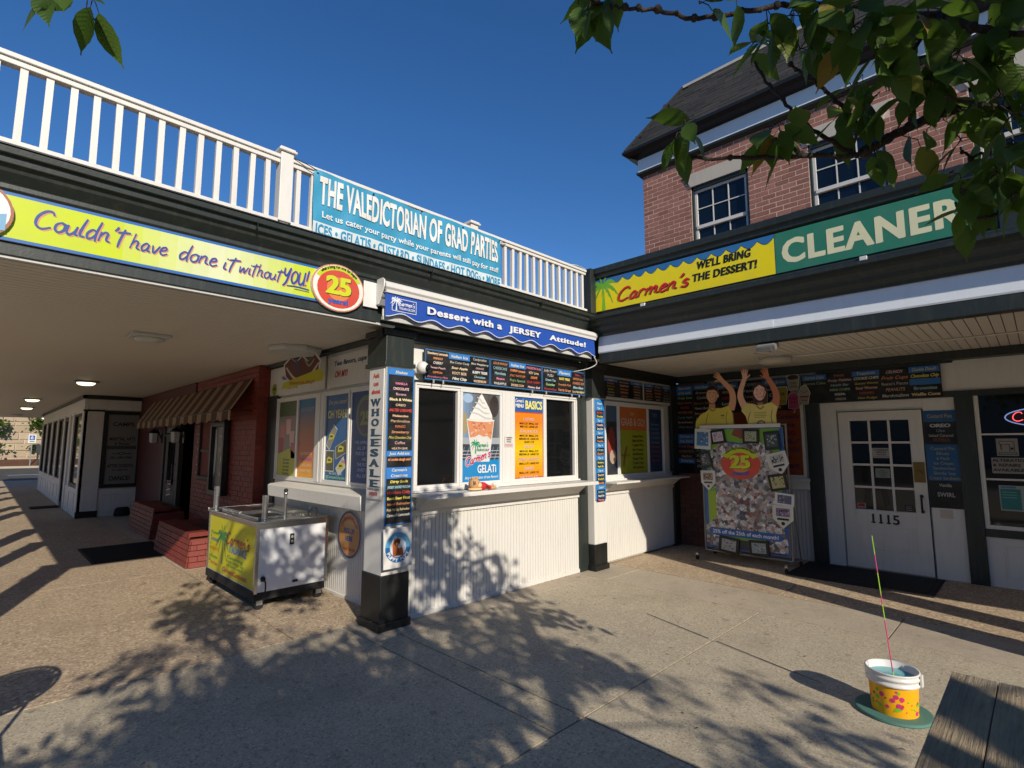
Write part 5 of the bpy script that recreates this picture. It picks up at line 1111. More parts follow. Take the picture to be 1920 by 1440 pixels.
P_ = Print(PS, .0135); P_.ell(-7.55, 2.39, .09, .09, '#c8c8a0', 0); P_.ell(-7.55, 2.39, .078, .078, '#8c9a24', 1); P_.rect(-7.6, -7.5, 2.38, 2.41, '#3c4a10', 2); P_.text('Need', -7.2, 2.50, .06, '#3a3f8c', 1, w=.22, sh=.3); P_.text('PICK ME', -6.98, 2.36, .10, '#b8a0a0', 1, w=.4, sh=.2); P_.done('print', t)
t = boardbox('header_sign', 'white header sign reading two flavors, cups and spoons, OH MY, beside the corner column', 'sign', PS, -5.96, -4.56, 2.285, 2.66, -.01, .012, white2)
P_ = Print(PS, .0135); P_.text('Two flavors, cups & spoons', -5.22, 2.535, .055, '#1c3868', 1, w=1.15, bold=.03, sh=.25); P_.text('OH MY!', -5.62, 2.40, .07, '#c04030', 1, w=.30, bold=.04, sh=.2); P_.text('Your mix', -4.86, 2.47, .022, '#222', 1); P_.text('The mixed', -4.86, 2.44, .022, '#222', 1); P_.text('You in the middle', -4.86, 2.41, .022, '#222', 1); P_.done('print', t)
# round pick up sign
t = thing('round_sign', 'round tan pick up here sign with blue rim on the side beadboard', 'sign', (KX, 5.32, .68)); pts = [(-5.30+.245*cos(2*pi*i/36), .675+.245*sin(2*pi*i/36)) for i in range(36)]
obj('panel', MB().prism(PS, pts, .0, .018), white, t); P_ = Print(PS, .0192); P_.ell(-5.30, .675, .245, .245, '#33507c', 0); P_.ell(-5.30, .675, .222, .222, '#c08a50', 1)
P_.text('Ordered ahead?', -5.3, .675, .04, '#a02c28', 2, bold=.03, arc=(-5.30, .675, .16, .16, pi/2, 2.3)); P_.text('PICK UP', -5.3, .69, .05, '#2c5c94', 2, w=.22, bold=.05); P_.text('HERE', -5.3, .61, .05, '#2c5c94', 2, w=.15, bold=.05)
P_.text('Enjoy & Thank you!', -5.3, .51, .034, '#a02c28', 2, w=.26, bold=.03); P_.done('print', t)
t = thing('trade_sticker', 'small red and white oval sticker beside the corner column above the round sign', 'sticker', (KX, 4.8, .95)); P_ = Print(PS, .0125); P_.ell(-4.80, .99, .04, .07, '#b03a34', 0); P_.ell(-4.80, .99, .03, .055, '#e8e2da', 1); P_.text('25', -4.80, .97, .035, '#30406c', 2); P_.done('print', t)
# sundae cut-out hanging under a white octagonal ceiling plate
t = thing('sundae_cutout', 'banana split shaped cut-out hanging under a pale octagonal ceiling fixture', 'sign', (2.5, 6.4, 2.5))
obj('ceiling_plate', MB().lathe([(.29, -.06), (.31, -.03), (.31, -.001)], (2.54, 6.12, SOF), 8), palegrey, t, bevel=.006)
fr = Fr((2.62, 6.10, 2.40), Vector((.35, -1, 0)), Z_)
pts = [(-.30, .18), (-.2, .26), (-.1, .20), (0, .27), (.1, .2), (.22, .28), (.30, .20), (.27, .02), (.15, -.05), (-.15, -.06), (-.27, .03)]
obj('panel', MB().prism(fr, pts, -.006, .006), white, t); P_ = Print(fr, .0075); P_.poly([(a*.93, b*.93+.005) for a, b in pts], '#6a4038', 0)
P_.stroke([(-.25, .14), (-.1, -.0), (.1, .0), (.27, .17)], .03, '#c8c0b0', 1); P_.stroke([(-.1, .24), (-.06, .15), (-.04, .06)], .025, '#3a5c8c', 2); P_.stroke([(.05, .22), (.12, .14), (.2, .22)], .02, '#9aa08c', 2); P_.poly([(-.32, -.12), (.34, -.04), (.36, .04), (.30, .10), (-.28, -.04)], '#c4bc2c', 3); P_.text('BANANA SPLIT', .02, -.07, .035, '#b05a2c', 4, w=.4, bold=.03); P_.done('print', t)
obj('hanger', MB().tube([fr.p(-.2, .25, 0), (2.5, 6.2, SOF-.05)], .004).tube([fr.p(.2, .27, 0), (2.6, 6.0, SOF-.05)], .004), palegrey, t)
# toy on the counter
t = thing('plush_toy', 'small tan bear-eared plush toy in red lying on the front counter', 'toy', (3.66, 4.12, 1.16))
tan_ = paint('tan_plush', (.55, .30, .13), .9, .15, .1); redc = paint('red_cloth', (.50, .02, .025), .8, .15, .1)
obj('head', MB().ball((3.60, 4.13, 1.225), .062, 16, sz=.95), tan_, t, smooth=True); obj('muzzle', MB().ball((3.625, 4.08, 1.215), .026, 12), simple('toy_cream', (.75, .55, .32), .9), t, smooth=True)
obj('brim', MB().lathe([(.075, 0), (.083, .01), (.07, .02)], (3.60, 4.12, 1.168), 20, sq=.75), simple('toy_cream2', (.78, .52, .25), .9), t, smooth=True); obj('ear', MB().ball((3.575, 4.13, 1.285), .018, 10), tan_, t, smooth=True); obj('ear', MB().ball((3.635, 4.13, 1.283), .018, 10), tan_, t, smooth=True)
obj('eye', MB().ball((3.607, 4.075, 1.235), .007, 8).ball((3.64, 4.083, 1.235), .007, 8), black, t, smooth=True)
st = MB()
for i in range(3): st.tube([(3.555+i*.02, 4.085, 1.26-.005*i), (3.55+i*.02, 4.07+.004*i, 1.225)], .004)
obj('stripe', st, black, t); obj('shirt', MB().ball((3.71, 4.13, 1.20), .048, 14, sx=1.2, sy=.9, sz=.85), redc, t, smooth=True); obj('arm', MB().tube([(3.72, 4.12, 1.22), (3.76, 4.06, 1.19), (3.745, 4.05, 1.17)], .016, .011), redc, t, smooth=True)
obj('leg', MB().tube([(3.75, 4.14, 1.195), (3.80, 4.12, 1.19), (3.84, 4.10, 1.20)], .018, .014), tan_, t, smooth=True); obj('leg', MB().tube([(3.75, 4.12, 1.185), (3.80, 4.07, 1.18), (3.83, 4.05, 1.185)], .018, .014), tan_, t, smooth=True)
obj('shoe', MB().ball((3.845, 4.10, 1.215), .018, 10).ball((3.838, 4.048, 1.19), .018, 10), vinyl, t, smooth=True)

# ============================================================ recess menus and posters (kiosk right part)
RF = FY(4.30)
for (x0, x1, lb, sd) in ((6.12, 7.18, 'shaded topping list board left of the pair above the grab and go window', 31), (7.20, 8.03, 'shaded topping list board right of the pair above the grab and go window', 32)):
    t = boardbox('topping_menu', lb, 'menu board', RF, x0, x1, 2.29, 2.575, -.015, 0, palegrey, 'shaded boards above the grab and go window'); P_ = Print(RF, .0015); P_.rect(x0+.012, x1-.012, 2.30, 2.565, '#121318', 0); w3 = (x1-x0-.03)/3
    for j in range(3): menu(RF, x0+.015+j*w3, x0+.015+(j+1)*w3, 2.305, 2.56, (['H:Toppings'] if j != 1 else [])+random.sample(['WAFFLE BOWL', 'Gummy Worms', 'Sprinkles', 'HOT FUDGE', 'CARAMEL', 'Marshmallow', 'Whipped Cream', 'Crushed Cone', 'Peanut Butter'], 5), P_, 2, fw=.001, rs=sd+j, frame='#121318')
    P_.done('print', t)
t, P_ = poster('grab_poster', 'orange and lime grab and go poster in the shaded window', 6.53, 7.29, 1.20, 2.175, FY(4.33))
P_.rect(6.53, 7.29, 1.20, 2.175, '#a4ac24', 0); P_.rect(6.53, 7.29, 1.83, 2.175, '#d0702c', 1); P_.text('Just', 6.88, 2.06, .05, '#d8b890', 2, sh=.3); P_.text('GRAB & GO!', 6.91, 1.90, .11, '#d8cfc4', 2, w=.66, bold=.0)
for i, s_ in enumerate(('Custard Pints', 'Italian Ice Pints', 'Custard Pies', 'Ice Cream', 'Sandwiches', 'Puppy Pops', 'Frozen Pops', 'Novelties')): P_.text(s_, 7.02, 1.73-i*.066, .036, '#2c3016', 2, w=.30, bold=.03)
P_.text('Ready to go!', 6.68, 1.45, .04, '#8c5020', 2, w=.2, sh=.2); P_.stroke([(6.62, 1.3), (6.66, 1.45), (6.72, 1.6)], .05, '#8c6a24', 1.5); P_.done('print', t)
t, P_ = poster('window_poster', 'narrow blue and red poster in the right sash of the shaded window', 7.35, 7.74, 1.20, 2.175, FY(4.33))
P_.rect(7.35, 7.74, 1.20, 2.175, '#1f3a60', 0); P_.text('TRY', 7.54, 2.05, .06, '#7090b0', 1, w=.15)
for i in range(9): P_.text(random.choice(['Sweet', 'CANNOLI', 'Brownie', 'COOKIE']), 7.54, 1.92-i*.07, .035, random.choice(['#a04030', '#7090a8', '#b05040']), 1, w=.25)
P_.done('print', t)
t, P_ = poster('window_poster', 'colourful poster glimpsed at the far left of the shaded window behind the middle column', 6.2, 6.47, 1.20, 2.175, FY(4.33))
P_.rect(6.2, 6.47, 1.2, 2.175, '#30343c', 0); P_.ell(6.33, 1.65, .09, .22, '#a03c2c', 1); P_.ell(6.36, 1.45, .08, .1, '#b8a08c', 1.5); P_.rect(6.2, 6.47, 1.95, 2.175, '#4c6a80', 1); P_.done('print', t)

# ============================================================ right wall menus
W1 = FX(8.33)
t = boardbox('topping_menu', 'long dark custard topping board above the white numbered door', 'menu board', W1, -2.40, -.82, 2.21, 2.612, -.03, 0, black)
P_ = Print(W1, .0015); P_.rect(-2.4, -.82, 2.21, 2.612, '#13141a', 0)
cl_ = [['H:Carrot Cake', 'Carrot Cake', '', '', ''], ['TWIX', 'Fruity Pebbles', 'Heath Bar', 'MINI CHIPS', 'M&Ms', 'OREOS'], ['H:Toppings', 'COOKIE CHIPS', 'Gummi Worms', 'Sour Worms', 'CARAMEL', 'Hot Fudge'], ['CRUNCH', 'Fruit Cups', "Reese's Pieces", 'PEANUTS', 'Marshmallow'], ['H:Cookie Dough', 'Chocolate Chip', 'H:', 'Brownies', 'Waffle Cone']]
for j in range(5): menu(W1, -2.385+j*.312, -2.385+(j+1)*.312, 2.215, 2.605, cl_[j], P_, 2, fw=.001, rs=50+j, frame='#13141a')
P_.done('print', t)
t = boardbox('pie_menu', 'tall blue and black custard pie menu right of the white door', 'menu board', FX(8.365), -1.035, -.715, .85, 2.04, -.01, .004, black); P_ = Print(FX(8.365), .0055)
P_.rect(-1.035, -.715, .85, 2.04, '#12151c', 0); P_.rect(-1.035, -.715, 1.90, 2.04, '#2468a4', 1); P_.rect(-1.035, -.715, 1.18, 1.62, '#2468a4', 1)
P_.text('Custard Pies', -.875, 1.95, .045, '#c8b090', 2, w=.24); P_.text('OREO', -.875, 1.835, .04, '#d8d8d8', 2, w=.2, bold=.06); P_.text('Ube', -.875, 1.775, .035, '#8890a0', 2); P_.text('Salted Caramel', -.875, 1.715, .035, '#b8b4a8', 2, w=.24, bold=.02); P_.text('NUTELLA', -.875, 1.66, .035, '#a04a2c', 2, w=.16)
for i, s_ in enumerate(('Custard Pie', 'Slices', '6 Pack', 'Ice Cream', 'Sandwiches', 'Single Ice', 'Cream Sandwich')): P_.text(s_, -.875, 1.555-i*.06, .036, '#a8a890', 2, w=.034*len(s_)*.62)
P_.text('Vanilla', -.875, 1.11, .035, '#c8c8c8', 2, w=.12, bold=.03); P_.text('SWIRL', -.875, .99, .05, '#c4c4c4', 2, w=.17, bold=.03); P_.done('print', t)
obj('brown_wall_plate', MB().fbox(FW, -.95, -.83, .73, .83, .012, .02), cream, label='small tan plate below the pie menu', cat='plate')
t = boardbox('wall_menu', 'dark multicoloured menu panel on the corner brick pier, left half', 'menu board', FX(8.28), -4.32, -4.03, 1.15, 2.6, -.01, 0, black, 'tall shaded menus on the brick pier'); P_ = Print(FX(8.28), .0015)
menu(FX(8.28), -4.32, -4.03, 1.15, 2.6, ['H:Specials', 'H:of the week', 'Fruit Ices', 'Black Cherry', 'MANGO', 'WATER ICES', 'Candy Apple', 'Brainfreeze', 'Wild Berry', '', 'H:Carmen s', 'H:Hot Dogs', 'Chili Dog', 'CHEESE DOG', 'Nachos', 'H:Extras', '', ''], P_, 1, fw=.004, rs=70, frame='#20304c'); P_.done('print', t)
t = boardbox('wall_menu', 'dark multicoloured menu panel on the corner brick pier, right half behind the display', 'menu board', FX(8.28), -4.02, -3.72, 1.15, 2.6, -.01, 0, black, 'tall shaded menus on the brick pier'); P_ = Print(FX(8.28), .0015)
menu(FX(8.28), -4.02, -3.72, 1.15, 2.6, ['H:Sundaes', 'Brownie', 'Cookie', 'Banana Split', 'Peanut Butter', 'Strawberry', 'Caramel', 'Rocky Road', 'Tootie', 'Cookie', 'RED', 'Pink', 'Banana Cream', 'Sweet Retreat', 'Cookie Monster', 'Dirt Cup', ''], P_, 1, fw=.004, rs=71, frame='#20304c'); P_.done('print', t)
t = boardbox('wall_menu', 'wide dark coffee menu half hidden behind the two raised-arm cut-outs', 'menu board', W1, -3.68, -2.56, 2.12, 2.60, -.03, 0, black); P_ = Print(W1, .0015); P_.rect(-3.68, -2.56, 2.12, 2.60, '#14161c', 0)
for j in range(3): menu(W1, -3.66+j*.36, -3.66+(j+1)*.36, 2.13, 2.59, [['H:Iced Coffee', 'MOCO', 'LOCO', 'Latte', 'Mocha'], ['CREMA', 'Vanilla', 'Caramel', 'HAZEL', 'Decaf'], ['H:Fresh Brew', 'Hot Cocoa', 'Cider', 'Chai', 'Tea']][j], P_, 2, fw=.002, rs=80+j, frame='#14161c')
P_.done('print', t)
t, P_ = poster('window_poster', 'burnt orange poster with purple lettering in the window behind the display board', -3.40, -2.45, 1.19, 2.15, FX(8.36), .0); P_.rect(-3.40, -2.45, 1.19, 2.15, '#a04c1c', 0)
for i, s_ in enumerate(("Carmen's", 'Ices', 'ALSO', 'AVAILABLE AT', 'SCHOOLS', '+', 'CAMPS')): P_.text(s_, -2.62, 2.0-i*.12, .06, '#5a2a5c', 1, w=min(.30, .05*len(s_)), bold=.04)
P_.done('print', t)
def cut(name, lb, col, pts, a, b, draw, c=0.0):
    t = thing(name, lb, 'cut-out', FX(8.30).p(a, b, 0), 'treat shaped cut-outs beside the topping board'); f2 = Fr((8.29, 0, 0), -Y_, Z_)
    obj('panel', MB().prism(f2, [(a+x, b+y) for x, y in pts], -.006+c, .004+c), white, t); P_ = Print(f2, .0055+c); P_.poly([(a+x*.92, b+y*.95+.003) for x, y in pts], col, 0); draw(P_, a, b); P_.done('print', t)
cup = [(-.06, 0), (.06, 0), (.085, .19), (.06, .23), (-.06, .23), (-.085, .19)]
def d1(P_, a, b): P_.ell(a, b+.19, .075, .035, '#3a2a22', 1); P_.text('ICED', a, b+.09, .03, '#30302c', 1, w=.09); P_.text('COFFEE', a, b+.04, .028, '#30302c', 1, w=.1)
cut('cup_cutout', 'white coffee cup shaped cut-out at the top of the treat cluster', '#b8b4a4', cup, -2.49, 2.40, d1, .012)
def d2(P_, a, b): P_.text('$.25', a, b+.14, .04, '#3a3a1c', 1, w=.09, bold=.04); P_.text('MINI ICE', a, b+.04, .022, '#5a5a2c', 1, w=.09)
cut('cup_cutout', 'yellow cup shaped cut-out left of the pink popsicle', '#b4a81c', [(-.06, 0), (.06, 0), (.09, .22), (.08, .27), (-.08, .27), (-.09, .22)], -2.66, 2.20, d2)
def d3(P_, a, b): P_.text('Frozen', a, b+.13, .035, '#8c1c50', 1, w=.11, bold=.03); P_.text('Pops', a, b+.08, .035, '#8c1c50', 1, w=.08, bold=.03)
cut('popsicle_cutout', 'pink ice pop shaped cut-out on a stick', '#c4487c', [(-.012, -.06), (.012, -.06), (.014, 0), (.075, 0), (.072, .18), (.04, .23), (-.04, .23), (-.072, .18), (-.075, 0), (-.014, 0)], -2.50, 2.14, d3, .006)
def d4(P_, a, b): P_.stroke([(-.05+a, b+.20), (a, b+.17), (a+.06, b+.20)], .012, '#8c8880', 1); P_.text('Sundae', a, b+.05, .025, '#30302c', 1, w=.07); P_.rect(a-.06, a+.06, b+.10, b+.12, '#8c3030', 1)
cut('sundae_cutout', 'cream swirl sundae shaped cut-out right of the pink popsicle', '#bcb4a4', [(-.045, 0), (.045, 0), (.065, .11), (.08, .16), (.06, .22), (.02, .29), (-.03, .26), (-.075, .19), (-.065, .11)], -2.355, 2.19, d4)
# laundry window contents
LW = FX(8.35)
t = thing('neon_sign', 'red neon script sign with blue halo in the laundry window', 'neon sign', (8.34, .1, 1.9)); f2 = Fr((8.345, 0, 0), -Y_, Z_)
obj('backing', MB().prism(f2, [(.17+.46*cos(2*pi*i/32), 1.93+.125*sin(2*pi*i/32)) for i in range(32)], -.004, .004), black, t)
obj('halo_tube', MB().tube([f2.p(.17+.45*cos(2*pi*i/40), 1.93+.115*sin(2*pi*i/40), .015) for i in range(41)], .006), neon_b, t, smooth=True)
nn_ = MB(); x = -.22
for ch in 'Cleaners':
    for st_ in SC[ch][1]:
        pp = smooth([((x+px*.075), 1.885+py*.055) for px, py in st_], 4); nn_.tube([f2.p(a, b, .02) for a, b in pp], .0045, seg=6)
    x += SC[ch][0]*.08
obj('letter_tube', nn_, neon_r, t, smooth=True)
t, P_ = poster('sewing_notice', 'white notice with a sewing machine drawing in the laundry window', -.38, -.195, 1.49, 1.69, Fr((8.352, 0, 0), -Y_, Z_), .004)
P_.rect(-.38, -.195, 1.49, 1.69, '#a8a49c', 0); ik = '#26242c'
P_.rect(-.365, -.21, 1.505, 1.53, ik, 1); P_.rect(-.358, -.217, 1.511, 1.524, '#a8a49c', 2); P_.rect(-.355, -.23, 1.62, 1.66, ik, 1); P_.rect(-.349, -.236, 1.626, 1.654, '#b8a8a4', 2); P_.rect(-.27, -.225, 1.54, 1.63, ik, 1); P_.rect(-.264, -.231, 1.54, 1.63, '#a8a49c', 2); P_.ell(-.248, 1.575, .014, .014, ik, 3); P_.rect(-.345, -.335, 1.56, 1.62, ik, 1); P_.done('print', t)
t, P_ = poster('repairs_notice', 'white notice reading ALTERATION and REPAIRS AVAILABLE in the laundry window', -.435, -.10, 1.29, 1.47, Fr((8.352, 0, 0), -Y_, Z_), .004)
P_.rect(-.435, -.10, 1.29, 1.47, '#a8a49c', 0); P_.text('ALTERATION', -.425, 1.425, .032, '#26242c', 1, al='l', w=.31, bold=.04); P_.text('& REPAIRS', -.425, 1.37, .032, '#26242c', 1, al='l', w=.235, bold=.04); P_.text('AVAILABLE', -.425, 1.315, .032, '#26242c', 1, al='l', w=.26, bold=.04); P_.done('print', t)
t, P_ = poster('service_poster', 'teal service poster with round photographs low in the laundry window', -.395, -.06, .87, 1.155, Fr((8.352, 0, 0), -Y_, Z_), .004)
P_.rect(-.395, -.06, .87, 1.155, '#b4bcbc', 0); P_.rect(-.385, -.215, .885, 1.115, '#2c8c8c', 1); P_.rect(-.38, -.25, 1.125, 1.145, '#5c8cb0', 1)
for i in range(3): P_.rect(-.37, -.25, 1.075-i*.03, 1.083-i*.03, '#8cc4c0', 2)
for i, c_ in enumerate(('#8c6450', '#5c4840', '#7c5c4c')): P_.ell(-.15, 1.07-i*.075, .04, .035, c_, 2+i*.3)
P_.done('print', t)
# papers on the door
DP = FX(8.372)
t, P_ = poster('hours_notice', 'white opening hours notice inside the second row of door panes', -1.61, -1.40, 1.445, 1.575, DP, .004); P_.rect(-1.61, -1.40, 1.445, 1.575, '#c0beb8', 0); P_.text("CARMEN'S", -1.505, 1.54, .02, '#222', 1, w=.15, bold=.03); P_.text('SPRING', -1.505, 1.51, .02, '#222', 1, w=.11, bold=.03); P_.text('HOURS', -1.505, 1.48, .02, '#222', 1, w=.1, bold=.03); P_.rect(-1.6, -1.41, 1.452, 1.47, '#b49c9c', .5); P_.done('print', t)
t, P_ = poster('door_notice', 'small pale typed notice inside the third row of door panes', -1.585, -1.425, 1.19, 1.31, DP, .004); P_.rect(-1.585, -1.425, 1.19, 1.31, '#9ca49c', 0)
for i, s_ in enumerate(('PLEASE', 'USE WINDOW', 'TO ORDER', 'THANKS')): P_.text(s_, -1.505, 1.28-i*.024, .012, '#333', 1)
P_.done('print', t)
t, P_ = poster('alarm_sticker', 'red and white sticker in the lower left door pane', -1.82, -1.72, .785, .85, DP, .004); P_.rect(-1.82, -1.72, .785, .85, '#b8b0b0', 0); P_.rect(-1.81, -1.73, .80, .845, '#b02434', 1); P_.done('print', t)
t, P_ = poster('payment_sticker', 'outlined white payment sticker in the lower right door pane', -1.30, -1.21, .785, .86, DP, .004); P_.rect(-1.30, -1.21, .785, .86, '#101114', 0); P_.text('PLEASE', -1.255, .84, .012, '#a8a8a8', 1); P_.text('Enjoy', -1.255, .815, .02, '#a8a8a8', 1, sh=.2); P_.rect(-1.29, -1.22, .79, .80, '#909090', 1); P_.done('print', t)
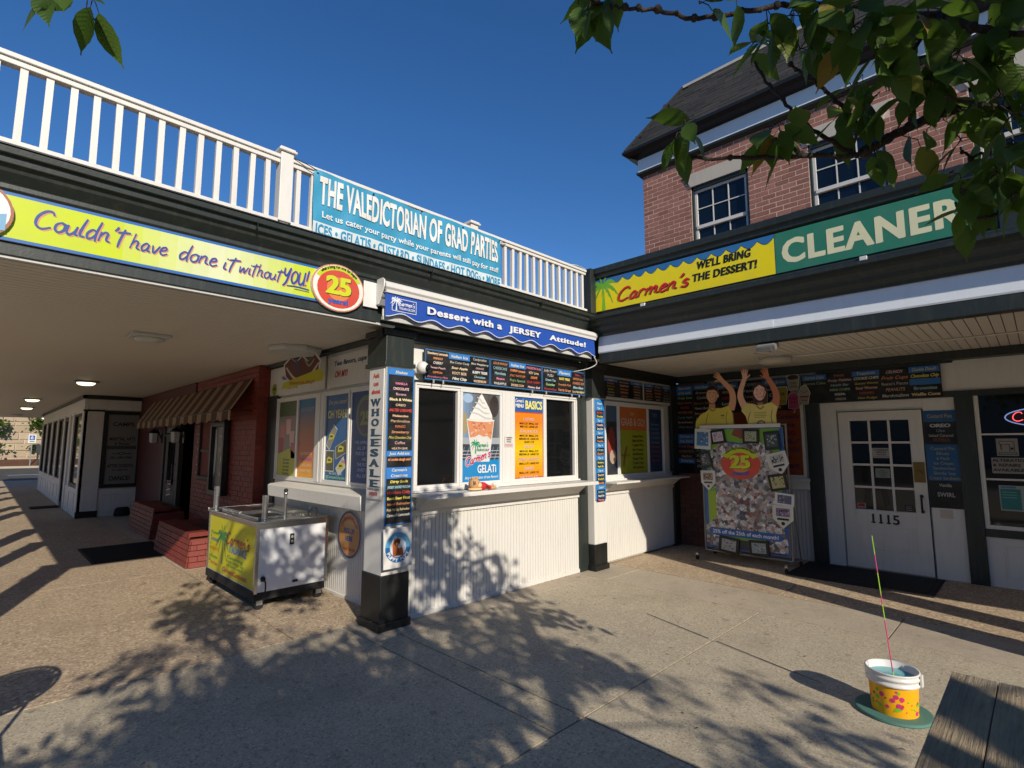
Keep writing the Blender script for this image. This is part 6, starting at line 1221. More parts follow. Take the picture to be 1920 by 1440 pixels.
TREE_DATA = (
[
(0.026,0.017,[(2.323, -0.314, 2.83), (2.234, -0.166, 2.76), (2.175, -0.056, 2.736), (2.126, 0.049, 2.692), (2.081, 0.144, 2.673), (2.04, 0.237, 2.642), (1.997, 0.336, 2.592)]),
(0.011,0.005,[(1.997, 0.336, 2.592), (1.95, 0.386, 2.576), (1.853, 0.483, 2.578), (1.742, 0.596, 2.573), (1.698, 0.639, 2.575), (1.611, 0.727, 2.568), (1.573, 0.764, 2.582), (1.563, 0.769, 2.608)]),
(0.009,0.004,[(1.879, 0.471, 2.58), (1.83, 0.499, 2.59), (1.786, 0.52, 2.619), (1.745, 0.543, 2.614)]),
(0.01,0.005,[(2.011, 0.32, 2.608), (1.948, 0.356, 2.688), (1.885, 0.394, 2.756), (1.834, 0.425, 2.791), (1.778, 0.46, 2.832), (1.744, 0.478, 2.844)]),
(0.01,0.005,[(1.98, 0.368, 2.589), (1.933, 0.431, 2.65), (1.893, 0.486, 2.716), (1.852, 0.539, 2.804), (1.821, 0.582, 2.893), (1.811, 0.605, 2.966)]),
(0.018,0.01,[(2.094, -0.288, 2.77), (1.946, -0.065, 2.744), (1.927, 0.017, 2.794), (1.924, 0.081, 2.866), (1.954, 0.113, 2.922)]),
(0.013,0.005,[(1.954, 0.113, 2.922), (1.845, 0.21, 2.919), (1.789, 0.251, 2.926), (1.692, 0.336, 2.93), (1.613, 0.403, 2.922), (1.543, 0.463, 2.904), (1.475, 0.522, 2.883), (1.38, 0.608, 2.86), (1.313, 0.661, 2.867), (1.237, 0.723, 2.873), (1.186, 0.762, 2.867), (1.129, 0.804, 2.882)]),
(0.008,0.004,[(1.689, 0.335, 2.928), (1.678, 0.323, 2.859), (1.675, 0.301, 2.806), (1.675, 0.275, 2.761)]),
(0.009,0.004,[(1.954, 0.113, 2.922), (1.87, 0.14, 2.83), (1.772, 0.183, 2.731), (1.684, 0.211, 2.665)]),
(0.012,0.005,[(2.211, -0.233, 2.58), (2.06, -0.052, 2.661), (2.016, 0.025, 2.727), (2.018, 0.058, 2.772), (2.002, 0.111, 2.808), (1.938, 0.214, 2.83)]),
(0.008,0.005,[(2.048, 0.204, 2.653), (1.987, 0.215, 2.668), (1.939, 0.209, 2.713), (1.881, 0.21, 2.769)]),
(0.01,0.004,[(2.298, -0.229, 2.457), (2.151, -0.039, 2.525), (2.137, 0.027, 2.529), (2.134, 0.084, 2.529), (2.154, 0.111, 2.574)]),
(0.009,0.004,[(2.227, -0.218, 2.385), (2.078, -0.026, 2.344), (2.054, 0.041, 2.297), (2.034, 0.096, 2.304), (2.029, 0.129, 2.355)]),
(0.009,0.004,[(2.363, -0.245, 2.596), (2.144, -0.064, 2.612), (2.031, 0.014, 2.612), (1.921, 0.089, 2.612), (1.856, 0.118, 2.611)]),
(0.01,0.004,[(0.453, 1.544, 3.384), (0.286, 1.675, 3.174), (0.15, 1.772, 2.974), (0.056, 1.811, 2.871)]),
],
[ (1.122,0.807,2.903,6),(1.170,0.759,2.909,3),(1.361,0.597,2.896,2),(1.434,0.523,2.902,2),(1.758,0.584,2.990,7),(1.586,0.486,2.895,4),(1.630,0.438,2.919,5),(1.546,0.751,2.647,8),(1.744,0.537,2.658,6),(1.803,0.512,2.622,5),(1.744,0.444,2.877,5),(1.648,0.392,2.918,6),(1.686,0.337,2.934,5),(1.681,0.288,2.824,6),(1.706,0.246,2.755,6),(1.777,0.189,2.846,6),(1.804,0.130,2.860,5),(1.893,0.341,2.769,5),(1.906,0.367,2.705,5),(1.935,0.305,2.726,5),(1.741,0.213,2.737,6),(1.916,0.176,2.766,6),(1.914,0.117,2.699,6),(1.878,0.075,2.740,5),(1.929,0.019,2.770,5),(1.923,0.208,2.699,3),(2.046,0.134,2.661,3),(2.040,0.072,2.638,5),(2.027,0.009,2.668,6),(1.999,-0.017,2.559,5),(2.151,0.108,2.607,5),(2.096,0.036,2.509,5),(2.007,-0.010,2.469,6),(2.037,0.115,2.389,6),(2.069,0.089,2.349,4),(2.047,0.029,2.420,6),(2.073,0.137,2.471,2),(2.017,0.001,2.334,4),(1.908,-0.041,2.834,5),(1.887,0.041,2.898,5),(1.935,0.004,2.830,4),(1.674,0.256,2.891,4),(1.961,0.306,2.564,3),(1.965,-0.009,2.725,5),(2.017,0.241,2.616,2),(0.056,1.810,2.878,4),(0.116,1.779,2.876,4) ],
[ (-1.10,-3.18,3.52),(-1.57,-4.15,4.05),(-1.67,-4.52,4.16),(-0.49,-1.55,2.51),(-0.22,-0.36,2.18),(-0.53,-1.04,2.30),(-1.08,-2.98,3.41),(-0.57,-1.09,2.45),(-0.18,-1.53,2.61),(-1.28,-4.34,3.83),(-1.18,-3.95,3.99),(0.07,-0.61,2.27),(0.07,-0.38,1.94),(-0.40,-2.35,3.16),(-0.63,-3.15,3.72),(-1.06,-3.66,3.88),(-0.47,-2.36,2.87),(-1.27,-4.77,4.26),(-1.17,-4.75,3.97),(-0.94,-3.94,3.81),(-1.05,-4.18,3.80),(-0.44,-2.41,2.61),(-0.31,-2.30,2.71),(-0.11,-1.51,2.42),(-0.45,-3.54,3.80),(-0.20,-2.94,3.21),(-0.33,-3.23,3.28),(-0.81,-4.37,4.04),(-0.61,-4.04,3.98),(-0.69,-3.87,3.80),(0.30,-1.34,1.96),(-0.63,-4.11,3.86),(-0.34,-3.28,3.05),(0.25,-1.95,2.53),(-1.07,-5.24,4.09),(0.02,-2.22,2.40),(-0.11,-2.81,2.74),(-0.85,-4.41,3.79),(-0.20,-2.28,2.59),(-1.05,-5.17,3.97),(0.42,-1.48,1.97),(-0.74,-4.94,3.65),(-0.08,-2.99,2.81),(-0.76,-4.84,3.74),(-0.68,-4.81,3.80),(-0.50,-4.47,3.60),(-0.35,-4.17,3.37),(0.26,-2.21,2.40),(0.28,-1.35,2.59),(0.35,-1.20,2.52),(0.22,-1.57,2.81),(0.13,-2.00,2.75),(0.31,-1.30,2.46),(0.11,-1.88,3.03),(0.25,-1.84,2.93),(0.23,-1.95,2.62),(-0.41,-3.91,3.74),(0.62,-1.26,2.24),(-0.32,-4.61,3.98),(1.05,-1.06,2.08),(0.11,-3.63,3.43),(0.21,-2.96,3.03),(-0.67,-5.07,4.25),(0.45,-2.13,2.56),(0.18,-2.64,2.83),(0.22,-3.06,3.15),(0.21,-2.85,2.98),(-0.39,-2.42,3.40),(-0.73,-3.35,3.89),(0.21,-1.46,2.57),(-0.67,-2.95,3.54),(0.06,-1.50,2.64),(-0.16,-1.41,2.55),(-0.33,-2.55,3.32),(-0.09,-2.16,2.99),(-1.06,-3.41,3.77),(-1.03,-3.08,3.64),(-0.56,-1.63,2.81),(-0.87,-1.63,2.73),(-1.21,-2.21,3.12),(-1.68,-4.09,3.89),(0.84,-2.08,2.84),(0.27,-4.15,3.86),(0.25,-3.40,3.49),(0.48,-4.90,4.34),(0.75,-3.72,3.62),(0.81,-3.40,3.37),(1.17,-3.39,3.34),(1.95,-1.18,2.05),(0.84,-4.40,3.88),(1.31,-3.14,3.04),(1.43,-2.30,2.58),(1.57,-1.72,2.39),(0.84,-4.59,3.78),(2.02,-1.43,2.09),(0.53,-5.12,4.07),(1.43,-3.54,3.08),(1.58,-3.19,2.81),(1.43,-3.42,3.11),(0.95,-2.02,2.76),(-0.10,-4.27,4.18),(0.84,-1.78,2.68),(0.77,-1.81,2.84),(0.95,-1.31,2.46),(1.02,-0.64,2.49),(1.48,-2.01,2.95),(2.07,-0.57,2.26),(0.78,-4.46,4.17),(2.71,-0.50,1.97),(2.59,-0.42,2.15),(2.16,-1.84,2.80),(1.53,-0.82,2.35),(1.44,-1.28,2.77),(0.43,-4.05,4.03),(0.79,-2.02,2.42),(0.60,-2.82,2.88),(0.87,-2.18,2.52),(-0.17,-4.82,3.93),(-0.05,-5.14,4.06),(0.87,-2.01,2.41),(0.13,-1.01,2.43),(-0.31,-2.55,3.46),(0.29,-0.75,2.49),(0.27,-0.63,2.45),(-0.56,-3.35,4.09),(0.04,-1.65,2.94),(0.74,-0.71,2.67),(-0.27,-3.99,4.17),(0.64,-1.23,2.71),(-1.50,-2.71,4.08),(-0.74,0.09,2.46),(-1.14,-1.58,3.33),(-1.92,-2.91,3.33),(-1.97,-4.10,3.95),(-1.85,-3.48,3.69),(-0.95,-0.09,1.96),(-1.29,-1.04,2.52),(-1.65,-1.90,2.76),(-0.69,-0.42,3.60),(-0.54,-0.52,3.62),(-0.63,-0.38,3.38),(-0.37,-0.21,3.27),(-0.32,-0.01,3.17),(-0.47,-0.04,3.13),(-0.21,-0.37,2.98),(-0.10,-0.58,3.44),(-0.15,-0.68,3.05),(-0.07,0.41,2.77),(-0.42,0.23,2.98),(-0.08,0.70,2.47),(0.64,-6.14,4.21),(0.76,-5.65,3.59),(0.87,-4.94,3.17),(1.58,-3.16,2.25),(1.96,-3.96,2.48),(1.60,-5.18,3.45),(1.76,-4.04,2.60),(0.36,0.13,3.19),(0.62,0.50,3.02),(-0.07,-1.47,3.99),(0.35,0.58,2.93),(0.18,-0.46,3.50),(-0.43,-1.82,4.19),(-0.22,-1.76,2.36),(-0.23,-1.73,2.56),(-1.18,-5.05,4.11),(-0.52,-2.95,2.90),(-0.16,-2.11,2.51),(-0.92,-3.76,3.59),(-0.43,-2.93,3.09),(-0.47,-3.03,3.11),(-1.71,-4.80,4.18),(-0.38,-1.41,2.28),(-1.43,-4.56,4.07),(-1.04,-3.28,3.20),(-1.04,-3.27,3.20),(-1.30,-4.29,3.92),(-0.21,-0.95,1.97),(-1.17,-4.04,3.61),(-1.38,-3.18,3.54),(-1.62,-3.71,3.97),(-0.76,-2.08,2.85),(-0.17,-3.34,3.16),(-0.46,-4.94,4.03),(0.09,-3.02,2.99),(0.28,-1.82,2.44),(0.29,-1.98,2.49),(-0.82,-5.32,4.18),(-0.15,-3.15,2.97),(0.15,-2.63,2.86),(-0.10,-3.80,3.38),(0.47,-1.62,2.05),(0.71,-1.52,2.23),(0.50,-1.56,2.17),(-0.42,-4.79,3.91),(0.22,-3.21,3.05),(-0.07,-3.65,3.32),(0.51,-2.27,2.65),(0.17,-2.07,2.77),(-0.82,-4.74,3.96),(0.02,-2.91,3.22),(-0.77,-4.46,3.68),(0.12,-2.11,2.75),(0.29,-1.46,2.37),(-0.00,-2.21,2.82),(0.26,-1.82,2.46),(0.11,-1.52,2.25),(-0.76,-4.10,3.78),(-0.32,-2.13,2.77),(-0.62,-3.28,3.21),(-1.04,-4.57,4.06),(0.36,-0.89,2.12),(-0.64,-3.08,3.23),(0.03,-1.62,2.42),(-0.55,-2.85,3.30),(-0.34,-1.93,2.78),(0.03,-1.24,2.34),(-0.40,-2.11,2.84),(-1.00,-3.64,3.59),(0.21,-0.50,1.94),(-0.01,-0.89,2.04),(-0.36,-1.34,2.33),(0.11,-2.11,2.40),(-0.92,-5.22,3.93),(-0.77,-4.57,3.57),(-0.49,-3.06,3.01),(0.01,-2.24,2.72),(-0.18,-2.63,2.79),(-0.84,-4.31,3.72),(-0.89,-4.66,3.66),(0.03,-3.99,3.71),(-0.32,-4.67,4.14),(0.22,-2.79,2.82),(-1.71,-3.79,4.00),(-1.41,-2.84,3.32),(-1.95,-4.71,4.34),(-0.94,-1.80,3.21),(-0.36,-0.22,2.15),(-1.26,-3.14,3.78),(-1.12,-3.60,4.11),(-0.72,-1.75,2.94),(-0.36,-1.16,2.74),(1.05,-3.12,3.88),(1.10,-2.67,3.65),(1.92,-1.90,3.41),(1.35,-3.33,4.25),(0.77,-2.29,3.63),(0.87,-2.17,3.35),(1.45,-1.06,3.14),(1.33,-1.56,3.41),(1.80,-1.23,3.47),(1.72,-1.42,3.29),(2.10,-0.88,2.85),(1.71,-2.76,3.83),(1.60,-0.85,3.47),(1.53,-0.66,3.39),(1.25,-1.54,3.95),(0.95,-1.89,4.28),(1.28,-1.79,3.97),(1.35,-1.01,3.80),(1.84,-0.12,3.22),(1.33,-1.64,4.17),(1.49,-0.97,3.12),(0.92,-2.62,3.88),(1.77,-2.86,4.04),(1.98,-2.72,3.73),(0.63,-3.53,3.99),(1.03,-1.55,3.15),(1.07,-1.22,3.57),(1.03,-1.38,3.42),(0.05,-0.52,3.65),(0.06,-0.96,4.04),(0.49,-0.13,3.40),(0.34,-0.87,4.01),(0.42,-0.39,3.27),(0.43,-0.46,3.27),(0.05,-0.34,3.95),(0.10,-0.13,3.71),(0.55,-1.18,3.85),(0.58,-0.45,3.42),(0.37,-0.93,4.01),(0.77,0.23,3.37),(0.46,-0.47,3.84),(0.10,-0.36,4.06) ])
# ============================================================ DISPLAY BOARD with photo collage
DX = 7.60; DF = FX(DX)
t = thing('display_board', 'wheeled display board covered in a photo collage around a red 25 oval', 'display board', (7.6, 3.0, 0))
obj('panel', MB().fbox(DF, -3.57, -2.45, .15, 1.86, -.012, .0), white, t, bevel=.002)
P_ = Print(DF, .0012); P_.rect(-3.57, -2.45, .15, 1.86, '#2c62a4', 0); P_.rect(-3.52, -2.50, .30, 1.84, '#7cb03a', 1); P_.rect(-3.52, -3.36, .45, .95, '#9cb82c', 1.5); P_.rect(-2.64, -2.5, .5, .98, '#a8b04c', 1.5)
P_.poly([(-3.1, 1.84), (-2.9, 1.84), (-2.86, 1.75), (-3.0, 1.70), (-3.14, 1.76)], '#8a4a34', 2); P_.poly([(-3.22, 1.60), (-2.80, 1.60), (-2.75, 1.68), (-3.0, 1.64), (-3.26, 1.68)], '#2458a0', 2)
P_.rect(-3.5, -2.5, .17, .30, '#3a3c44', 2); P_.done('print', t)
cm = MB()
pts = [(-3.48, 1.50), (-3.3, 1.66), (-3.0, 1.62), (-2.75, 1.66), (-2.56, 1.5), (-2.52, 1.2), (-2.56, .95), (-2.56, .6), (-2.47, .42), (-3.56, .45), (-3.40, .6), (-3.40, .95), (-3.48, 1.2)]
cm.prism(DF, pts, .004, .008); cm.prism(DF, [(-3.56, .18), (-3.40, .18), (-3.36, .45), (-3.57, .47)], .0045, .0085); cm.prism(DF, [(-2.80, .19), (-2.46, .19), (-2.46, .40), (-2.7, .42)], .005, .009); obj('photo_collage', cm, collage, t)
P_ = Print(DF, .0105); oval25(P_, -3.03, 1.36, .30, .24, 0, False)
P_.poly([(-3.50, .44), (-2.54, .44), (-2.50, .38), (-2.56, .34), (-3.42, .33), (-3.53, .37)], '#2c62a8', 0); P_.text('25% off the 25th of each month!', -3.02, .365, .050, '#e8e8e8', 1, w=.90, bold=.02); P_.done('print', t)
fr_ = MB(); fr_.tube([(DX+.03, 3.60, .08), (DX+.03, 3.60, 1.9)], .014).tube([(DX+.03, 2.42, .08), (DX+.03, 2.42, 1.9)], .014).tube([(DX+.03, 3.60, .1), (DX+.03, 2.42, .1)], .014).tube([(DX+.03, 3.60, 1.89), (DX+.03, 2.42, 1.89)], .012)
for y in (3.60, 2.42): fr_.tube([(DX-.26, y, .09), (DX+.34, y, .09)], .014); fr_.tube([(DX+.03, y, 1.3), (DX+.33, y-.0, .10)], .010)
obj('frame', fr_, grey, t)
for x, y in ((DX-.25, 3.60), (DX-.25, 2.42), (DX+.32, 3.60), (DX+.32, 2.42)):
    cw = obj('caster', MB().tube([(x, y-.012, .035), (x, y+.012, .035)], .034, seg=16), rubber, t); obj('fork', MB().box(x-.012, x+.012, y-.02, y+.02, .05, .09), steel, cw)
obj('top_tray', MB().fbox(DF, -3.60, -2.47, 1.855, 1.905, .0, .03), vinyl, t, bevel=.003)
# plaques and frames hung on the board (each a thing)
def plaque(name, lb, a, b, w_, h_, rot, fcol, icol, kind, ink):
    u = Vector((0, -cos(rot), sin(rot))); v = Vector((0, sin(rot), cos(rot))); f = Fr((DX, -a, b), u, v)
    t = thing(name, lb, 'award plaque' if kind != 'photo' else 'framed photo', (DX-.02, -a, b))
    if kind == 'plate': pts = [(-w_/2, h_/2), (-w_/2, -h_*.1), (0, -h_/2), (w_/2, -h_*.1), (w_/2, h_/2)]
    else: pts = [(-w_/2, -h_/2), (w_/2, -h_/2), (w_/2, h_/2), (-w_/2, h_/2)]
    obj('backing', MB().prism(f, pts, .012, .028), simple('plaque_'+fcol, hx(fcol), .4), t, bevel=.003); P_ = Print(f, .0295)
    if kind == 'plate':
        P_.rect(-w_*.33, w_*.33, h_*.02, h_*.38, icol, 0); P_.rect(-w_*.28, w_*.28, -h_*.14, -h_*.05, ink, .5); P_.ell(0, -h_*.28, w_*.09, w_*.09, ink, .5)
    else: P_.rect(-w_*.36, w_*.36, -h_*.34, h_*.34, icol, 0)
    rnd = random.Random(int(a*-100))
    for i in range(26):
        x = rnd.uniform(-w_*.30, w_*.26); z = rnd.uniform(h_*.04 if kind == 'plate' else -h_*.26, h_*.28); P_.rect(x, x+w_*rnd.uniform(.03, .10), z, z+h_*rnd.uniform(.03, .08), rnd.choice([ink, '#d0ccc6', '#6c5c5a', ink]), 1+i*.05)
    P_.done('print', t)
plaque('framed_photo', 'white framed team photograph at the upper left corner of the display board', -3.56, 1.705, .25, .30, -.06, '#d8d8d0', '#4c8cc0', 'photo', '#6c5868')
plaque('award_plaque', 'black framed purple and white award at the top left of the display board', -3.33, 1.735, .21, .20, .14, '#141414', '#d8c8d8', 'award', '#7c3c80')
plaque('award_plaque', 'black framed green grey award at the top right of the display board', -2.865, 1.735, .22, .20, -.03, '#141414', '#a4b090', 'award', '#2c3430')
plaque('award_plaque', 'dark slate award with small gold seal at the upper right corner of the display board', -2.59, 1.675, .20, .25, .08, '#1c2426', '#44545a', 'award', '#98a4a8')
plaque('award_plaque', 'tilted dark grey plaque with gold seal at the left edge of the collage', -3.53, 1.40, .17, .24, .22, '#24282a', '#585e60', 'award', '#a8b0b0')
plaque('award_plaque', 'white home plate shaped plaque right of the red oval', -2.52, 1.37, .26, .30, .25, '#d4d4cc', '#b8b8b4', 'plate', '#2c2c30')
plaque('award_plaque', 'white home plate shaped plaque at the left edge with brown picture', -3.50, 1.10, .22, .29, .02, '#d4d4cc', '#a88c74', 'plate', '#5c4c48')
plaque('award_plaque', 'dark brown framed yellow award at the right edge of the collage', -2.54, 1.12, .23, .22, .18, '#24140e', '#b8b47c', 'award', '#3c5838')
plaque('framed_photo', 'small white framed group photograph at the right edge', -2.47, .90, .24, .16, -.08, '#dcdcd8', '#646480', 'photo', '#3c3c58')
plaque('award_plaque', 'white home plate shaped plaque with purple picture low at the right edge', -2.50, .67, .26, .30, -.02, '#d8d8c8', '#8c78a0', 'plate', '#1c1c20')
plaque('framed_photo', 'black framed picture at the bottom left of the display board', -3.24, .215, .28, .22, -.10, '#161616', '#a8aca8', 'photo', '#7c3c78')
plaque('framed_photo', 'black framed grey picture at the bottom right of the display board', -2.83, .225, .26, .20, .05, '#161616', '#98a4a4', 'photo', '#4c5458')
# two printed figures standing above the board
skin1, skin2 = '#e0a884', '#f0bca4'
def limb(P_, mbs, pts, r0, r1, col, L):
    s_ = smooth(pts, 4); n = len(s_); lft, rgt = [], []
    for i, (a, b) in enumerate(s_):
        q0, q1 = s_[max(0, i-1)], s_[min(n-1, i+1)]; dx, dy = q1[0]-q0[0], q1[1]-q0[1]; l = sqrt(dx*dx+dy*dy) or 1; r = r0+(r1-r0)*i/(n-1)
        lft.append((a-dy/l*r, b+dx/l*r)); rgt.append((a+dy/l*r, b-dx/l*r))
    po = lft+rgt[::-1]; mbs.append(po); P_.poly(po, col, L)
def hand(P_, mbs, a, b, ang, s, col, L, flip=1):
    d = (cos(ang), sin(ang)); q = (-d[1]*flip, d[0]*flip)
    T = lambda x, y: (a+q[0]*x*s+d[0]*y*s, b+q[1]*x*s+d[1]*y*s)
    po = [T(-.30, 0), T(-.42, .45), T(-.40, .95), T(.38, .95), T(.45, .45), T(.30, 0)]; mbs.append(po); P_.poly(po, col, L)
    for i, (fx, an, ln) in enumerate(((-.33, .28, .75), (-.12, .10, .92), (.10, -.06, .88), (.31, -.25, .70))):
        limb(P_, mbs, [T(fx, .85), T(fx-sin(an)*ln*.5, .9+cos(an)*ln*.5), T(fx-sin(an)*ln, .9+cos(an)*ln)], .105*s, .075*s, col, L+.2+.1*i)
    limb(P_, mbs, [T(.30, .25), T(.65, .55), T(.85, .80)], .13*s, .085*s, col, L+.1)
def figure(kind):
    fr = Fr((DX+.02, 0, 0), -Y_, Z_); P_ = Print(fr, .0075, .0007); pb = []
    if kind == 'm':
        t = thing('figure_cutout', 'printed cut-out figure in yellow shirt raising one arm above the display board', 'cut-out', (DX, 3.4, 1.88)); hx0, hz = -3.405, 2.33
        sh = [(-3.68, 1.87), (-3.67, 1.97), (-3.60, 2.06), (-3.50, 2.11), (-3.44, 2.155), (-3.36, 2.155), (-3.27, 2.15), (-3.17, 2.18), (-3.12, 2.08), (-3.11, 1.98), (-3.10, 1.88)]
        limb(P_, pb, [(-3.14, 2.12), (-3.10, 2.26), (-3.12, 2.40), (-3.22, 2.52), (-3.26, 2.57)], .052, .028, skin1, 1); hand(P_, pb, -3.25, 2.555, radians(132), .085, skin1, 1.5, 1)
        limb(P_, pb, [(-3.42, 2.12), (-3.41, 2.22)], .05, .045, '#c89070', 1); shirt = '#d8c84c'
    else:
        t = thing('figure_cutout', 'printed cut-out figure with long dark hair raising both arms above the display board', 'cut-out', (DX, 2.7, 1.88)); hx0, hz = -2.725, 2.33
        sh = [(-2.90, 1.88), (-2.93, 2.02), (-2.99, 2.10), (-2.92, 2.20), (-2.83, 2.19), (-2.76, 2.16), (-2.68, 2.17), (-2.58, 2.20), (-2.50, 2.13), (-2.53, 2.02), (-2.52, 1.88)]
        limb(P_, pb, [(-2.93, 2.13), (-2.99, 2.28), (-2.98, 2.40), (-2.92, 2.56)], .05, .028, skin2, 1); hand(P_, pb, -2.92, 2.54, radians(88), .085, skin2, 1.5, -1)
        limb(P_, pb, [(-2.54, 2.13), (-2.51, 2.28), (-2.55, 2.42), (-2.62, 2.55)], .05, .028, '#cc8060', 1); hand(P_, pb, -2.615, 2.535, radians(108), .085, '#cc8060', 1.5, 1)
        limb(P_, pb, [(-2.725, 2.12), (-2.725, 2.22)], .04, .038, '#a87862', 1); shirt = '#e4d67c'
        ha = [(hx0-.085, 2.16), (hx0-.10, 2.30), (hx0-.085, 2.40), (hx0-.03, 2.455), (hx0+.04, 2.455), (hx0+.09, 2.39), (hx0+.10, 2.28), (hx0+.085, 2.16), (hx0+.05, 2.20), (hx0-.05, 2.20)]; pb.append(ha); P_.poly(ha, '#3a241c', 2)
    pb.append(sh); P_.poly(sh, shirt, 3)
    P_.stroke([(sh[2][0]+.08, 1.90), (sh[2][0]+.10, 2.0), (sh[2][0]+.13, 2.08)], .012, '#8c8238', 3.6); P_.stroke([(sh[-3][0]-.08, 1.90), (sh[-3][0]-.09, 2.0), (sh[-3][0]-.07, 2.1)], .012, '#948a40', 3.6); P_.stroke([(hx0-.05, 2.155), (hx0, 2.115), (hx0+.05, 2.15)], .02, '#8c8238', 4)
    if kind == 'w':
        for i in range(4): P_.rect(hx0-.09, hx0-.09+.17-.02*(i % 2), 2.06-i*.022, 2.066-i*.022, '#7c6c3c', 4)
        P_.ell(hx0, 1.92, .055, .035, '#4c3434', 4); P_.ell(hx0, 1.92, .04, .022, '#b8a8a0', 4.5)
    else: P_.rect(hx0+.12, hx0+.17, 2.03, 2.05, '#5c5830', 4); P_.rect(hx0+.12, hx0+.18, 2.00, 2.005, '#5c5830', 4); P_.ell(hx0+.10, 1.885, .06, .02, '#8c7470', 4)
    P_.tf = (hx0, hz-.06, 1.22); n0 = len(pb)
    hd = [(hx0+.068*cos(a)*(1-.16*max(0, -sin(a))), hz+.095*sin(a)) for a in [2*pi*i/24 for i in range(24)]]; pb.append(hd); P_.poly(hd, skin1 if kind == 'm' else '#f8c8b8', 5)
    if kind == 'm': h_ = [(hx0-.074, hz+.005), (hx0-.076, hz+.07), (hx0-.04, hz+.115), (hx0+.03, hz+.12), (hx0+.073, hz+.08), (hx0+.076, hz+.0), (hx0+.062, hz+.045), (hx0+.03, hz+.068), (hx0-.045, hz+.065), (hx0-.064, hz+.04)]; pb.append(h_); P_.poly(h_, '#241812', 6); P_.ell(hx0+.072, hz-.01, .012, .02, skin1, 5.5)
    else: P_.poly([(hx0-.07, hz+.0), (hx0-.078, hz+.08), (hx0, hz+.118), (hx0+.075, hz+.08), (hx0+.072, hz-.02), (hx0+.052, hz+.05), (hx0+.0, hz+.085), (hx0-.05, hz+.05)], '#3a241c', 6)
    P_.poly([(hx0+.02, hz-.08), (hx0+.05, hz-.05), (hx0+.062, hz+.02), (hx0+.05, hz+.04), (hx0+.04, hz-.02)], '#c08c6c' if kind == 'm' else '#cc8c7c', 5.6); P_.ell(hx0-.03, hz-.02, .014, .009, '#d8907c' if kind == 'm' else '#e89488', 5.7)
    for s in (-1, 1): P_.ell(hx0+s*.026, hz+.015, .012, .006, '#e8e0d8', 7, 10); P_.ell(hx0+s*.026, hz+.015, .006, .006, '#2a1a14', 7.5, 8); P_.stroke([(hx0+s*.012, hz+.031), (hx0+s*.028, hz+.036), (hx0+s*.042, hz+.030)], .006, '#2a1a14', 7)
    P_.stroke([(hx0+.0, hz+.01), (hx0+.009, hz-.018), (hx0-.005, hz-.022)], .005, '#8c5a48', 7); P_.poly([(hx0-.028, hz-.042), (hx0, hz-.048), (hx0+.028, hz-.042), (hx0+.014, hz-.058), (hx0-.014, hz-.058)], '#9c4844', 7); P_.poly([(hx0-.02, hz-.044), (hx0+.02, hz-.044), (hx0+.01, hz-.052), (hx0-.01, hz-.052)], '#eee6e0', 8)
    pb[n0:] = [[P_.T_(q) for q in po] for po in pb[n0:]]; P_.tf = None
    b_ = MB()
    for i, po in enumerate(pb): b_.prism(fr, po, -.004-.0003*i, .004+.0001*i)
    obj('board_blank', b_, simple('cutout_blank_'+kind, hx('#b09878'), .6), t); P_.done('print', t)
figure('m'); figure('w')

# ============================================================ ICE CREAM CART
t = thing('ice_cart', 'stainless steel Italian ice cart with yellow printed side and black casters', 'cart', (2.4, 6.3, 0))
x0, x1, y0, y1, zb_, zt_ = 2.03, 2.76, 5.60, 7.12, .17, .835
obj('body', MB().box(x0, x1, y0, y1, zb_, zt_), simple('white_enamel', (.72, .73, .74), .18), t, bevel=.008)
ed = MB()
for (x, y) in ((x0, y0), (x1, y0), (x0, y1), (x1, y1)): ed.box(x-.012 if x == x0 else x-.022, x+.022 if x == x0 else x+.012, y-.012 if y == y0 else y-.022, y+.022 if y == y0 else y+.012, zb_-.005, zt_)
ed.box(x0-.010, x1+.010, y0-.010, y0+.02, zt_-.05, zt_-.001); ed.box(x0-.010, x0+.02, y0+.02, y1, zt_-.03, zt_-.001)
obj('edge_trim', ed, steel, t, bevel=.003); obj('skirt', MB().box(x0+.005, x1-.005, y0+.005, y1-.005, .095, zb_).box(x0-.014, x0+.01, y0-.01, y1+.01, .10, .185), rubber, t)
obj('worktop', MB().box(x0-.025, x1+.03, y0-.03, y1+.03, zt_, zt_+.025).box(x0-.025, x1+.03, y1+.01, y1+.03, zt_+.025, zt_+.04), steel, t, bevel=.005)
zt2 = zt_+.026
obj('lid', MB().box(2.42, 2.70, 6.0, 6.55, zt2, zt2+.02).box(2.44, 2.68, 6.02, 6.53, zt2+.02, zt2+.028), steel, t, bevel=.004); obj('lid', MB().box(2.10, 2.38, 6.35, 6.95, zt2, zt2+.02).box(2.12, 2.36, 6.37, 6.93, zt2+.02, zt2+.028), steel, t, bevel=.004)
obj('well', MB().box(2.10, 2.38, 5.78, 6.28, zt2-.002, zt2+.003), black, t); obj('rail_edge', MB().box(2.08, 2.40, 5.76, 5.78, zt2, zt2+.02).box(2.08, 2.40, 6.28, 6.30, zt2, zt2+.02).box(2.08, 2.10, 5.78, 6.28, zt2, zt2+.02).box(2.38, 2.40, 5.78, 6.28, zt2, zt2+.02), steel, t, bevel=.003)
for i, (x, y, h_) in enumerate(((x0+.04, y1-.05, .27), (x0+.10, y0+.10, .25), (x0+.30, y0+.09, .24))):
    mb = MB().lathe([(.030 if i < 2 else .017, 0), (.030 if i < 2 else .017, h_)], (x, y, zt2), 20)
    if i == 2: mb.ball((x, y, zt2+h_+.015), .022, 12)
    obj('umbrella_tube', mb, steel, t, smooth=False)
